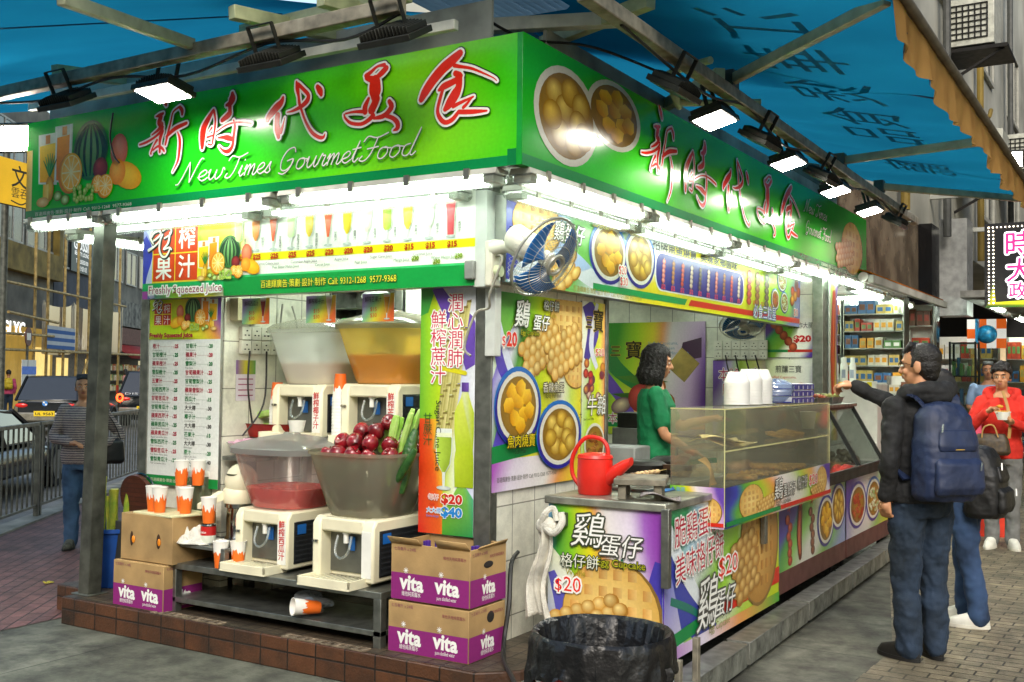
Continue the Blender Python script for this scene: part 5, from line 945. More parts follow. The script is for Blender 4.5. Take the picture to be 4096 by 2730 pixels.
part_(part('support_crate', M('crate_dark', '2c2c28', .7), None, (-2.85, -.1, .172, -2.5, .02, .62)), 'dark crate behind the cardboard boxes, under the round chopping board', 'crate')
# basket with celery, glass bowl
t = T('plastic_basket', 'red plastic basket with celery on the left end of the upper shelf', 'basket', (-1.9, .36, 1.187)); g = G(); g.rings([sq(.12, 0, sx=1.3), sq(.15, .085, sx=1.3), sq(.158, .088, sx=1.3), sq(.145, .08, sx=1.3), sq(.115, .01, sx=1.3)], 0, (1, 1)); g.build('basket_body', M('red_basket', '9a1c14', .5, n=.15), t)
c_ = celery((0, 0, 0), .34, .03, 'celery stalks lying in the red plastic basket', 6); c_.location = (-2.03, .36, 1.29); c_.rotation_euler = (0, 1.45, .1)
t = T('glass_bowl', 'shallow glass bowl of pink cubes at the edge of the upper shelf', 'bowl', (-1.85, .1, 1.085)); g = G(); g.lathe([(.06, 0), (.1, .02), (.14, .08), (.135, .08), (.09, .02)], n=28, cap=(1, 0)); g.build('bowl_body', MILKY, t); g = G(); q = random.Random(8)
for i in range(60): a = q.uniform(0, 6.3); d = .115 * math.sqrt(q.random()); x, y, z = d * math.cos(a), d * math.sin(a), .06 + .02 * q.random() + .02 * (1 - d / .12); g.box(x - .011, y - .011, z - .01, x + .011, y + .011, z + .01)
o = g.build('pink_cubes', M('pink_ice', 'e2b8cc', .3, n=.1), t); o['kind'] = 'stuff'
part('bowl_rest', STEEL, sh, (-1.98, .0, .885, -1.7, .2, .91))
# bags and cup roll on the lower shelf
g = G(); q = random.Random(2); g.grid(lambda u, v: ((.1 + .03 * math.sin(v * 15 + u * 5)) * math.cos(2 * PI * u) * math.sin(PI * v) * 1.2, (.07 + .02 * math.sin(u * 30)) * math.sin(2 * PI * u) * math.sin(PI * v), .06 - .055 * math.cos(PI * v) + .008 * math.sin(u * 40 + v * 20)), 30, 16); tag(g.build('plastic_bag', clear('bag', 'e8ecec', .5, .2, .3), None, (-1.05, -.2, .262)), 'crumpled clear plastic bag with a red mark, on the lower table shelf', 'plastic bag')
pcup((-.95, -.24, .31), 'orange and white cup lying on its side in plastic on the lower table shelf', rot=(1.45, 0, -.5))
# sockets, cables, cabinet, fridge behind
def sockets(label, loc, rz, n, m, w=.086):
    t = T('socket_panel', label, 'electrical sockets', loc, rz)
    for j in range(m):
        for i in range(n):
            g = G(); g.box(i * w, -.03, j * w * 1.05, i * w + w * .96, 0, j * w * 1.05 + w); o = g.build('socket', M('socket_white', 'd6d4c6', .4, n=.08), t, bev=.004)
            h = G(); x0, z0 = i * w, j * w * 1.05
            for dx, dz in ((.5, .68), (.32, .35), (.68, .35)): h.box(x0 + w * dx - .006, -.032, z0 + w * dz - .004, x0 + w * dx + .006, -.0295, z0 + w * dz + .004)
            h.build('pin_hole', M('black', '121210', .5, n=0), o)
    return t
sockets('two rows of dirty white sockets on the inner wall of the juice window', (-1.999, .14, 1.72), PI / 2, 4, 2)
part_(part('fuse_box', M('fusebox', 'c8c09a', .5), None, (-1.999, .06, 1.93, -1.93, .3, 2.07)), 'beige fuse box above the sockets inside the juice window', 'fuse box')
sockets('row of white sockets with black plugs on the end wall of the snack window', (-.74, 5.284, 1.78), 0, 6, 2, .09)
q = random.Random(12)
BLK = M('cable_black', '1a1a18', .5)
def cable(label, pts, r=.006, mt=None): g = G(); g.tube(crom(pts, 6), r, 6); return tag(g.build('cable', mt or BLK), label, 'cable')
cable('black cable hanging straight down from the left socket row', [(-1.96, .2, 1.74), (-1.95, .18, 1.5), (-1.96, .25, 1.2)]); cable('black cable crossing from the sockets to the dispensers', [(-1.96, .35, 1.74), (-1.93, .3, 1.4), (-1.95, .14, 1.2)])
cable('pale looped cable around the sockets of the juice window', [(-1.97, .5, 2.06), (-1.94, .45, 1.8), (-1.93, .55, 1.7), (-1.95, .62, 1.9), (-1.96, .58, 2.05)], .006, M('cable_grey', '9a988a', .6))
for i in range(4): cable('thin black flex from the end wall sockets, %s one from the left' % ('first second third fourth'.split()[i]), [(-.62 + i * .1, 5.25, 1.82), (-.5 + i * .1, 5.2, 1.55), (.0 + i * .04, 5.1, 1.2)], .008)
t = T('wall_cabinet', 'steel cabinet with an open shelf full of bags above the dispensers', 'cabinet', (-2.0, 1.0, 1.86)); part('cabinet_box', STEEL, t, (.0, .27, 0, .62, .29, .42), (.0, 0, 0, .62, .28, .02), (.0, 0, .4, .62, .28, .42), (.6, 0, .02, .62, .28, .4), (0, 0, .02, .02, .28, .4)); part('shelf_board', STEEL, t, (.02, .01, .19, .6, .27, .2))
for i in range(3): g = G(); g.lathe([(.03, 0), (.032, .01), (.032, .1), (.028, .11)], n=16, cap=(1, 1)); tag(g.build('green_tin', M('green_tin_m', '2a9a30', .35, .3), None, (-1.93 + i * .075, 1.1, 1.885)), 'bright green tin in the cabinet over the dispensers, %s' % ('leftmost', 'middle of three', 'rightmost of three')[i], 'tin', 'green tins in the wall cabinet')
def lump(name, label, cat, mt, loc, r, sd): g = G(); q = random.Random(sd); a, b = q.uniform(0, 6), q.uniform(0, 6); g.grid(lambda u, v: (r[0] * math.cos(2 * PI * u) * math.sin(PI * v) * (1 + .15 * math.sin(9 * v + a)), r[1] * math.sin(2 * PI * u) * math.sin(PI * v), r[2] * (1 - math.cos(PI * v)) * (1 + .1 * math.sin(12 * u + b))), 24, 12); return tag(g.build(name, mt, None, loc), label, cat)
lump('yellow_bag', 'mustard yellow cloth bag in the cabinet above the dispensers', 'bag', M('mustard', 'a8922a', .8, n=.2, b=.5, bs=30), (-1.6, 1.12, 1.885), (.14, .08, .06), 1); lump('plastic_bag', 'pale blue plastic bag in the right of the cabinet', 'bag', M('pale_bag', 'a8b8c4', .4, n=.2, b=.6, bs=40), (-1.45, 1.15, 1.885), (.06, .08, .045), 2); lump('plastic_bag', 'white carrier bag hanging on the cabinet top shelf', 'bag', M('white_bag', 'd8dcdc', .4, n=.1, b=.6, bs=40), (-1.6, 1.02, 2.065), (.12, .05, .06), 3)
for i, (x, cc) in enumerate(((-1.9, '7a2a30'), (-1.78, '8a2c34'))): part_(part('tissue_pack', M('pack%d' % i, cc, .5), None, (x, 1.1, 1.74, x + .11, 1.25, 1.83)), 'dark red packet under the cabinet, %s' % ('left one', 'right one')[i], 'packet', 'dark red packets under the cabinet')
g = G(); g.cyl((-1.6, 1.05, 1.79), (-1.6, 1.2, 1.79), .045, n=24); g.cyl((-1.6, 1.049, 1.79), (-1.6, 1.06, 1.79), .018, n=12, m=1); tag(g.build('paper_roll', [WHITEP, M('roll_hole', '3a3a38', .8)]), 'white paper roll lying under the cabinet', 'paper roll'); lump('blue_bag', 'bright blue crumpled bag next to the paper roll', 'bag', M('blue_bag_m', '4a7ab8', .4, n=.2), (-1.45, 1.14, 1.74), (.07, .06, .05), 5)
part_(part('back_shelf', STEEL, None, (-1.99, 1.05, 1.72, -1.2, 1.29, 1.738)), 'narrow steel shelf under the wall cabinet', 'shelf')
t = T('refrigerator', 'tall white refrigerator behind the sugar cane banner', 'refrigerator', (-1.28, .95, .172)); part('cabinet_body', WHITEP, t, (0, 0, 0, .75, .34, 2.3), bev=.01); part('upper_door', WHITEP, t, (.01, -.03, 1.72, .74, 0, 2.28), bev=.01); part('lower_door', WHITEP, t, (.01, -.03, .05, .74, 0, 1.69), bev=.01); part('trim', STEEL, t, (0, -.035, 1.69, .75, .0, 1.72)); part('side_post', STEEL, t, (-.06, -.04, 0, -.005, .03, 2.3))
# wall fan at the corner
fan_ = T('wall_fan', 'white wall fan with blue blades hung at the kiosk corner', 'fan', (.05, -.1, 2.16))
def fanmesh(root, loc, aim, s=1.):
    mtx = Matrix.Translation(loc) @ Vector(aim).to_track_quat('Z', 'Y').to_matrix().to_4x4() @ Matrix.Scale(s, 4)
    g = G()
    for k in range(48):
        a = 2 * PI * k / 48; ca, sa = math.cos(a), math.sin(a); g.tube([(.03 * ca, .03 * sa, .085), (.12 * ca, .12 * sa, .08), (.2 * ca, .2 * sa, .045), (.215 * ca, .215 * sa, .0), (.2 * ca, .2 * sa, -.045), (.1 * ca, .1 * sa, -.07)], .0011, 3)
    for rr, z, w in ((.215, 0, .008), (.16, .068, .002), (.1, .082, .002), (.05, .086, .01)): g.tube([(rr * math.cos(2 * PI * k / 40), rr * math.sin(2 * PI * k / 40), z) for k in range(41)], w, 5)
    g.xf(mtx).build('wire_guard', M('fan_wire', 'b4b4a8', .35, .4), root)
    for k in range(3):
        g = G(); a0 = 2 * PI * k / 3 + .5
        g.grid(lambda u, v: ((.04 + .155 * v) * math.cos(a0 + (u - .5) * 1.55 * (.6 + .5 * v)), (.04 + .155 * v) * math.sin(a0 + (u - .5) * 1.55 * (.6 + .5 * v)), .02 + (u - .5) * .05), 10, 8); g.xf(mtx).build('blade', M('fan_blue', '1a6ab4', .3), root, thick=.002)
    g = G(); g.lathe([(.03, -.24), (.06, -.235), (.07, -.22), (.072, -.1), (.062, -.06), (.04, -.04)], n=24, cap=(1, 1)); g.lathe([(.04, .0), (.04, .05), (.02, .06)], n=16, cap=(1, 1)); o = g.xf(mtx).build('motor_housing', M('fan_white', 'd8d4c4', .4, n=.08), root)
    g = G()
    for i in range(7): g.box(-.045, -.04 + i * .013, -.244, .045, -.034 + i * .013, -.2395)
    g.xf(mtx).build('vent', M('black'), o)
fanmesh(fan_, (.36, -.06, .03), (.72, -.1, -.45), 1.0)
part('bracket', MATS['fan_white'], fan_, (-.02, -.02, -.1, .03, .07, .14), bev=.01); g = G(); g.tube(crom([(.02, .02, .1), (.12, .0, .1), (.2, .0, .04)]), [.05, .045, .04, .036, .032, .03, .03, .028, .028], 10); g.build('arm', MATS['fan_white'], fan_); g = G(); g.cyl((.03, .02, -.02), (.06, .02, -.02), .03, n=16); g.build('dial', M('dial', 'c8d0a8', .4), fan_)
cable('grey flex looping from the corner switch board to the fan', [(.06, -.08, 2.22), (.14, -.12, 2.2), (.08, -.14, 2.02), (.05, -.1, 1.95), (-.02, -.12, 1.92), (-.08, -.13, 1.75), (-.04, -.13, 1.7)], .007, MATS['cable_grey'])
part_(part('plug', M('plug_grey', '8a8c88', .5), None, (-.09, -.13, 2.1, -.03, -.1, 2.2), bev=.008), 'grey plug hanging on the corner post near the fan', 'plug')
cable('thick black hose running down beside the water boxes to the ground', [(.03, .25, .64), (.08, .1, .6), (.13, .0, .42), (.14, -.06, .25), (.24, -.22, .19), (.42, -.42, .16), (.7, -.7, .03)], .012)
# ================================================================ SNACK COUNTER, CARTS
EGC = ('fbdf90', 'c98f34')
ACR = clear('acrylic', 'fbfbf2', .16, .07, .07); GLS = clear('glass', 'eaf2ee', .25, .03, .02)
ct = T('food_cart', 'steel food cart with bright egg waffle prints, nearest the tiled wall', 'food cart', (0, 0, .0))
part('cart_body', STEEL, ct, (.302, .112, .2, .938, 1.945, .94)); part('countertop', M('counter_steel', 'a8a89a', .4, .7, n=.25, ns=9), ct, (.285, .085, .94, .965, 1.96, .98), bev=.006)
part('corner_bar', STEEL, ct, (.955, .05, .58, .995, .09, .96)); part('corner_bar', STEEL, ct, (.955, 1.55, .6, .985, 1.6, .8))
for x, y in ((.36, .2), (.85, .2), (.36, 1.85), (.85, 1.85)): g = G(); g.cyl((x, y - .02, .06), (x, y + .02, .06), .05, n=14); g.build('wheel', M('rubber', '1c1c1a', .7), ct)
c = Cv(.65, .76); bg(c, [(0, '7aa8d8'), (.06, '3a9a3a'), (.2, '90d028'), (.36, 'f0e020'), (.46, 'f0a050'), (.54, 'f2eee8'), (.8, 'e8dcf0'), (.92, 'a868c8'), (1, '9a48b8')], .1)
c.P([(0, .55), (0, 0), (.4, 0), (.25, .3)], ['e8f0d0', '6a7ac8', 'f0f0f4', 'e0e8d8'], 1); swoosh(c, [(.02, .4, .02), (.1, .2, .05), (.12, 0, .04)], '5a58b8', 2); swoosh(c, [(.63, .5, .03), (.6, .3, .05), (.62, 0, .06)], '4a40b0', 2); swoosh(c, [(.42, .5, .006), (.46, .38, .012), (.5, .3, .004)], '2a7a5a', 2)
waffle(c, .36, .2, .27, .29, 4, 7); eggw(c, .25, .16, .4, .22, 4, 6, .35, 9, EGC)
c.T('鷄', .14, .56, .15, WHT, 20, ol=[(.009, '38402c')], sk=.2); c.T('蛋仔', .3, .52, .095, WHT, 20, ol=[(.008, '484840')], sk=.2); c.T('Egg Cupcake', .29, .46, .042, 'b0b018', 20, ol=[(.004, '38401a')]); c.T('格仔餅', .08, .44, .06, 'e8ecd8', 20, ol=[(.005, '303828')]); c.T('Waffle', .11, .395, .035, 'a09418', 20)
c.T('$', .05, .31, .07, RED, 20, ol=[(.008, WHT)]); c.T('20', .1, .31, .085, RED, 20, ol=[(.009, WHT)]); c.build('side_print', ct, VINYL, (.3, .108, .19))
c = Cv(1.85, .76); bg(c, [(0, '48a068'), (.08, 'b8d8e8'), (.2, 'e8ecf0'), (.35, '98c858'), (.5, 'a0d838'), (.6, 'e0e8c8'), (.75, 'b8d848'), (1, 'c8e020')], -.3)
swoosh(c, [(0, .5, .1), (.2, .3, .12), (.5, .12, .1), (.7, 0, .08)], '4048a8'); swoosh(c, [(0, .72, .05), (.3, .4, .05), (.55, .2, .03)], 'e8f0f4', 2); swoosh(c, [(.1, .3, .02), (.4, .2, .02), (.7, .05, .01)], '2a7a6a', 3); c.P([(0, 0), (.3, 0), (.12, .4), (0, .5)], ['c8b8e0', 'e8e0f0', '8088d0', '3a48a8'], 2)
c.G(0, 0, 1.85, .06, [(0, 'b050c0'), (.3, 'e8e0f0'), (.6, 'f0a050'), (1, '48b030')], 4); c.P([(0, .05), (.72, .1), (.74, .17), (0, .12)], '128a44', 5); c.P([(.72, .1), (1.85, .12), (1.85, .22), (.75, .18)], 'd82c18', 5)
waffle(c, 1.46, .42, .34, .36, 6, 8, tone=('dcb060', 'b08038', 'a87028', 'd09a4a')); eggw(c, 1.2, .32, .4, .36, 6, 4, .2, 11, ('eec878', 'a87428'))
c.T('脆鷄蛋仔', .12, .57, .13, 'c01c3c', 20, W=.62, ol=[(.009, WHT)], rot=.05); c.T('美味格仔餅', .14, .38, .13, 'c01c3c', 20, W=.68, ol=[(.009, WHT)], rot=.1); c.T('$20', .74, .32, .12, RED, 20, W=.3, ol=[(.01, WHT)])
c.T('鷄', .42, .1, .24, WHT, 20, ol=[(.012, '50504c')], sk=.2); c.T('蛋仔', .68, .12, .13, WHT, 20, ol=[(.01, '50504c')], sk=.2); c.T('Egg Cupcake', .6, .045, .05, '8a8a28', 20); c.build('front_print', ct, VINYL, (.942, .1, .19), (0, 0, PI / 2))
# acrylic display case
cs = T('display_case', 'acrylic display case with egg waffle strips printed along its foot', 'display case', (0, 0, 0))
CX0, CX1, CY0, CY1, Z0, Z1 = .72, 1.03, .72, 2.82, .8, 1.43
part('floor_tray', STEEL, cs, (CX0, CY0, .985, CX1, CY1, .995)); part('inner_shelf', ACR, cs, (CX0, CY0 + .01, 1.205, CX1 - .01, CY1 - .01, 1.213), bev=0)
for nm, b in (('front_pane', (CX1 - .005, CY0, Z0, CX1, CY1, Z1)), ('side_pane', (CX0, CY0, Z0, CX1 - .006, CY0 + .005, Z1)), ('side_pane', (CX0, CY1 - .005, 1.0, CX1 - .006, CY1, Z1)), ('top_pane', (CX0, CY0 + .006, Z1 - .005, CX1 - .006, CY1 - .006, Z1)), ('back_pane', (CX0, CY0 + .006, 1.0, CX0 + .005, CY1 - .006, Z1 - .006))): part(nm, ACR, cs, b, bev=0)
EDG = M('acrylic_edge', 'd0cc94', .25, n=.1)
for b in ((CX1 - .002, CY0 - .003, Z0, CX1 + .003, CY0 + .003, Z1), (CX1 - .002, CY0, Z1 - .003, CX1 + .003, CY1, Z1 + .003), (CX0, CY0 - .003, Z1 - .003, CX1, CY0 + .003, Z1 + .003), (CX1 - .001, CY0, 1.2, CX1 + .002, CY1, 1.208), (CX1 - .002, CY1 - .003, Z0, CX1 + .003, CY1 + .003, Z1)): part('edge_strip', EDG, cs, b, bev=0)
c = Cv(.31, .22); bg(c, [(0, '3a9a3a'), (.3, 'a8d828'), (.45, 'f0d030'), (.6, 'f0e8e8'), (.9, 'c8a0d8'), (1, '6a48b0')], .2); swoosh(c, [(0, .2, .02), (.06, .1, .03), (.02, 0, .02)], '5058b8'); waffle(c, .22, .09, .075, .075, 3, 6); eggw(c, .13, .065, .16, .07, 3, 6, -.1, 7, EGC); c.T('$20', .03, .13, .05, RED, 12, W=.12, ol=[(.005, WHT)]); c.T('每底', .04, .19, .022, '5a9ae0', 12)
c.R(0, .012, .16, .02, '128a44', 10); c.R(.16, .012, .15, .02, 'd82c18', 10); c.build('side_strip', cs, VINYL, (CX0, CY0 - .004, Z0 - .01))
c = Cv(2.1, .22); bg(c, [(0, '38388a'), (.06, '4048b0'), (.12, '5aa840'), (.25, 'a8d030'), (.38, 'f0a050'), (.5, 'f0ecec'), (.62, 'e8ecd8'), (.72, 'b8d848'), (.85, 'f0b060'), (.92, 'f0ecec'), (1, '5a38a0')], .05)
waffle(c, .42, .11, .2, .095, 3, 6); eggw(c, .68, .075, .32, .08, 3, 6, .1, 7, EGC); c.T('鷄', .82, .09, .11, WHT, 12, W=.16, ol=[(.006, '404038')], sk=.2); c.T('蛋餅仔', 1.0, .09, .07, WHT, 12, W=.26, ol=[(.005, '404038')]); c.T('格仔餅', 1.3, .11, .07, 'd8d8d0', 12, W=.22, ol=[(.005, '404038')]); c.T('Egg Cupcake', .86, .045, .04, '505030', 12, W=.3)
c.T('$20', 1.56, .11, .075, RED, 12, W=.2, ol=[(.005, WHT)]); waffle(c, 1.88, .12, .13, .09, 3, 6); eggw(c, 1.75, .06, .25, .07, 3, 5, .1, 7, EGC); c.R(0, .012, .95, .025, '128a44', 10); c.R(.95, .012, 1.15, .025, 'd82c18', 10); c.build('front_strip', cs, VINYL, (CX1 + .004, CY0, Z0 - .01), (0, 0, PI / 2))
def sheet(name, label, cat, mt, loc, w, d, rz, wob=.012, thick=.002):
    g = G(); g.grid(lambda u, v: ((u - .5) * w, (v - .5) * d, wob * (math.sin(u * 5 + rz) + math.sin(v * 4 + u * 3))), 12, 10); o = g.build(name, mt, None, loc, thick=thick); o.rotation_euler = (0, 0, rz); return tag(o, label, cat)
PAP = M('paper_bag_m', 'f0dca8', .7, n=.12); PAP2 = M('paper_bag_d', 'cca468', .7, n=.15)
sheet('paper_bag', 'pale folded paper bag lying on top in the acrylic case', 'paper bag', PAP, (.88, 1.05, 1.255), .24, .34, .5); sheet('paper_bag', 'second paper bag under the pale one in the acrylic case', 'paper bag', PAP, (.88, 1.1, 1.235), .24, .36, -.2)
sheet('paper_bag', 'brown paper bag standing at the near end on the case floor', 'paper bag', PAP2, (.88, .9, 1.06), .2, .28, .1, .02).rotation_euler = (.0, 1.1, .2)
WAF = M('waffle_gold', 'ecb868', .65, n=.25, ns=18, b=.4, bs=60)
def eggwaffle3(loc, label, rz, nx=5, ny=7, curl=0.):
    g = G()
    for i in range(nx):
        for j in range(ny):
            x, y = (i - nx / 2 + .5) * .034 + (.017 if j % 2 else 0), (j - ny / 2 + .5) * .03; g.ell((x, y, .01 + curl * x * x * 8), (.0165, .0165, .015), 8, 6)
    g.box(-nx * .017, -ny * .015, .006, nx * .017, ny * .015, .01); o = g.build('egg_waffle', WAF, None, loc); o.rotation_euler = (0, 0, rz); return tag(o, label, 'egg waffle', 'egg waffles in the acrylic case')
for l, p, rz in (('egg waffle on the case floor, nearest the corner edge', (.88, 1.4, 1.0), .3), ('egg waffle in the middle of the case floor', (.88, 1.75, 1.0), -.2), ('egg waffle leaning on the middle one on the case floor', (.86, 1.9, 1.03), .4), ('egg waffle on the case floor toward the far end', (.87, 2.15, 1.0), .1), ('egg waffle at the far end of the case floor', (.88, 2.4, 1.0), .2)): eggwaffle3(p, l, rz)
def roundwaffle(loc, label, rx=.0):
    t = T('round_waffle', label, 'waffle', loc, 0, 'round waffles in the acrylic case'); t.rotation_euler = (rx, .15, 0); g = G(); g.lathe([(.085, 0), (.09, .008), (.085, .016)], n=28, cap=(1, 1))
    for i in range(-3, 4): g.box(i * .024 - .004, -.07, .016, i * .024 + .004, .07, .022); g.box(-.07, i * .024 - .004, .016, .07, i * .024 + .004, .0215)
    g.build('waffle_body', WAF, t)
roundwaffle((.88, 2.15, 1.217), 'round waffle lying on the shelf of the acrylic case'); roundwaffle((.88, 2.4, 1.217), 'round waffle at the far end of the acrylic shelf', .1)
# tissue packs and bowls on the case
for i in range(3):
    for j in range(5):
        x, y, z = .8, 2.16 + j * .105, 1.434 + i * .045
        t = T('tissue_pack', 'blue and white tissue pack in the wrapped block on the acrylic case', 'tissue pack', (x, y, z), 0, 'tissue packs on the acrylic case'); part('pack_body', M('tissue_white', 'dcdfe4', .3), t, (0, 0, 0, .16, .1, .042), bev=.008); part('blue_band', M('tissue_blue', '1c2a9a', .3), t, (.162 - .0, .0 + .004, .004, .164, .03, .038), (.162, .07, .004, .164, .096, .038), (.162, .03, .028, .164, .07, .038), (0, .001 - .003, .004, .16, -.0005, .012), bev=0)
lump('plastic_wrap', 'torn clear wrapper over the near end of the tissue packs', 'wrapper', clear('wrap', 'c8d4f0', .5, .1, .25), (.86, 2.16, 1.434), (.11, .12, .075), 7)
FOAM = M('foam', 'f0f0ec', .5, n=.03)
for i, (x, y, n_) in enumerate(((.78, 1.62, 8), (.8, 1.8, 9), (.8, 2.0, 9))):
    g = G()
    for k in range(n_): z = k * .018; g.lathe([(.08, z), (.081, z + .006), (.077, z + .02)], n=24)
    z = n_ * .018; g.lathe([(.077, z), (.055, z + .055), (.05, z + .06)], n=24, cap=(0, 1)); o = g.build('foam_bowls', FOAM, None, (x, y, 1.434)); tag(o, 'stack of white foam bowls on the acrylic case, ' + ('nearest the attendant', 'middle one', 'nearest the tissue packs')[i], 'stack of bowls', 'foam bowl stacks')
# watering can
RCAN = M('red_plastic', 'd8281c', .38, n=.08)
t = T('watering_can', 'bright red plastic watering can on the steel counter', 'watering can', (.47, .3, .981)); g = G(); g.lathe([(.085, 0), (.09, .01), (.095, .1), (.092, .185), (.096, .19), (.09, .205), (.05, .215)], n=32, cap=(1, 1)); g.build('can_body', RCAN, t)
g = G(); g.tube(crom([(-.09, 0, .035), (-.135, .0, .1), (-.13, .0, .2), (-.06, 0, .29), (.03, 0, .29), (.07, 0, .25), (.075, 0, .2)]), .0115, 10); g.build('handle', RCAN, t); g = G(); g.rings([sq(.045, 0, 16, 2, .55, 1.2)] and [[(.085 + .0 + dx * 0, .045 * math.cos(a), .09 + .05 * math.sin(a)) for a in (2 * PI * k / 16 for k in range(16))] for dx in (0,)] + [[(.15, .035 * math.cos(a), .14 + .04 * math.sin(a)) for a in (2 * PI * k / 16 for k in range(16))], [(.21, .028 * math.cos(a), .18 + .022 * math.sin(a)) for a in (2 * PI * k / 16 for k in range(16))]]); g.build('spout', RCAN, t)
# towel hanging at the cart's corner
part_(part('towel_hook', DARKST, None, (.36, .06, .83, .42, .1, .9)), 'dark hook on the cart side holding a hanging towel', 'hook')
g = G(); g.grid(lambda u, v: (.3 + (.03 + .05 * v) * (u - .5) * 2 + .02 * math.sin(v * 7) - .03 * v, .045 + .02 * math.sin(u * 9 + v * 3) + .012 * math.sin(u * 21), .84 - .5 * v + .03 * math.sin(u * PI)), 26, 26); g.ell((.32, .05, .83), (.06, .035, .045), 14, 8); g.tube(crom([(.3, .03, .84), (.33, .02, .9), (.36, .05, .92), (.38, .05, .86)]), .014, 8); g.tube(crom([(.33, .03, .82), (.38, .02, .8), (.41, .05, .85), (.4, .06, .9)]), .016, 8)
tag(g.build('towel', M('towel_dirty', 'd2cfc2', .9, n=.2, ns=9, b=.7, bs=120), thick=.005), 'long white towel knotted on a hook at the left edge of the food cart', 'towel')
# grill things on the counter
WOODG = M('grey_wood', '7a7464', .7, n=.25, ns=14)
t = T('wooden_stand', 'small weathered wooden stand on the steel counter', 'stand', (.74, .3, .981), .35); part('top_board', WOODG, t, (-.13, -.16, .075, .13, .16, .105))
for x in (-.11, .07): 
    for y in (-.14, .1): part('leg', WOODG, t, (x, y, 0, x + .04, y + .04, .075))
sheet('newspaper', 'folded newspaper sticking out over the front edge of the counter', 'newspaper', bricks('newsprint', 'd8d4cc', 'c8c0c0', '6a5a60', .03, .008, .3, .003, .8), (.88, .22, 1.0), .2, .16, .4, .014)
IRON = M('black_iron', '1c1a18', .5, .5, n=.2)
t = T('waffle_iron', 'blackened round egg waffle iron on the counter beside the case', 'waffle iron', (.42, 1.05, .985)); g = G(); g.lathe([(.11, 0), (.13, .03), (.13, .06), (.125, .062), (.13, .066), (.13, .1), (.1, .12)], n=28, cap=(1, 1)); g.build('iron_body', IRON, t); g = G(); g.bar((.1, .0, .09), (.32, -.1, .1), .03, .03); g.build('handle', M('handle_wood', '4a3020', .6), t)
t = T('waffle_iron', 'second blackened waffle iron farther along the counter', 'waffle iron', (.42, 1.45, .985)); g = G(); g.lathe([(.11, 0), (.13, .03), (.13, .1), (.1, .12)], n=28, cap=(1, 1)); g.build('iron_body', IRON, t); g = G(); g.bar((.1, .0, .09), (.32, -.1, .12), .03, .03); g.build('handle', M('handle_green', '1a7a48', .5), t)
for i in range(5):
    g = G(); x0, y0 = .4 + i * .05, .68 + .03 * (i % 2); g.tube([(x0, y0 - .16, 1.02 + .012 * i), (x0 + .03, y0 + .2, 1.03 + .012 * i)], .0025, 5)
    for k in range(6): g.ell((x0 + .005 * k, y0 - .12 + k * .04, 1.025 + .012 * i), (.017, .021, .014), 8, 6, m=1)
    tag(g.build('food_skewer', [M('bamboo_stick', 'b09a60', .7), M('skewer_meat%d' % (i % 2), ('c8a878', '8a6a48')[i % 2], .6, n=.4, ns=40)]), ('leftmost', 'second', 'middle', 'fourth', 'rightmost')[i] + ' skewer of grilled food piled behind the wooden stand', 'skewer', 'skewers behind the wooden stand')
part_(part('steel_tray', STEEL, None, (.36, .5, .982, .68, .95, 1.0)), 'flat steel tray under the grilled skewers on the counter', 'tray')
part_(part('blue_cloth', M('blue_cloth_m', '3a7ab8', .8, n=.2), None, (.75, .72, .982, .7, .55, .99)), 'small blue cloth on the counter by the waffle irons', 'cloth')
# carts two and three
BRN = M('brown_band', '5a3430', .5, n=.12)
def cart(label, y0, y1, draw, z0=.34, z1=.8):
    t = T('food_cart', label, 'food cart', (0, y0, 0)); L_ = y1 - y0; part('cart_body', STEEL, t, (.3, .01, .22, .9, L_ - .01, z1 + .02)); part('brown_base', BRN, t, (.905, .0, .2, .915, L_, z0)); part('countertop', STEEL, t, (.28, 0, z1 + .02, .93, L_, z1 + .05))
    c = Cv(L_, z1 - z0); draw(c, L_, z1 - z0); c.build('front_print', t, VINYL, (.912, 0, z0), (0, 0, PI / 2))
    for x in (.4, .84):
        for y in (.15, L_ - .15): g = G(); g.cyl((x, y - .02, .06), (x, y + .02, .06), .05, n=14); g.cyl((x, y, .06), (x, y, .23), .015, n=8); g.build('wheel', MATS['rubber'], t)
    return t
def d2(c, L_, H):
    bg(c, [(0, '4a3a98'), (.1, '5048a8'), (.18, '4a9a48'), (.32, '8ac860'), (.5, 'd8d8cc'), (.65, 'e0e0d4'), (.8, '78b848'), (1, '8a98c8')], -.3)
    for i, (x, cc) in enumerate(((.24, ('e06a48', '8a2018')), (.5, ('c05a38', '6a2a18')), (.78, ('a86a50', '5a3428')))):
        if i == 1: c.S([(x, .06, .04), (x - .02, .2, .06), (x + .0, .36, .05)], cc[1], 3); c.S([(x - .01, .08, .02), (x - .03, .2, .03), (x - .01, .34, .02)], cc[0], 4)
        else:
            for k in range(6): c.E(x + .012 * k * (-1) ** k * .5 + .03 - .006 * k, .05 + k * .055, .05, .034, cc[0], cc[1], 3 + k % 2, 12, (-.2, .3))
        for a in range(5): c.S([(x, .4, .006), (x + .05 * math.cos(a * 1.257), .4 + .03 * math.sin(a * 1.257), .002)], 'd82818', 6)
    bowl(c, 1.15, .22, .23, .19, 'siu', 4, '4a58b0', '3a3490'); bowl(c, 1.5, .29, .22, .18, 'ball', 4, '4a58b0', '3a3490')
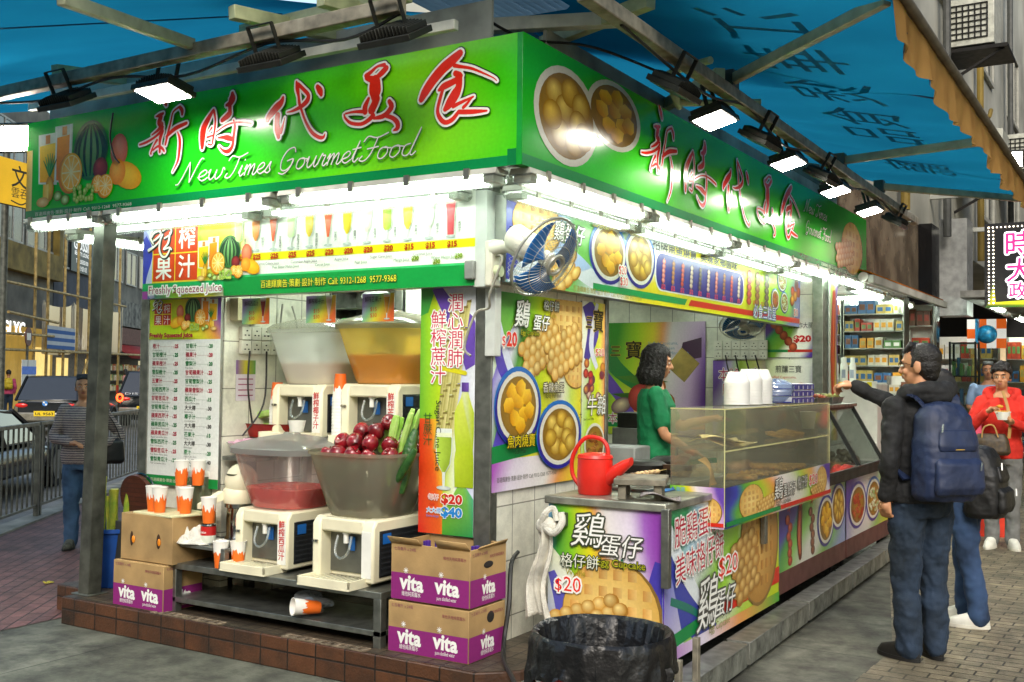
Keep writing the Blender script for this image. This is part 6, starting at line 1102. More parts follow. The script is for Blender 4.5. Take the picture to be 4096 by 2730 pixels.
def d3(c, L_, H):
    bg(c, [(0, '5a4aa0'), (.1, 'a098c8'), (.3, 'd8d4d8'), (.6, 'd0d0c8'), (.75, '88b860'), (1, 'd0d030')], -.2)
    bowl(c, .36, .24, .3, .19, 'red', 4, '5a58b0', '3a3490'); bowl(c, .92, .24, .28, .19, 'green', 4, '4a78b8', '3a3490'); c.T('咖喱魚蛋', 1.25, .2, .08, 'a8a018', 6, W=.3)
cart('food cart with sausage and fish ball prints and a brown base, second in the row', 2.02, 3.74, d2); cart('food cart with two noodle bowl prints and a brown base, farthest in the row', 3.77, 5.35, d3)
# slanted glass display
gd = T('glass_display', 'slanted glass food display with a dark steel frame, beside the acrylic case', 'display case', (0, 2.95, .85)); L_ = 1.8
DK = M('dark_frame', '2c2e2c', .35, .6)
g = G()
g.add([(.97, 0, .06), (.97, L_, .06), (.72, L_, .5), (.72, 0, .5)], [(0, 1, 2, 3)]); g.build('front_glass', GLS, gd)
for y in (0, L_): g = G(); g.add([(.4, y, .06), (.97, y, .06), (.72, y, .5), (.4, y, .5)], [(0, 1, 2, 3)]); g.build('side_glass', GLS, gd)
for a, b in (((.98, -.01, .05), (.98, L_, .05)), ((.72, -.01, .51), (.72, L_, .51)), ((.98, 0, .05), (.72, 0, .51)), ((.98, L_, .05), (.72, L_, .51)), ((.98, L_ * .55, .05), (.72, L_ * .55, .51))): g = G(); g.bar(a, b, .025, .03); g.build('frame_bar', DK if a[1] != 0 else STEEL, gd, bev=.003)
part('base_tray', DK, gd, (.35, -.01, -.02, .99, L_ + .01, .04)); part('top_board', STEEL, gd, (.38, -.01, .515, .76, L_ + .01, .54)); part('back_panel', STEEL, gd, (.38, .0, .04, .4, L_, .515)); part('mid_shelf', STEEL, gd, (.4, .02, .2, .72, L_ - .02, .21))
q = random.Random(6)
for k in range(14):
    y = .1 + k * .07; g = G(); lev = k % 2; x0, z0 = (.55, .06) if lev else (.45, .23); g.tube([(x0, y, z0), (x0 + .34 - .1 * (1 - lev), y + .01, z0 + .02)], .003, 5)
    for i in range(5): g.ell((x0 + .08 + i * .035, y, z0 + .012), (.017, .018, .016), 8, 6, m=1)
    o = g.build('food_skewer', [MATS['bamboo_stick'], M('disp_meat%d' % (k % 3), ('7a4420', 'a8783c', '5a3418')[k % 3], .35, n=.4, ns=40)], None, (0, 2.95, .85)); tag(o, 'brown glazed skewer lying in the slanted glass display', 'skewer', 'skewers in the slanted glass display')
ef = None
for k in range(26):
    x, y, z = .55 + q.random() * .3, 1.1 + q.random() * .62, .075 + (.04 if k > 15 else 0)
    if ef is None: g = G(); g.ell((0, 0, 0), (.034, .03, .027), 12, 8); ef = tag(g.build('tea_egg', M('tea_egg_m', '4a4634', .4, n=.5, ns=25, c2='8a8468')), 'dark marbled egg in the heap in the slanted glass display', 'egg', 'dark eggs in the slanted glass display'); o = ef
    else: o = dup(ef)
    o.location = (x, 2.95 + y, .85 + z); o.rotation_euler = (q.random() * 3, q.random() * 3, 0)
def tray(loc, label, mt, sd):
    t = T('food_tray', label, 'tray', loc); g = G(); g.rings([[(x * s_, y * s_, z) for x, y in ((-.12, -.18), (.12, -.18), (.12, .18), (-.12, .18))] for s_, z in ((.9, 0), (1, .05), (1.05, .05), (1.05, .055), (.97, .052), (.88, .008))], 0, (1, 1), sm=False); g.build('pan', STEEL, t)
    q = random.Random(sd); h = G()
    for k in range(26): h.ell((q.uniform(-.09, .09), q.uniform(-.14, .14), .03 + q.random() * .04), (.025, .022, .018), 8, 6)
    o = h.build('food', mt, t); o['kind'] = 'stuff'
tray((.57, 3.5, 1.392), 'steel pan of pale dumplings on top of the glass display', M('dumpl', 'c8b080', .5, n=.3, ns=30), 1); tray((.57, 3.95, 1.392), 'steel pan of red and brown food on top of the glass display', M('redfood', 'a84a28', .5, n=.5, ns=20, c2='5a3020'), 2); tray((.57, 4.4, 1.392), 'steel pan farthest along the top of the glass display', M('greenfood', '8a8a50', .5, n=.5, ns=20), 3)
g = G(); g.lathe([(.04, 0), (.058, .12), (.06, .12), (.06, .125), (.055, .12)], n=20, cap=(1, 0)); tag(g.build('foam_cup', FOAM, None, (.86, 2.9, 1.24)), 'large white foam cup at the end of the acrylic case', 'cup')
part_(part('cup_stand', STEEL, None, (.8, 2.85, .88, .92, 2.94, 1.24)), 'narrow steel stand between the two display cases', 'stand')
# step rails
GALV = M('galvanised', '8c8e88', .45, .6, n=.2, ns=12)
for i in range(5):
    y0 = -.3 + i * 1.25; x = 1.02 - .025 * i; t = T('step_rail', 'galvanised step segment under the carts, %s from the camera' % ('nearest', 'second', 'third', 'fourth', 'fifth')[i], 'step', (x, y0, 0), .02, 'galvanised step segments')
    part('channel', M('tread', '7c7e76', .5, .4, n=.35, ns=9, b=.9, bs=28), t, (-.03, 0, .03, .1, 1.2, .15), bev=.004); part('lip', GALV, t, (-.035, 0, .15, .105, 1.2, .156))
    for y in (.06, 1.1): part('foot', GALV, t, (.02, y, 0, .06, y + .04, .03))
for i, y in enumerate((-.12, .1)): g = G(); g.bar((1.12, y, 0), (1.12, y, .3 + .06 * i), .035, .03); tag(g.build('stake', WOODG, bev=.004), 'short grey wooden stake by the nearest step, ' + ('left one', 'right one')[i], 'stake', 'wooden stakes by the step')
t = T('chequer_plate', 'aluminium chequer plate box on the ground between the plinth and the bin', 'step', (.55, -.45, 0), .1); part('plate', bricks('chequer2', 'a8aaa6', '9a9c98', '6a6c66', .05, .05, .5, .008, .4, '70706a', 3, 1.), t, (-.2, -.25, .0, .2, .3, .12), bev=.006)
part_(part('kerb_block', bricks('concrete2', '5c5c52', '565648', '4a4a40', 3, 3, 0, .002, .8, '3a3a34', 5), None, (.8, 5.4, .0, 1.02, 5.75, .28), bev=.01), 'concrete block at the far end of the carts', 'block')
# bin with black bag
bn = T('rubbish_bin', 'red round rubbish bin lined with a black plastic bag, foreground', 'bin', (1.15, -.97, 0)); g = G(); g.lathe([(.2, 0), (.205, .01), (.25, .56), (.258, .575)], n=36, cap=(1, 0)); g.build('bin_body', RCAN, bn)
g = G(); nb = 96
def bagr(k, r, z, w, zw, f, ph): a = 2 * PI * k / nb; rr = r + w * math.sin(a * f + ph) + .6 * w * math.sin(a * (f * 2.3 // 1) + ph * 2); return (rr * math.cos(a), rr * math.sin(a), z + zw * math.sin(a * 3 + ph) + .4 * zw * math.sin(a * 11 + ph))
RI = [(.284, .43, .014, .04, 17, .3), (.29, .46, .01, .02, 19, 1), (.283, .5, .007, .012, 21, .4), (.284, .56, .006, .008, 15, 2.), (.278, .6, .004, .004, 12, 0), (.268, .612, .003, .002, 9, 0), (.25, .6, .004, .002, 30, 0), (.226, .5, .006, 0, 36, .2), (.2, .3, .006, .0, 38, .5), (.17, .06, .006, 0, 34, .8), (.02, .05, 0, 0, 2, 0)]
g.rings([[bagr(k, *r) for k in range(nb)] for r in RI], 0, (0, 1)); g.build('bin_bag', M('black_bag', '101012', .38, n=.2, b=.9, bs=22), bn)
# equipment inside the snack room
t = T('kitchen_machine', 'grey kitchen machine with a black top at the back of the snack room', 'kitchen appliance', (-.75, 3.0, .95)); part('machine_body', M('mach', '9a9c98', .4, .4), t, (0, 0, 0, .4, .35, .24), bev=.008); part('machine_top', M('mach_top', '3a3a34', .5, .3), t, (.02, .05, .24, .34, .3, .36), bev=.006); part('side_panel', IRON, t, (.405, 0, .02, .45, .3, .33))
t = T('work_table', 'steel work table at the back of the snack room', 'table', (-1.2, 2.9, .172)); part('tabletop', STEEL, t, (0, 0, .74, 1.0, .6, .775)); [part('leg', STEEL, t, (x, y, 0, x + .05, y + .05, .74)) for x in (.02, .93) for y in (.02, .53)]
part_(part('grey_box', M('gbox', '8a8e8c', .5, n=.1), None, (-.35, 1.6, .985, .1, 1.85, 1.14), bev=.01), 'pale grey plastic crate left of the watering can, inside the snack window', 'crate')
part_(part('back_counter', STEEL, None, (-.6, 1.55, .172, .25, 1.95, .98)), 'steel counter under the grey crate inside the snack window', 'counter')
f2 = T('wall_fan', 'dark blue wall fan hanging from the ceiling inside the snack window', 'fan', (-.15, 4.4, 2.1)); fanmesh(f2, (0, 0, -.02), (.3, -.5, -.75), .95)
g = G(); g.lathe([(.06, 0), (.06, .03), (.055, .05), (.03, .075)], n=20, cap=(1, 1)); o = g.build('camera_dome', WHITEP, None, (.16, 5.42, 2.12)); tag(o, 'small white security camera at the far end of the snack menu box', 'camera')
lump('plastic_bag', 'white plastic bag hanging above the sockets in the snack room', 'bag', MATS['white_bag'], (-.5, 5.2, 2.05), (.16, .05, .07), 9)
cb = part('cardboard_sign', M('card_brown', '8a7434', .8, n=.15), None, (-.12, -.005, -.12, .12, .005, .12)); cb.location = (-.92, 4.9, 1.72); cb.rotation_euler = (0, .7, 0); tag(cb, 'brown square of cardboard hanging on a cable in the snack room', 'cardboard')
bl2 = retube(dup(bl, (-1.75, .55, 2.5), 0, 'fluorescent lamp on the ceiling inside the juice window', 'fluorescent lamps under the kiosk ceiling'), tube_room)
bl3 = retube(dup(bl, (-1.3, 3.2, 2.5), PI / 2, 'added fluorescent lamp on the ceiling inside the snack room', 'fluorescent lamps under the kiosk ceiling'), tube_room)  # added lamp that brightens the snack room and its posters
# ================================================================ STREET ACROSS THE ROAD (left)
def sT(name, label, cat, s, n, z=0, group=None): return T(name, label, cat, st(s, n, z), STR, group)   # local x along the street, -y towards the kiosk
CONC = M('old_concrete', '8a8678', .85, n=.35, ns=.8, c2='5c5a52'); STAIN = M('stained_wall', '5a5e68', .8, n=.5, ns=.7, c2='33363c'); DARKF = M('dark_fascia', '1e2022', .6, n=.2); OCH = M('ochre', '8a7430', .7, n=.25, ns=1.5); FRM = M('window_frame', 'b4b4aa', .5, n=.1); DGL = M('dark_glass', '3a4246', .08, .1, n=.4, ns=1.2, c2='6a6e66'); WARM = M('warm_shop', 'e8c878', .6, e=.55, n=.4, ns=1.2); 
def window(par, x, z, w, h, n_=2, gl=None):
    f = G()
    for b in ((x, -.04, z, x + w, .02, z + .08), (x, -.04, z + h - .08, x + w, .02, z + h)): f.box(*b)
    for i in range(n_ + 1): q = x + (w - .08) * i / n_; f.box(q, -.045, z + .08, q + .08, .02, z + h - .08)
    o = f.build('window', FRM, par); part('pane', gl or DGL, o, (x + .06, -.01, z + .06, x + w - .06, .01, z + h - .06), bev=0)
a = sT('old_building', 'old building with ochre trim and a black shop fascia, leftmost across the street', 'building', 18, 12.0)
part('wall', CONC, a, (0, .05, 3.4, 20.4, 9, 13), bev=0); part('ochre_ledge', OCH, a, (0, -.35, 5.6, 20.5, .05, 6.7), (20.1, -.3, 6.7, 20.6, .05, 13), bev=0); part('shop_fascia', DARKF, a, (0, -.2, 3.45, 14.2, .04, 5.55), bev=0)
for x in (1, 5, 9, 13, 16.8): window(a, x, 6.8, 3.4, 2.0, 3)
for x in (1, 5, 9, 13, 16.8): window(a, x, 9.6, 3.4, 2.0, 3)
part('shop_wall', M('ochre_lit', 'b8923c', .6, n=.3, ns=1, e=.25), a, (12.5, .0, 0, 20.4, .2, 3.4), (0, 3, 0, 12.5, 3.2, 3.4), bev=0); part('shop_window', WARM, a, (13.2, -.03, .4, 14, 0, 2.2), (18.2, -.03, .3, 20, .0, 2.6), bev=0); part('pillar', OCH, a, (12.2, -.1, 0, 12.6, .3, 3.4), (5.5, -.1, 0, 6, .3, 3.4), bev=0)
c = Cv(3, 1.2); c.T('GLYC', .1, .3, .6, WHT, 1, W=2.4, b=.02); c.build('shop_lettering', a, printmat('lit_letters', .4, lit=1.2), (14.3, -.03, 2.75))
b = sT('old_building', 'grey stained building behind the bamboo scaffold with a dark beauty parlour sign', 'building', 38.5, 12.0)
part('wall', STAIN, b, (0, .05, 3.7, 8.2, 9, 6.3), bev=0); part('upper_wall', CONC, b, (0, .05, 6.3, 8.2, 9, 13), bev=0); part('band', DARKF, b, (0, -.1, 3.2, 8.2, .04, 3.75), bev=0)
for x in (.1, 5.8): window(b, x, 6.35, 2.2, 1.8, 2)
for x in (.1, 3, 5.8): window(b, x, 9.2, 2.2, 1.8, 2)
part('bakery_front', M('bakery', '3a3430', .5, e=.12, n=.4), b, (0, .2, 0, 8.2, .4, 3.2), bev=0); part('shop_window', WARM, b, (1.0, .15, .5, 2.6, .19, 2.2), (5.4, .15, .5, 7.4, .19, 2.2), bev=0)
t, c = board('beauty_sign', 'dark sign with white GOSSIP lettering on the scaffolded building', 'sign', st(40.4, 11.9, 6.32), STR, 3.4, 1.9, .08, DARKF); c.R(0, 0, 3.4, 1.9, '26363a'); c.T('GOSSIP', .35, 1.1, .55, WHT, 1, W=2.7, b=.02); c.T('BEAUTY LOUNGE', .5, .82, .22, WHT, 1, W=2.4, b=.006); c.T('Tel 23555100', .7, .45, .22, WHT, 1, W=1.9, b=.004); c.T('百寶大廈10室', .9, .12, .22, WHT, 1, W=1.5); c.build('printed_face', t, printmat('lit_sign', .5, lit=.35))
t, c = board('bakery_sign', 'lit bakery sign with white characters and an orange mark, seen through the scaffold net', 'sign', st(39.4, 11.8, 2.55), STR, 7, 1.0, .1, DARKF); c.R(0, 0, 7, 1.0, '2a2826'); c.T('美心西餅', 1.4, .2, .62, WHT, 1, W=3.6, b=.01); c.T('Cakes', 5.2, .2, .4, WHT, 1); c.S([(.6, .2, .05), (.5, .6, .12), (.9, .9, .05)], 'f08020', 1); c.S([(1.0, .15, .03), (.8, .6, .1), (1.1, .9, .04)], 'f0a030', 2); c.build('printed_face', t, printmat('lit_letters'))
d = sT('old_building', 'pale grey building with a red shop awning, right of the scaffold', 'building', 46.9, 12.0)
part('wall', CONC, d, (0, .05, 2.4, 24, 9, 13), bev=0); part('stained_band', M('peeling', '9a988a', .9, n=.5, ns=2.5, c2='4a4a44', b=.4, bs=8), d, (0, -.25, 4.1, 24, .04, 5.5), bev=0)
for x in (.6, 3.5, 6.4, 9.3): window(d, x, 6.5, 2.2, 1.9, 2)
part('shop_sign', M('dark_red', '5a1a18', .6, n=.2), d, (0, -.3, 3.1, 9, .04, 4.0), bev=0); g = G(); g.add([(0, -.3, 3.05), (9, -.3, 3.05), (9, -1.3, 2.3), (0, -1.3, 2.3)], [(0, 1, 2, 3)]); g.build('awning', M('red_canvas', '8a2420', .8, n=.15), d, thick=.03)
part('shop_interior', M('shop_dark', '2a2620', .7, e=.1), d, (0, .6, 0, 9, .7, 2.4), bev=0)
for j in range(3):
    g = G(); g.box(.2, .1, .5 + j * .55, 8.8, .5, .55 + j * .55); sh_ = g.build('shelf', DARKF, d); h = G(); q = random.Random(j)
    for i in range(70): x = .3 + i * .12; h.box(x, .15, .55 + j * .55, x + .09, .3, .55 + j * .55 + q.uniform(.15, .35), m=q.randrange(4))
    o = h.build('goods', [M('g%d' % k, cc, .5, e=.15, n=0) for k, cc in enumerate(('b8a468', '9a5a3a', 'c8c4b0', '5a7a48'))], sh_, bev=0); o['kind'] = 'stuff'
# scaffold
BAM = M('bamboo', 'b0965a', .6, n=.25, ns=5); k = 0; TAPE = M('tape_red', 'c8301c', .5)
for s_, n_ in ((32.4, 10.8), (33.9, 10.8), (36, 10.8), (37.8, 10.8), (39.5, 10.8), (41.2, 10.8), (44.6, 10.8)):
    g = G(); g.tube([st(s_, n_, 0), st(s_ + .1, n_, 4), st(s_ + .05, n_, 8.2)], .06, 7); g.tube([st(s_, n_, .5), st(s_ + .01, n_, .9)], .064, 7, m=1); k += 1
    tag(g.build('bamboo_pole', [BAM, TAPE]), 'upright bamboo scaffold pole, number %d counted from the left' % k, 'scaffold pole', 'bamboo scaffold poles across the street')
for l, (s0, z0, s1, z1) in (('upper long horizontal', (29.3, 4.85, 45.5, 4.95)), ('short horizontal at the left, below the upper one', (29.6, 3.75, 35, 3.6)), ('long horizontal at the foot of the net', (28, 2.35, 49, 2.5)), ('short horizontal just above the net foot', (28.5, 2.95, 34.5, 3.02)), ('slanting brace leaning across the poles', (40, 6.4, 43, 4.4)), ('slanting red taped prop below the net', (37.4, .3, 39.6, 2.4))):
    g = G(); g.tube([st(s0, 10.75, z0), st(s1, 10.7, z1)], .055, 7); tag(g.build('bamboo_pole', BAM), l + ' bamboo pole of the scaffold', 'scaffold pole', 'bamboo scaffold poles across the street')
g = G(); g.grid(lambda u, v: st(33.8 + 12.6 * u, 10.95 + .15 * math.sin(u * 20), 4.6 + .4 * u - v * (2.3 + .1 * math.sin(u * 9)) - (1 - v) * .35 * abs(math.sin(u * PI * 3))), 60, 10); tag(g.build('scaffold_net', clear('net', 'c8c8c4', .6, .05, .4)), 'pale see-through net hung on the bamboo scaffold', 'net')
t, c = board('striped_tarp', 'blue and white striped sheet hanging on the left of the scaffold', 'sheet', st(33.7, 10.7, 2.5), STR, 3.6, .95, .01, ALU)
for i in range(6): c.R(0, i * .16, 3.6, .16, ('3a6aa8', 'd0d4d4')[i % 2])
c.build('printed_face', t, printmat('print_matt'))
t = sT('bus_stop', 'bus stop pole with a round dark red sign and a white and blue board', 'bus stop', 30.9, 10.5); g = G(); g.cyl((0, 0, 0), (0, 0, 3.2), .05, n=10); g.build('pole', DARKST, t); g = G(); g.cyl((0, -.05, 2.88), (0, -.02, 2.88), .36, n=28); g.build('round_sign', M('maroon', '5a1420', .5), t); part('sign_panel', WHITEP, t, (-.2, -.06, 2.75, .2, -.051, 3.02), bev=0); part('route_board', WHITEP, t, (-.6, -.04, .3, .9, -.02, 2.0), bev=0); part('blue_band', M('bus_blue', '2a5aa8', .5, e=.2), t, (-.6, -.05, 1.45, .9, -.041, 1.75), bev=0)
# railing along the kerb
RAILM = M('railing', '70726a', .4, .6, n=.2)
for i in range(7):
    s0 = -6 + i * 2.35; t = sT('railing', 'x', 'railing', s0, 0, 0, 'street railing panels along the kerb'); t['label'] = 'grey railing panel by the road, %s from the left' % ('first second third fourth fifth sixth seventh'.split()[i])
    part('top_rail', RAILM, t, (0, -.02, 1.0, 2.3, .02, 1.04)); part('lower_rail', RAILM, t, (0, -.012, .12, 2.3, .012, .15))
    for x in (0, 2.27): part('post', RAILM, t, (x, -.025, 0, x + .045, .025, 1.0))
    for k in range(1, 16): g = G(); x = 2.3 * k / 16; g.cyl((x, 0, .15), (x, 0, 1.0), .011, n=6); g.build('bar', RAILM, t)
# cars
TYRE = M('tyre', '141414', .8, n=.1); RIM = M('rim', '8a8c8c', .3, .8); CGL = M('car_glass', '10161a', .04, .1, n=0, coat=1); 
def car(label, s, n, z, L_, Wd, H, paint, hatch, rear=None, plate=None, paint2=None, rz=0):
    """local x = forward along the street; rear faces -x"""
    t = T('parked_car', label, 'car', st(s, n, z), STR + rz); w = Wd / 2; b = H * .6; lo = .2
    def ring(x, wk, z0, z1, e=3.5): 
        cz_, hz_ = (z0 + z1) / 2, (z1 - z0) / 2; return [(x, w * wk * math.copysign(abs(math.cos(a)) ** (2 / e), math.cos(a)), cz_ + hz_ * math.copysign(abs(math.sin(a)) ** (2 / e), math.sin(a))) for a in (2 * PI * k / 28 for k in range(28))]
    hood = b * (.97 if hatch else .9)
    g = G(); g.rings([ring(0, .86, .42, b * .9), ring(.06, .94, .3, b * .98), ring(.3, 1, lo, b), ring(L_ * .5, 1, lo, b), ring(L_ * .72, 1, lo, b * .99), ring(L_ * .93, .97, lo, hood * .88), ring(L_ * .985, .9, .3, hood * .76), ring(L_, .8, .4, hood * .6)]); g.build('body', paint, t)
    x0, x1, x2, x3 = (.1, .55, L_ * .55, L_ * .76) if hatch else (.7, 1.35, L_ * .55, L_ * .74)
    def gh(x, wk, z): return [(x, -w * wk, z), (x, w * wk, z)]
    zb = b * .97; pts = [(x0, .9, zb), (x1, .74, H * .985), ((x1 + x2) / 2, .76, H), (x2, .74, H * .97), (x3, .9, zb)]
    g = G(); v = [];
    g.prism([(p[0], p[2]) for p in pts], -1, 1, 'y'); 
    nv = len(pts)
    for i in range(2 * nv): q = pts[i % nv]; sgn = -1 if i < nv else 1; g.v[i] = (q[0], sgn * w * q[1], q[2])
    g.build('glass_house', CGL, t, bev=.03)
    g = G(); g.prism([(p[0], p[2]) for p in (pts[1], pts[2], pts[3])] + [(pts[3][0], pts[3][2] - .06), (pts[1][0], pts[1][2] - .06)], -w * .77, w * .77, 'y'); g.build('roof', paint2 or paint, t, bev=.02)
    for sgn in (-1, 1):
        for p, q in ((0, 1), (3, 4)):
            g = G(); A_, B_ = pts[p], pts[q]; g.bar((A_[0], sgn * w * (A_[1] + .0), A_[2]), (B_[0], sgn * w * (B_[1] + .01), B_[2]), .06, .05); g.build('pillar', paint2 or paint, t)
        g = G(); g.bar(((x1 + x2) / 2, sgn * w * .775, H - .06), ((x1 + x2) / 2 + .05, sgn * w * .93, zb), .05, .04); g.build('pillar', M('black_trim', '0e0e0e', .3), t)
        for x in (L_ * .19, L_ * .81):
            g = G(); g.cyl((x, sgn * (w - .2), .33), (x, sgn * (w + .005), .33), .33, n=24); o = g.build('wheel', TYRE, t); g = G(); g.cyl((x, sgn * (w + .0), .33), (x, sgn * (w + .015), .33), .22, n=20); h = g.build('rim', RIM, o)
            g = G(); g.tube([(x + .37 * math.cos(a), sgn * (w - .005), .33 + .37 * math.sin(a)) for a in (PI * k / 12 for k in range(13))], .035, 6); g.build('wheel_arch', M('black_trim'), t)
        g = G(); g.ell((.02, sgn * w * .68, b * .84), (.06, w * .2, .07), 12, 8); g.build('tail_light', M('tail_red', 'b01c14', .2, e=.25, n=0), t)
    if hatch: part('tailgate', CGL, t, (-.01, -w * .8, b * .6, .04, w * .8, b * .95), bev=.02); part('bumper', M('silver_paint', '8a8678', .3, .5), t, (-.06, -w * .88, .38, .1, w * .88, .62), bev=.04)
    if plate:
        part('number_plate', M('plate_yellow', 'd8b81c', .4, e=.08, n=.05), t, (-.075, -.27, .52, -.062, .27, .66), bev=0); c = Cv(.54, .14)
        c.T(plate, .27, .03, .08, '141410', 0, W=.46, al='c', b=.002); c.build('plate_text', t, VINYL, (-.076, .27, .52), (0, 0, -PI / 2))
    return t
SIL = M('car_taupe', '6e6858', .3, .5, n=.05); BLKP = M('car_black', '0a0b0c', .18, 0, n=0); DGR = M('car_grey', '22262a', .25, .2, n=0)
bm_ = car('taupe hatchback with a black tailgate and yellow number plate, parked beyond the railing', 18.5, 5.7, -.14, 4.0, 1.78, 1.6, SIL, True, plate='UL 9563', paint2=BLKP)
g = G(); g.cyl((-.015, .0, .86), (-.03, 0, .86), .07, n=20); o = g.build('badge', M('badge_blue', '3a7ac0', .3, e=.1), bm_); g = G(); g.box(-.032, .004, .866, -.0305, .05, .91); g.box(-.032, -.05, .81, -.0305, -.004, .854); g.build('badge_quarters', WHITEP, o)
sv = car('dark grey off-road car with a round lit tail lamp, right of the taupe hatchback', 23.2, 4.2, -.14, 4.6, 1.9, 1.75, DGR, True, plate='LK 402')
g = G(); g.tube([(-.03, .8 + .09 * math.cos(a), .92 + .11 * math.sin(a)) for a in (2 * PI * k / 20 for k in range(21))], .03, 6); g.build('lamp_ring', M('lamp_ring_m', 'ff4a20', .3, e=3, n=0), sv)
c = Cv(1.4, .12); c.T('DIS', .1, .02, .07, 'c8ccd0', 0, W=.4); c.build('rear_lettering', sv, VINYL, (-.015, .75, 1.0), (0, 0, -PI / 2))
car('black saloon car close behind the railing at the left edge', 1.7, 2.2, -.14, 4.9, 1.85, 1.22, BLKP, False)
# hanging shop sign and lamp at the far left
t, c = board('hanging_sign', 'yellow hanging shop sign with black characters at the left edge', 'sign', st(12.1, 5, 5.2), STR - .35, 2.0, 1.0, .12, DARKF); c.R(0, 0, 2, 1, 'd8a818'); c.T('文記', .9, .45, .42, '1c1810', 1, W=1.0, b=.008); c.T('雲吞麵', .9, .2, .2, '1c1810', 1, W=.8); c.S([(.9, .1, .015), (1.2, .05, .015), (1.4, .12, .015), (1.6, .05, .015), (1.85, .1, .015)], '1c1810', 1); c.build('printed_face', t, printmat('lit_sign'))
g = G(); g.cyl(st(14.0, 5.2, -.1), st(14.0, 5.2, 7), .08, n=10); tag(g.build('sign_post', DARKST), 'dark post holding the yellow hanging sign', 'post')
lp = dup(fl_on, (-3.5, -.45, 3.15), .6, 'lit floodlight at the far left, tilted towards the street', 'floodlights hung from the awning beams'); lp.rotation_euler = (-1.1, 0, .4)
# ================================================================ SHOP NEXT DOOR AND BUILDING (right)
MIR = M('brown_painted_glints', 'a4947e', .08, .15, n=.3, ns=2.2, c2='54463a'); BLK2 = M('black_stone', '141416', .12, n=.1); PALE = M('pale_wall', 'b8bab2', .7, n=.2, ns=2)  # fascia glints and reflections are painted in as pale and dark blotches
sp = T('shop_building', 'shop with a brown mirrored fascia next to the kiosk, grey upper storeys above', 'shop')
part('fascia', MIR, sp, (-3, 5.9, 2.75, .12, 12.4, 3.8), bev=0); part('upper_wall', M('upper_wall_m', 'c4c4b8', .8, n=.3, ns=.7, c2='8e8e84'), sp, (-6, 5.9, 3.81, .1, 60, 18), bev=0); part('side_wall', PALE, sp, (-3, 5.9, 0, -.55, 6.1, 2.75), bev=0); part('back_wall', PALE, sp, (-3, 10.2, 0, .1, 10.3, 2.75), bev=0)
part('ceiling', M('shop_ceil', 'd8d8d0', .6), sp, (-3, 6.1, 2.7, .1, 10.2, 2.749), bev=0); part('black_pillar', BLK2, sp, (-.1, 11.0, 0, .3, 11.6, 2.75), (.1, 11.0, 2.75, .3, 11.6, 3.8), bev=0); part('fascia_support', BLK2, sp, (-.1, 10.3, 0, .1, 11.0, 2.75), bev=0)
part('grey_column', M('grey_column_m', 'a4a6a4', .3, 0, n=.15), sp, (.06, 12.8, 2.6, .5, 13.4, 4.1), bev=0); part('glass_front', GLS, sp, (.02, 9.3, .3, .04, 10.2, 2.7), bev=0); part('door_frame', STEEL, sp, (.0, 9.25, 0, .08, 9.3, 2.7), (.0, 10.2, 0, .08, 10.26, 2.7), bev=0)
# upper storey details
for i, y in enumerate((8, 11.4, 17, 21.5, 27)):
    for z in (4.7, 7.6):
        g = G(); g.box(.08, y, z, .16, y + 1.9, z + .08); g.box(.08, y, z + 1.6, .16, y + 1.9, z + 1.68)
        for k in range(3): g.box(.08, y + k * .92, z + .08, .16, y + k * .92 + .08, z + 1.6)
        o = g.build('window', FRM, sp); part('pane', DGL, o, (.09, y + .05, z + .06, .12, y + 1.85, z + 1.62), bev=0)
for i, (y, z) in enumerate(((13.2, 6.9), (14.2, 5.0), (19.5, 6.0))):
    t = T('air_conditioner', ('white air conditioner high on the upper right facade, nearest', 'white air conditioner below the nearest one on the facade', 'white air conditioner farther along the upper facade')[i], 'air conditioner', (.1, y, z), 0, 'air conditioners on the upper facade'); part('casing', M('ac_white', 'c4c6ba', .5, n=.15), t, (.05, 0, 0, .75, .8, .75), bev=.01)
    g = G(); [g.box(.1 + k * .09, -.02, .1, .12 + k * .09, -.001, .65) for k in range(7)]; [g.box(.1, -.022, .1 + k * .09, .66, -.002, .115 + k * .09) for k in range(7)]; g.build('grille', IRON, t); part('tray', IRON, t, (.0, -.1, -.12, .95, .95, -.06)); g = G(); g.bar((.0, 0, -.6), (.9, 0, -.1), .04, .04); g.build('bracket', IRON, t)
for i, (y, x) in enumerate(((9.6, .22), (12.6, .25), (16.4, .22), (20.8, .25))): g = G(); g.tube([(x, y, 3.8), (x, y, 9), (x, y + .1, 12)], .06, 8); g.tube(crom([(x, y, 6 + i * .3), (x + .1, y + .25, 5.9 + i * .3), (x + .12, y + .5, 6.1 + i * .3)]), .04, 6); tag(g.build('drain_pipe', (OCH, M('pipe_grey', '4c4e4c', .6))[i % 2]), ('ochre drain pipe nearest on the upper facade', 'dark drain pipe second along the upper facade', 'ochre drain pipe right of the air conditioners', 'dark drain pipe farthest along the facade')[i], 'pipe', 'drain pipes on the upper facade')
for i, (y, z) in enumerate(((12, 4.3), (14.5, 4.1))): part_(part('bracket_bar', PALE, None, (.1, y, z, 1.1, y + .07, z + .07)), 'pale steel bracket sticking out of the facade, ' + ('upper one', 'lower one')[i], 'bracket', 'steel brackets on the facade')
for i, (x, y) in enumerate(((.9, 12.2), (.9, 15.4))): retube(dup(bl, (x, y, 2.75), PI / 2, 'lit fluorescent lamp over the passage beyond the shop, ' + ('nearer one', 'farther one')[i], 'lamps over the passage'), tube_room)
part_(part('passage_ceiling', M('passage_ceil', '8a8a84', .7, n=.2), None, (.55, 11.8, 2.8, 4, 18, 2.9), bev=0), 'grey ceiling slab over the passage beyond the shop', 'ceiling')
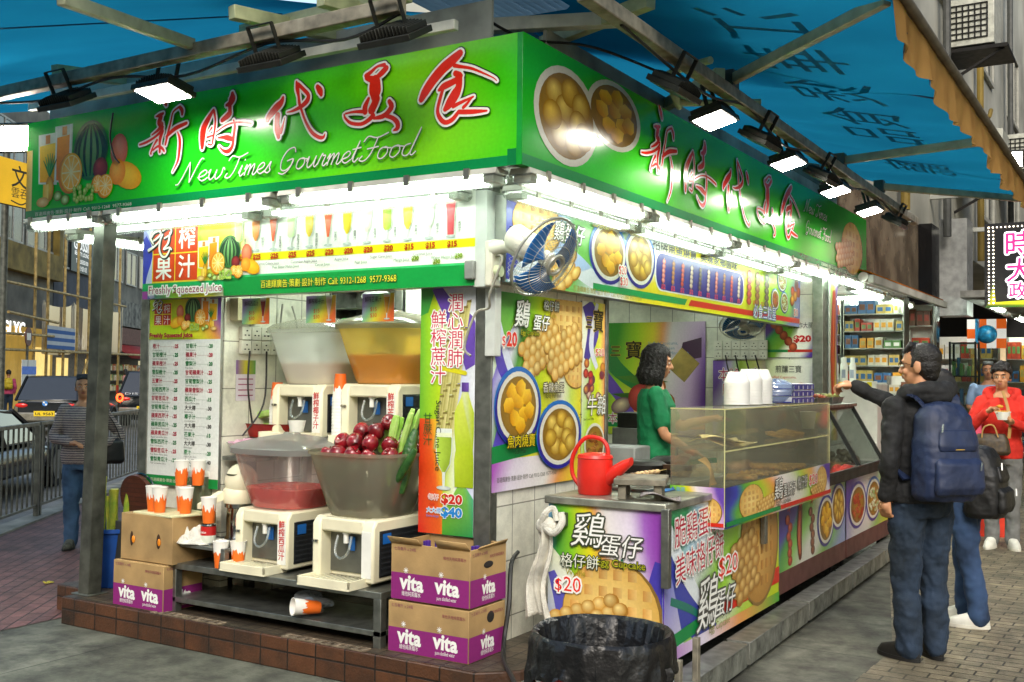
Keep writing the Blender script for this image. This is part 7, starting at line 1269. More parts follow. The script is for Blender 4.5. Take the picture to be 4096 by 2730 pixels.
# retractable orange awning of the shop
t = T('shop_awning', 'rolled orange awning along the front of the shop next door', 'awning', (.15, 6.1, 2.62)); g = G(); g.cyl((.35, 0, .0), (.35, 4.3, .02), .05, n=12); g.build('roller', WHITEP, t); part('front_bar', PALE, t, (.4, 0, -.06, .45, 4.3, .02)); g = G(); g.add([(0, 0, .16), (0, 4.3, .16), (.4, 4.3, .05), (.4, 0, .05)], [(0, 1, 2, 3)]); g.build('canvas', cloth('orange_awn', 'd8821c', .3), t, thick=.01)
for i, y in enumerate((6.6, 8.3)): o = dup(bl, (.25, y, 2.6), PI / 2, 'lit fluorescent lamp under the orange shop awning, ' + ('nearer one', 'farther one')[i], 'lamps under the orange awning')
for i, (x, y) in enumerate(((-1.2, 7.0), (-1.2, 9.0))): retube(dup(bl, (x - .2, y, 2.68), 0, 'fluorescent lamp on the shop ceiling, ' + ('front one', 'rear one')[i], 'lamps on the shop ceiling'), tube_room)
# goods: shelf unit at the back, front counter with spray bottles
GOOD = [M('gd%d' % i, cc, .4, n=.1) for i, cc in enumerate(('c8b060', 'b84028', 'd8d4c4', '3a6a9a', '5a8a4a', 'e0a030', '7a4a30', 'e8e8e4'))]
def shelfunit(label, x0, x1, y, z0, n_, sd, d=.3, sz=(.05, .11), hgt=.32, group=None):
    t = T('goods_shelf', label, 'shelf', (x0, y, z0)); W_ = x1 - x0; q = random.Random(sd)
    part('side_panel', STEEL, t, (0, 0, 0, .015, d, n_ * hgt), (W_ - .015, 0, 0, W_, d, n_ * hgt), bev=0); part('back_panel', WHITEP, t, (.015, d - .01, 0, W_ - .015, d, n_ * hgt), bev=0)
    for k in range(n_):
        sh_ = part('shelf_board', PALE, t, (.015, 0, k * hgt, W_ - .015, d - .01, k * hgt + .015), bev=0); h = G(); x = .02; 
        while x < W_ - .06:
            w = q.uniform(*sz); m_ = q.randrange(8); hh = q.uniform(.5, .85) * hgt
            for r in range(q.randint(1, 3)):
                if x + w > W_ - .02: break
                h.box(x, .02, k * hgt + .016, x + w * .95, d - .08, k * hgt + hh, m_); h.box(x + w * .15, .017, k * hgt + hh * .35, x + w * .8, .0195, k * hgt + hh * .75, (m_ + 3) % 8); x += w
            x += .012
        o = h.build('goods', GOOD, sh_); o['kind'] = 'stuff'
    return t
shelfunit('tall shelf of colourful boxed goods at the back of the shop next door', -.4, .34, 8.9, .9, 8, 1, hgt=.215); shelfunit('shelf of brown and cream packets behind the glass at the left of the shop', -1.2, -.42, 8.9, .9, 7, 2, hgt=.25); shelfunit('shelf of goods standing behind the glass door of the shop', .1, .5, 10.0, .8, 6, 3, .18, (.06, .12), .3)
t = T('shop_counter', 'white shop counter under the row of spray bottles', 'counter', (-.3, 6.95, 0)); part('counter_body', WHITEP, t, (0, 0, 0, .75, .5, 1.55), bev=.005); part('price_rail', WHITEP, t, (0, -.03, 1.5, .75, -.001, 1.58)); [part('price_tag', M('tag_yellow', 'e8d820', .5, n=0), t, (.05 + k * .1, -.034, 1.52, .1 + k * .1, -.031, 1.57), bev=0) for k in range(7)]
sb0 = None
for i in range(8):
    p = (-.22 + (i % 4) * .1 + .1 * (i > 3) * .5, 7.05 + (.16 if i > 3 else 0), 1.552)
    if sb0 is None: t = T('spray_bottle', 'white spray can in the row on the shop counter', 'bottle', p, 0, 'white spray cans on the shop counter'); g = G(); g.lathe([(.034, 0), (.036, .01), (.036, .2), (.026, .225)], n=16, cap=(1, 1)); g.build('can_body', WHITEP, t); g = G(); g.lathe([(.024, .222), (.024, .28), (.02, .285)], n=14, cap=(1, 1)); g.build('cap', WHITEP, t); part('label_band', M('lbl_grey', '9aa4b4', .5), t, (-.02, -.0375, .06, .02, -.0355, .15), bev=0); sb0 = t
    else: dup(sb0, p)
shelfunit('low rack of white boxes with yellow tags, right of the spray cans', .28, .62, 8.2, 1.2, 2, 5, .2, (.05, .07), .22)
part_(part('red_board', M('red_board_m', 'b85058', .6, n=.2), None, (.42, 10.4, .5, .6, 10.43, 1.75)), 'pink red board standing by the black pillar of the shop', 'board')
# glass cabinet, passage shops
t = T('glass_cabinet', 'tall dark framed glass cabinet full of small goods on the right pavement', 'cabinet', (.2, 13.0, 0))
for x in (0, .37): 
    for y in (0, .36): part('corner_post', DK, t, (x, y, 0, x + .03, y + .03, 2.2))
for z in (.3, .75, 1.2, 1.65, 2.17): part('shelf_board', DK, t, (.03, .01, z, .37, .38, z + .02), bev=0)
part('front_glass', GLS, t, (.03, 0, .3, .37, .005, 2.17), bev=0); q = random.Random(4); h = G()
for z in (.32, .77, 1.22, 1.67):
    for i in range(6): h.box(.04 + i * .055, .06 + .1 * (i % 2), z, .085 + i * .055, .16 + .1 * (i % 2), z + q.uniform(.1, .32), q.randrange(8))
o = h.build('goods', GOOD, t); o['kind'] = 'stuff'
shelfunit('dim shelf of goods in the passage behind the man in the blue shirt', .62, 1.3, 16.5, .3, 5, 7, hgt=.42); shelfunit('shelf of goods under the checkered sign', -.6, .55, 16.0, .3, 5, 8, hgt=.42)
t, c = board('checkered_sign', 'white sign with orange squares above the glass cabinet', 'sign', (.18, 15, 2.15), 0, .62, .5, .05, ALU)
for i in range(4):
    for j in range(3): c.R(i * .155, j * .167, .155, .167, ('e8e8e0', 'd8601c')[(i + j) % 2])
c.build('printed_face', t, printmat('lit_sign'))
g = G(); g.ell((.62, 14.0, 2.35), (.16, .12, .15), 18, 10); g.box(.46, 13.9, 2.2, .5, 14.1, 2.6); tag(g.build('blue_globe', M('globe_blue', '2a8ac0', .3, n=.3, ns=12)), 'blue globe shaped lamp hanging before the checkered sign', 'lamp')
far = T('far_building', 'dark building closing the passage at the far right', 'building', (0, 26, 0)); part('wall', M('far_wall', '1c1c1e', .6, n=.3, ns=.6), far, (-8, 0, 0, 12, 1, 14), bev=0); part('lit_shopfront', M('far_lit', 'c8b088', .6, e=.5, n=.5, ns=.9), far, (-.6, -.05, 0, 1.4, -.01, 2.6), bev=0)
opp = T('side_building', 'dark building beyond the pavement at the far right edge', 'building', (7, 2, 0)); part('wall', M('opp_wall', '5a5852', .8, n=.3, ns=.6), opp, (0, 0, 0, 4, 30, 12), bev=0)
for i in range(4): part('shopfront', M('opp_lit', 'c8b890', .6, e=.6, n=.5, ns=.8), opp, (-.03, 1 + i * 4, .3, -.005, 4.2 + i * 4, 2.6), bev=0)
back = T('street_building', 'plain grey building across the street behind the viewer', 'building', (-12, -26, 0)); part('wall', M('back_wall', '77756c', .8, n=.3, ns=.4), back, (-22, 0, 0, 40, 4, 11), bev=0)
for i in range(6): part('shopfront', M('opp_lit'), back, (-18 + i * 8, 4.005, .4, -12 + i * 8, 4.03, 3), bev=0)
# neon sign
NEON = printmat('neon_print', .3, lit=1.5)
t, c = board('neon_sign', 'black sign with glowing pink characters edged by small white bulbs at the right edge', 'sign', (1.24, 9, 2.47), 0, .95, 1.0, .12, BLK2); c.R(0, 0, .95, 1.0, '0e0c0c')
c.P([(.0, .0), (.95, 0), (.95, .1), (.12, .06), (.1, .3), (.02, .02)], ['2a4a10', '3a6a10', '6a8a10', 'a8a010', '2a3a08', '1a2a08'], 1)
for ch, x, y, h in (('時', .38, .62, .26), ('大', .38, .32, .24), ('政', .36, .12, .16)): c.T(ch, x, y, h, 'e01c5a', 2, al='c', ol=[(.022, 'f6f0fa')], b=.006)
c.build('printed_face', t, NEON); g = G(); bp = [(.05, .05 + .045 * i) for i in range(21)] + [(.05 + .045 * i, .95) for i in range(20)] + [(.1, .05 + .045 * i) for i in range(20)]
for x, z in bp: g.ell((x, -.02, z), .008, 6, 4)
g.build('bulbs', M('bulb', 'fff0d8', .3, e=6, n=0), t)
fl2 = dup(fl_on, (1.66, 7.6, 3.95), PI, 'lit floodlight at the right edge below the grey facade', 'floodlights hung from the awning beams'); fl2.rotation_euler = (-1.0, 0, .15)
# small things on the right pavement
g = G(); g.rings([sq(.16, .4, 20, 4), sq(.2, .42, 20, 4), sq(.2, .44, 20, 4)], 0, (1, 1)); g.grid(lambda u, v: (-.18 + .36 * u, .18 + .04 * v, .44 + .4 * v - .06 * v * (2 * u - 1) ** 2), 10, 6)
for x in (-.15, .15):
    for y in (-.15, .15): g.cyl((x, y, .42), (x * 1.2, y * 1.2, 0), .018, .014, n=8)
ch_ = tag(g.build('plastic_chair', M('pink_plastic', 'd84a6a', .4), None, (1.2, 7.6, .35)), 'pink plastic stool with a backrest behind the backpack man', 'chair'); part_(part('chair_base', IRON, None, (1.0, 7.4, .0, 1.4, 7.8, .345)), 'dark crate under the pink stool', 'crate')
t = T('red_barrier', 'low red folding sign lying on the pavement by the woman in red', 'sign', (1.42, 7.4, 0), .3); g = G(); g.prism([(-.28, 0), (.28, 0), (.05, .5), (-.05, .5)], -.3, .3, 'y'); g.build('red_panel', M('red_panel_m', 'd83a24', .45, n=.1), t); g = G(); g.bar((0, -.31, 0), (0, -.31, .42), .03, .02); g.build('black_leg', IRON, t)
g = G(); g.ell((1.62, .62, .012), (.02, .012, .01), 8, 6); tag(g.build('pebble', WHITEP), 'tiny white scrap on the concrete near the shoes of the backpack man', 'litter')
# ================================================================ PEOPLE
_wr = bpy.data.textures.new('wrinkle', 'CLOUDS'); _wr.noise_scale = .09; _wr.noise_depth = 2
_hr = bpy.data.textures.new('hair_noise', 'CLOUDS'); _hr.noise_scale = .016; _hr.noise_depth = 2
def fuse(g, name, mt, parent, vox, wr=0, tex=None, smooth=6):
    """one continuous skin from overlapping solids: voxel remesh, smooth, optional cloth wrinkles"""
    o = g.build(name, mt, None)
    m = o.modifiers.new('r', 'REMESH'); m.mode = 'VOXEL'; m.voxel_size = vox; m.use_smooth_shade = True
    m = o.modifiers.new('s', 'SMOOTH'); m.iterations = smooth; m.factor = .5
    if wr: m = o.modifiers.new('d', 'DISPLACE'); m.texture = tex or _wr; m.strength = wr; m.mid_level = .5
    bpy.context.view_layer.update(); dg = bpy.context.evaluated_depsgraph_get()
    me = bpy.data.meshes.new_from_object(o.evaluated_get(dg)); old = o.data; o.modifiers.clear(); o.data = me; bpy.data.meshes.remove(old); me.name = name
    me.polygons.foreach_set('use_smooth', [True] * len(me.polygons)); o.parent = parent
    return o
def limb(g, pts, rs, n=12):
    P = crom([(*p, r) for p, r in zip(pts, rs)], 5); g.tube([p[:3] for p in P], [p[3] for p in P], n)
    for p in (P[0], P[-1]): g.ell(p[:3], p[3], 12, 8)
def ering(z, rx, ry, cx=0, cy=0, n=24): return [(cx + rx * math.cos(2 * PI * k / n), cy + ry * math.sin(2 * PI * k / n), z) for k in range(n)]
def hand(g, w, d, nrm, curl, s=1., side=1):
    d = Vector(d).normalized(); nrm = Vector(nrm); nrm = (nrm - d * nrm.dot(d)).normalized(); sd = d.cross(nrm) * side; w = Vector(w)
    g.ell(w + d * .045 * s, (.03 * s,) * 3, 10, 7)
    for i in range(4):
        b = w + d * .075 * s + sd * (i - 1.5) * .0195 * s; limb(g, [w + d * .02 * s + sd * (i - 1.5) * .012 * s, b], [.013 * s, .0115 * s], 7)
        p = b; a = 0; P = [b]; L_ = (.036, .026, .02); f = (.88, 1, .95, .76)[i] * s
        for j in range(3): a += curl * (.6, .9, .7)[j] + .04 * i; p = p + (d * math.cos(a) + nrm * math.sin(a)) * L_[j] * f; P.append(p)
        limb(g, P, [.0105 * s, .0095 * s, .0088 * s, .0072 * s], 7)
    b = w + d * .025 * s - sd * .022 * s; limb(g, [b, b + d * .03 * s - sd * .026 * s + nrm * .008 * s, b + d * .055 * s - sd * .028 * s + nrm * .022 * s], [.0135 * s, .0105 * s, .008 * s], 7)
SKIN = M('skin', 'c08a66', .5, n=.08, ns=20); EYEW = M('eye_white', 'd8d4cc', .3, n=0); EYED = M('eye_dark', '16100c', .2, n=0); LIPS = M('lips', '9a5548', .45, n=.05)
HAIR = M('hair_black', '141110', .45, n=.3, ns=60, b=.8, bs=120)
def person(label, loc, rz, H, arms, top, trouser, shoe, hair='short', skin=None, vox=.007, sleeve=1., legs=((.09, 0), (-.09, 0)), fem=0, bulk=1., head=(0, 0), group=None, wr=.012, hood=False, coat=.86, lean=0.):
    t = T('person', label, 'person', loc, rz, group); s = H / 1.75; skin = skin or SKIN; sw = .172 if fem else .19
    nk = Vector((0, .015 - lean, 1.46)); hc = Vector((0, -.015 - lean * 1.2, 1.635)); hip = .95; B = bulk
    hr = Matrix.Rotation(head[0], 3, 'Z') @ Matrix.Rotation(head[1], 3, 'X')
    hp = lambda x, y, z: hc + hr @ Vector((x, y, z))
    sh = {'L': Vector((sw, .015 - lean, 1.4)), 'R': Vector((-sw, .015 - lean, 1.4))}
    def torso(g, e=0., z0=.86, z1=1.46):
        R_ = [(.86, .168 * B, .125 * B, 0), (.95, .175 * B, .13 * B, 0), (1.06, .152 * B, .115 * B, -lean * .3), (1.2, .165 * B, .122 * B, -lean * .7), (1.32, .178 * B, .122 * B, -lean), (1.39, (sw - .01) * B ** .5, .1 * B, .012 - lean), (1.44, .1, .075, .015 - lean), (1.49, .058, .058, .012 - lean)]
        g.rings([ering(max(z, z0) * 1, rx + e, ry + e, 0, cy) for z, rx, ry, cy in R_ if z1 + .04 >= z >= z0 - .001 or z == R_[0][0]])
    # body: one skin
    g = G(); torso(g); limb(g, [nk + Vector((0, 0, -.06)), nk, hp(0, .015, -.07)], [.062, .054, .052])
    g.ell(hp(0, .012, .03), (.078, .096, .098), 20, 12, rot=hr); g.ell(hp(0, -.022, -.05), (.056, .066, .068), 16, 10, rot=hr); g.ell(hp(0, -.05, -.088), (.026, .024, .02), 10, 8, rot=hr)
    limb(g, [hp(0, -.088, .012), hp(0, -.103, -.022)], [.009, .0155], 10); g.ell(hp(0, -.07, -.055), (.028, .022, .014), 10, 8, rot=hr); g.ell(hp(0, -.072, .035), (.05, .018, .014), 12, 8, rot=hr)
    for q in (-1, 1): g.ell(hp(q * .078, .018, -.01), (.011, .022, .034), 10, 8, rot=hr); g.ell(hp(q * .042, -.06, -.028), (.022, .02, .02), 10, 8, rot=hr); g.ell(hp(q * .013, -.096, -.025), (.01, .011, .008), 8, 6, rot=hr)
    for k, q in (('L', 1), ('R', -1)):
        e, w, hd, nr, cu = arms[k]; e, w = Vector(e), Vector(w)
        limb(g, [sh[k], sh[k].lerp(e, .5), e, e.lerp(w, .4), w], [.05, .043, .038, .037, .026])
        hand(g, w, hd, nr, cu, 1, q)
    for (x, y) in legs: limb(g, [(x * .95, 0, .9), (x, y * .5 - .01, .48), (x, y, .09)], [.085, .055, .04]); 
    g.xf(Matrix.Scale(s, 4)); fuse(g, 'body', skin, t, vox, smooth=3)
    for q in (-1, 1):
        g = G(); g.ell(hp(q * .031, -.079, .008), (.0125, .008, .0065), 10, 6, rot=hr); g.ell(hp(q * .031, -.085, .008), (.0058, .0045, .0058), 8, 6, m=1, rot=hr); g.xf(Matrix.Scale(s, 4)).build('eye', [EYEW, EYED], t)
        g = G(); limb(g, [hp(q * .014, -.091, .03), hp(q * .032, -.089, .036), hp(q * .052, -.075, .031)], [.003, .0042, .002], 6); g.xf(Matrix.Scale(s, 4)).build('eyebrow', HAIR, t)
    g = G(); g.ell(hp(0, -.0905, -.0525), (.021, .006, .0045), 10, 6, rot=hr); g.ell(hp(0, -.089, -.0605), (.017, .0065, .0055), 10, 6, rot=hr); g.xf(Matrix.Scale(s, 4)).build('mouth', LIPS, t)
    # trousers
    g = G(); g.rings([ering(.8, .17 * B, .125 * B), ering(.86, .177 * B, .135 * B), ering(.97, .172 * B, .132 * B), ering(1.0, .165 * B, .125 * B)])
    for (x, y) in legs: limb(g, [(x * .95, 0, .86), (x * 1.0, y * .25 - .005, .68), (x * 1.02, y * .55 - .015, .47), (x * 1.0, y * .8 + .005, .26), (x, y + .012, .07)], [.098 * B, .092 * B, .075 * B, .068 * B, .068])
    g.xf(Matrix.Scale(s, 4)); fuse(g, 'trousers', trouser, t, vox * 1.2, wr * 1.3, smooth=3)
    # top
    g = G(); torso(g, .018, coat, 1.42 if not fem else 1.4)
    for k in ('L', 'R'):
        e, w = Vector(arms[k][0]), Vector(arms[k][1])
        if sleeve >= 1: ww = e.lerp(w, .93); limb(g, [sh[k] + Vector((0, 0, .0)), sh[k].lerp(e, .5), e, e.lerp(ww, .5), ww], [.066 * B, .06, .054, .05, .043])
        else: limb(g, [sh[k], sh[k].lerp(e, sleeve * .6), sh[k].lerp(e, sleeve)], [.064 * B, .062, .06])
    if hood: g.ell((0, .09 - lean, 1.47), (.13, .09, .065), 16, 8); limb(g, [(-.1, -.02 - lean, 1.44), (-.13, .06 - lean, 1.49), (0, .13 - lean, 1.5), (.13, .06 - lean, 1.49), (.1, -.02 - lean, 1.44)], [.035, .045, .055, .045, .035])
    g.xf(Matrix.Scale(s, 4)); fuse(g, 'top', top, t, vox * 1.1, wr, smooth=3)
    for (x, y) in legs:
        g = G(); a_ = .25 * math.copysign(1, x); q = lambda u, v, z: (x + u * math.cos(a_) - v * math.sin(a_), y + v * math.cos(a_) + u * math.sin(a_), z)
        g.rings([[q(rx * math.cos(2 * PI * k / 16), cy + ry * math.sin(2 * PI * k / 16), z) for k in range(16)] for z, rx, ry, cy in ((0, .048, .135, -.06), (.03, .05, .138, -.06), (.06, .046, .125, -.05), (.085, .042, .085, -.01), (.11, .042, .05, .015))]); g.xf(Matrix.Scale(s, 4)); ob = g.build('shoe', shoe, t)
        h = G(); h.rings([[q(rx * math.cos(2 * PI * k / 16), cy + ry * math.sin(2 * PI * k / 16), z) for k in range(16)] for z, rx, ry, cy in ((0, .051, .14, -.06), (.022, .0525, .142, -.06))]); h.xf(Matrix.Scale(s, 4)); h.build('sole', M('sole_' + ('w' if 'white' in shoe.name else 'k'), 'd8d6cc' if 'white' in shoe.name else '1a1a1a', .6), ob)
    # hair
    if hair:
        g = G()
        if hair == 'short':
            g.ell(hp(0, .034, .052), (.083, .096, .082), 22, 12, rot=hr); g.ell(hp(0, .052, .0), (.08, .07, .078), 18, 10, rot=hr); g.ell(hp(0, .06, -.045), (.062, .05, .05), 14, 8, rot=hr)
            for q in (-1, 1): limb(g, [hp(q * .07, .0, .04), hp(q * .076, -.012, .0)], [.014, .008], 8)
            for k in range(7): x = (k - 3) * .02; limb(g, [hp(x * .9, -.02, .12), hp(x, -.066 + .003 * abs(k - 3), .095 - .004 * abs(k - 3))], [.02, .011], 7)
        elif hair == 'tousled':
            q = random.Random(5)
            for k in range(150):
                a = q.uniform(0, 2 * PI); b = q.uniform(.12, PI / 2); x, y, z = .08 * math.cos(a) * math.cos(b), .012 + .098 * math.sin(a) * math.cos(b), .042 + .098 * math.sin(b)
                if y < -.05 and z < .085: continue
                g.ell(hp(x, y, z), q.uniform(.018, .027), 8, 6)
            for k in range(9): a = -.15 + k * (PI + .3) / 8; g.ell(hp(.074 * math.cos(a), .02 + .085 * math.sin(a), .0), .021, 8, 6); g.ell(hp(.07 * math.cos(a), .02 + .08 * math.sin(a), .03), .022, 8, 6)
            for k in range(6): limb(g, [hp(-.05 + k * .02, -.05, .12), hp(-.06 + k * .024, -.085, .085 - .01 * (k % 2))], [.02, .012], 7)
        else:
            for k in range(13):
                a = -.5 + k * (PI + 1.) / 12; x, y = .08 * math.cos(a), .015 + .096 * math.sin(a)
                limb(g, [hp(x * .7, y * .7, .1), hp(x, y, .06), hp(x * 1.06, y * 1.04, -.03), hp(x * 1.16, y * 1.06 + .01, -.1), hp(x * 1.1, y * 1.02, -.16)], [.032, .027, .027, .03, .014], 9)
            g.ell(hp(0, .015, .07), (.082, .1, .078), 16, 10, rot=hr)
        g.xf(Matrix.Scale(s, 4)); fuse(g, 'hair', HAIR, t, vox * .75, {'short': .007, 'tousled': .016}.get(hair, .014), _hr, 1)
    return t
DOWN = (0, 0, -1)
JACK = M('jacket_black', '17181a', .8, n=.25, ns=8, b=.25, bs=200); JEAN = M('jeans', '22344a', .85, n=.3, ns=4, c2='141e26', b=.3, bs=220); BSH = M('shoe_black', '121212', .6); WSH = M('shoe_white', 'd4d4cc', .6, n=.1)
man = person('man in a black hooded jacket, jeans and glasses reaching out with coins at the counter', (1.84, 1.73, .004), math.radians(-130), 1.79, {'L': ((.245, .05, 1.13), (.225, -.01, .9), (0, -.1, -1), (-1, -.3, 0), .9), 'R': ((-.12, -.27, 1.38), (.12, -.44, 1.52), (.5, -.85, .1), (0, 0, -1), .95)}, JACK, JEAN, BSH, 'short', wr=.03, hood=True, coat=.88, bulk=1.06, head=(.55, .05), vox=.0065)
def ch(par, name, mt, g, **k): s_ = par; return g.build(name, mt, par, **k)
g = G(); hz_ = 1.64
for x in (-.035, .035): g.tube([(x + .024 * math.cos(a), -.117, 1.683 + .018 * math.sin(a)) for a in (2 * PI * k / 16 for k in range(17))], .0018, 5)
for x in (-.06, .06): g.tube([(x, -.115, 1.688), (x * 1.36, -.03, 1.69), (x * 1.36, .02, 1.68)], .0018, 5)
g.build('glasses', BLKP, man)
# backpack of the man
def backpack(label, root_loc, rz, mt, w, d, h, logo=False, strap=True, group=None):
    t = T('backpack', label, 'backpack', root_loc, rz); g = G(); g.rings([sq(.86, 0, 28, 3, w / 2, d / 2, 0, 0), sq(1, .03, 28, 3, w / 2, d / 2, 0, 0), sq(1.04, h * .3, 28, 3, w / 2, d / 2, 0, .01), sq(.98, h * .6, 28, 3, w / 2, d / 2), sq(.86, h * .85, 28, 2.6, w / 2, d / 2, 0, -.02), sq(.6, h * .97, 28, 2.4, w / 2, d / 2, 0, -.03), sq(.25, h, 28, 2, w / 2, d / 2, 0, -.03)]); fuse(g, 'bag_body', mt, t, .008, .02)
    g = G(); g.rings([sq(.8, .04, 24, 3, w / 2, .035, 0, d / 2), sq(.84, .08, 24, 3, w / 2, .05, 0, d / 2 + .005), sq(.82, h * .38, 24, 3, w / 2, .045, 0, d / 2), sq(.7, h * .44, 24, 3, w / 2, .02, 0, d / 2 - .01)]); fuse(g, 'front_pocket', mt, t, .007, .014)
    g = G(); g.rings([sq(.66, h * .5, 24, 3, w / 2, .025, 0, d / 2 - .01), sq(.7, h * .56, 24, 3, w / 2, .035, 0, d / 2 - .01), sq(.6, h * .72, 24, 3, w / 2, .02, 0, d / 2 - .025)]); fuse(g, 'upper_pocket', mt, t, .007, .01)
    ZIP = M('zip', '9a9c9c', .3, .8)
    for (x, y, z) in ((-w * .3, d / 2 + .045, h * .4), (w * .28, d / 2 + .0, h * .78)): g = G(); g.bar((x, y, z), (x + .01, y + .004, z - .045), .008, .003); g.build('zip_pull', ZIP, t)
    if strap:
        for q in (-1, 1):
            g = G(); P = crom([(q * w * .25, -.03, h * .9), (q * w * .36, -.1, h * 1.06), (q * w * .38, -.26, h * .97), (q * w * .4, -.31, h * .72), (q * w * .47, -.24, h * .42), (q * w * .46, -.1, h * .2)], 5)
            for a, b in zip(P, P[1:]): g.bar(a, b, .055, .012)
            g.build('strap', mt, t)
    if logo: c = Cv(.09, .015); c.T('sportsline' and '▬▬', .0, .002, .01, 'c8a030', 0, W=.06); c.build('logo_tab', t, VINYL, (.05, d / 2 + .03, h * .52), (0, 0, PI))
    return t
NAVY = M('navy_nylon', '1a2848', .5, n=.2, ns=6, b=.25, bs=260)
th = math.radians(-130); bp1 = backpack('navy backpack on the back of the man in the black jacket', (1.84 + .2 * -math.sin(th) * 1.0, 1.73 + .2 * math.cos(th), .93), th, NAVY, .38, .22, .55, True)
m2 = person('person in a black hooded jacket, jeans and white trainers, mostly hidden behind the backpack man', (1.92, 2.82, .004), math.radians(-98), 1.66, {'L': ((.24, -.02, 1.12), (.2, -.2, 1.0), (0, -1, -.2), (-1, 0, 0), .6), 'R': ((-.24, -.02, 1.12), (-.2, -.2, 1.0), (0, -1, -.2), (1, 0, 0), .6)}, JACK, M('jeans_blue', '2c4468', .85, n=.3, ns=5), WSH, 'short', vox=.01, legs=((.08, .1), (-.08, -.04)), lean=.16, wr=.024)
g = G(); g.ell((0, -.18, 1.62), (.118, .13, .135), 20, 12); limb(g, [(-.09, -.18, 1.48), (0, -.08, 1.47), (.09, -.18, 1.48)], [.06, .08, .06]); g.xf(Matrix.Scale(1.66 / 1.75, 4)); fuse(g, 'hood', JACK, m2, .01, .015)
b2_ = backpack('black backpack with a shiny tag behind the navy one', (2.05, 2.74, .72), math.radians(-95), M('black_nylon', '101113', .5, n=.2, b=.25, bs=200), .34, .24, .46, strap=False)
# attendant
GRN = M('green_tee', '0a7a4a', .8, n=.15, ns=6, b=.15, bs=240); BLKC = M('black_cloth', '15161a', .8, n=.15)
at = person('woman with dark wavy bob in a green t-shirt, working behind the counter', (.02, 2.12, .174), math.radians(118), 1.63, {'L': ((.2, -.2, 1.16), (.1, -.42, 1.22), (-.1, -1, .12), (0, 0, -1), .25), 'R': ((-.24, -.04, 1.12), (-.2, -.22, 1.0), (0, -1, -.3), (0, 0, -1), .4)}, GRN, BLKC, BSH, 'bob', sleeve=.72, fem=1, vox=.0065, head=(-.05, .12), coat=.84, bulk=1.02, wr=.024)
# woman in red
REDJ = M('red_hoodie', 'd0281a', .8, n=.12, ns=6, b=.12, bs=240); GRT = M('grey_sweatpants', '6e7070', .9, n=.15, ns=8)
wm = person('woman with short dark hair in a red hooded top, eating from a white bowl', (1.72, 6.42, .004), math.radians(6), 1.74, {'L': ((.27, -.08, 1.14), (.1, -.27, 1.21), (-.6, -.75, .2), (-.2, -.2, 1), .9), 'R': ((-.3, -.1, 1.12), (-.12, -.27, 1.31), (.55, -.35, .35), (.5, -.3, -.6), 1.0)}, REDJ, GRT, WSH, 'tousled', fem=1, vox=.007, hood=True, head=(-.12, .06), coat=.86, bulk=1.0, wr=.022)
t = T('paper_bowl', 'white paper bowl held by the woman in red', 'bowl', (1.77, 6.09, 1.235)); g = G(); g.lathe([(.045, 0), (.068, .07), (.071, .07), (.071, .076), (.066, .074), (.043, .004)], n=24, cap=(1, 1)); g.build('bowl_body', FOAM, t); g = G(); q = random.Random(1); [g.ell((q.uniform(-.04, .04), q.uniform(-.04, .04), .07), (.022, .02, .018), 8, 6) for k in range(8)]; o = g.build('food', M('yellow_food', 'c89020', .5, n=.4, ns=30), t); o['kind'] = 'stuff'
g = G(); g.tube([(1.66, 6.06, 1.35), (1.75, 6.04, 1.36)], .003, 6); g.ell((1.75, 6.04, 1.36), (.03, .018, .016), 10, 6, m=1); tag(g.build('food_stick', [MATS['bamboo_stick'], MATS['yellow_food']]), 'short bamboo stick with food held up to the mouth of the woman in red', 'skewer')
t = T('handbag', 'dark brown handbag with tan handles and strap at the hip of the woman in red', 'handbag', (1.66, 6.16, .9), math.radians(6)); g = G(); g.rings([sq(.9, 0, 24, 3, .16, .07), sq(1, .03, 24, 3, .17, .08), sq(.95, .14, 24, 3, .16, .07), sq(.85, .2, 24, 3, .14, .04)]); fuse(g, 'bag_body', M('bag_brown', '2a2218', .5, n=.35, ns=40, c2='4a3a22'), t, .008, .008)
TAN = M('tan_strap', 'b08a50', .6); g = G(); g.tube(crom([(-.08, -.06, .16), (-.06, -.07, .26), (.02, -.07, .28), (.06, -.06, .17)]), .007, 6); g.build('handle', TAN, t); g = G(); P = crom([(.15, .02, .16), (.16, -.0, .3), (.14, .05, .45), (.1, .12, .6)], 5); [g.bar(a, b, .03, .006) for a, b in zip(P, P[1:])]; g.build('shoulder_strap', TAN, t)
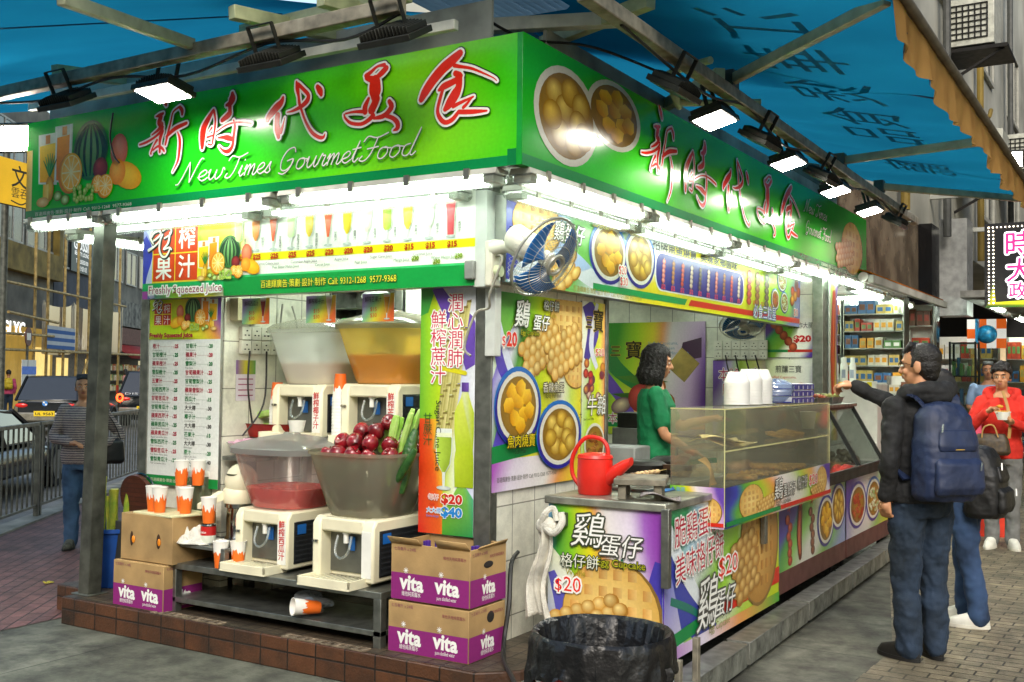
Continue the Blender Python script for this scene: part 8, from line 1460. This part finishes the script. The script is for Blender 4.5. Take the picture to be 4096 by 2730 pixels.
# other people
LBL = M('shirt_blue', '8aa8cc', .7, n=.1); person('man in a light blue shirt standing with folded hands by the glass cabinet', (.83, 12.5, .004), math.radians(8), 1.86, {'L': ((.25, -.02, 1.14), (.07, -.2, .98), (-1, -.3, -.2), (0, 0, -1), .5), 'R': ((-.25, -.02, 1.14), (-.07, -.22, .98), (1, -.3, -.2), (0, 0, -1), .5)}, LBL, BLKC, BSH, 'short', sleeve=.8, vox=.012)
person('passer-by in dark clothes half hidden behind the woman in red', (1.72, 10.2, .004), math.radians(20), 1.78, {'L': ((.26, .0, 1.12), (.24, -.04, .88), DOWN, (-1, 0, 0), .4), 'R': ((-.26, .0, 1.12), (-.24, -.04, .88), DOWN, (1, 0, 0), .4)}, JACK, BLKC, BSH, 'short', vox=.014)
STRP = M('striped_knit', '8c8488', .9); nt = STRP.node_tree; N = nt.nodes; L = nt.links.new; wv = N.new('ShaderNodeTexWave'); wv.bands_direction = 'Z'; wv.inputs['Scale'].default_value = 15; wv.inputs['Distortion'].default_value = 1.6; wv.inputs['Detail'].default_value = 3; wv.inputs['Detail Scale'].default_value = 6; tc = N.new('ShaderNodeTexCoord'); L(tc.outputs['Object'], wv.inputs[0]); rp = N.new('ShaderNodeValToRGB'); e_ = rp.color_ramp.elements; e_[0].position = .2; e_[0].color = (*lin('565056'), 1); e_[1].position = .8; e_[1].color = (*lin('a89a94'), 1); L(wv.outputs[0], rp.inputs[0]); L(rp.outputs[0], N['Principled BSDF'].inputs['Base Color'])
pd = person('pedestrian in a striped grey jumper and jeans standing behind the steel post', (-5.3, 1.46, .004), math.radians(50), 1.55, {'L': ((.36, .06, 1.14), (.2, -.12, 1.06), (-.9, -.3, -.1), (0, -1, 0), .8), 'R': ((-.27, -.02, 1.13), (-.1, -.22, 1.08), (.8, -.5, .0), (0, 0, -1), .5)}, STRP, M('jeans_pale', '3c5a7c', .85, n=.25, ns=5), M('shoe_grey', '4a4a40', .7, n=.3, ns=30), 'short', vox=.009, fem=1, coat=.8, bulk=1.08, wr=.02)
t = T('shoulder_bag', 'black shoulder bag at the side of the pedestrian in the striped jumper', 'bag', (-5.14, 1.62, .76), math.radians(50)); g = G(); g.rings([sq(.9, 0, 20, 3, .13, .06), sq(1, .03, 20, 3, .14, .07), sq(.95, .2, 20, 3, .13, .06), sq(.7, .24, 20, 3, .11, .03)]); fuse(g, 'bag_body', M('black_leather', '0e0e0f', .35, n=.2), t, .01, .008); g = G(); P = crom([(.1, 0, .22), (.03, .0, .38), (-.1, -.02, .56)], 5); [g.bar(a, b, .025, .006) for a, b in zip(P, P[1:])]; g.build('strap', MATS['black_leather'], t)
A0 = {'L': ((.25, .0, 1.12), (.22, -.1, .9), (0, -.2, -1), (-1, 0, 0), .4), 'R': ((-.25, .0, 1.12), (-.22, -.1, .9), (0, -.2, -1), (1, 0, 0), .4)}
PINK = M('pink_top', 'c04a70', .8); p_ = st(30.2, 10.9); person('person with a pink top carrying a yellow rucksack, by the ochre shop across the street', (p_[0], p_[1], -.14), STR + 1.9, 1.72, A0, PINK, JEAN, BSH, 'tousled', vox=.022)
backpack('small yellow rucksack on the person in pink across the street', (p_[0] + .13, p_[1] - .12, .95), STR + 1.9 + PI - PI, M('yellow_nylon', 'c8b01c', .6), .3, .2, .42, strap=False).location = (p_[0] + .16 * -math.sin(STR + 1.9), p_[1] + .16 * math.cos(STR + 1.9), .9)
p_ = st(44.6, 10.4); person('woman in a pale pink top walking under the scaffold across the street', (p_[0], p_[1], -.0), STR + .6, 1.7, A0, M('pale_pink', 'd0a0a4', .8), BLKC, BSH, 'bob', vox=.022, fem=1)
p_ = st(48.8, 10.8); wh = person('white haired person in grey by the red shop across the street', (p_[0], p_[1], .2), STR + .4, 1.7, A0, M('grey_top', '8a8680', .8), BLKC, BSH, 'short', vox=.022); [setattr(c_.data, 'name', 'hair') or c_.data.materials.clear() or c_.data.materials.append(M('hair_white', 'c8c4bc', .6)) for c_ in kids(wh) if c_.name.startswith('hair')]
# ---------------------------------------------------------------- litter
q = random.Random(21)
for i, (x, y, l) in enumerate(((-1.6, -1.3, 'crumpled pale paper scrap on the dark concrete in the left foreground'), (-.5, -1.1, 'small yellow leaf on the concrete before the low plinth'), (1.5, 2.9, 'torn receipt lying by the step rails near the second cart'), (2.3, 1.2, 'flattened brown leaf on the brick paving right of the black shoes'), (-4.1, .3, 'white scrap on the red paving left of the steel post'))):
    g = G(); g.grid(lambda u, v: ((u - .5) * .07, (v - .5) * .045, .008 + .012 * abs(math.sin(u * 6 + i)) * abs(math.sin(v * 5))), 8, 6); o = g.build('paper_scrap', M('scrap%d' % (i % 3), ('c8c4b4', 'a89a3a', 'b0aca0')[i % 3], .8), None, (x, y, .004), thick=.002); o.rotation_euler = (0, 0, q.uniform(0, 6)); tag(o, l, 'litter')
# ---------------------------------------------------------------- wiring along the awning beams
for l, pts in (('black cable looping between the floodlights on the left beam', [(-3.3, -.86, 3.27), (-2.6, -.86, 3.2), (-2.0, -.86, 3.25), (-1.4, -.86, 3.18), (-.8, -.86, 3.26), (-.3, -.86, 3.2), (.03, -.86, 3.27)]), ('black cable looping between the floodlights on the right beam', [(.94, -.4, 3.2), (.95, .6, 3.12), (.95, 1.3, 3.2), (.95, 2.0, 3.11), (.95, 2.8, 3.19), (.95, 3.6, 3.1), (.95, 4.5, 3.18), (.95, 5.6, 3.1), (.95, 6.3, 3.17)]), ('grey cable hanging from the roof frame above the corner', [(.1, -.3, 3.42), (.25, -.1, 3.33), (.45, .3, 3.36), (.6, 1.0, 3.35)])): cable(l, pts, .008)
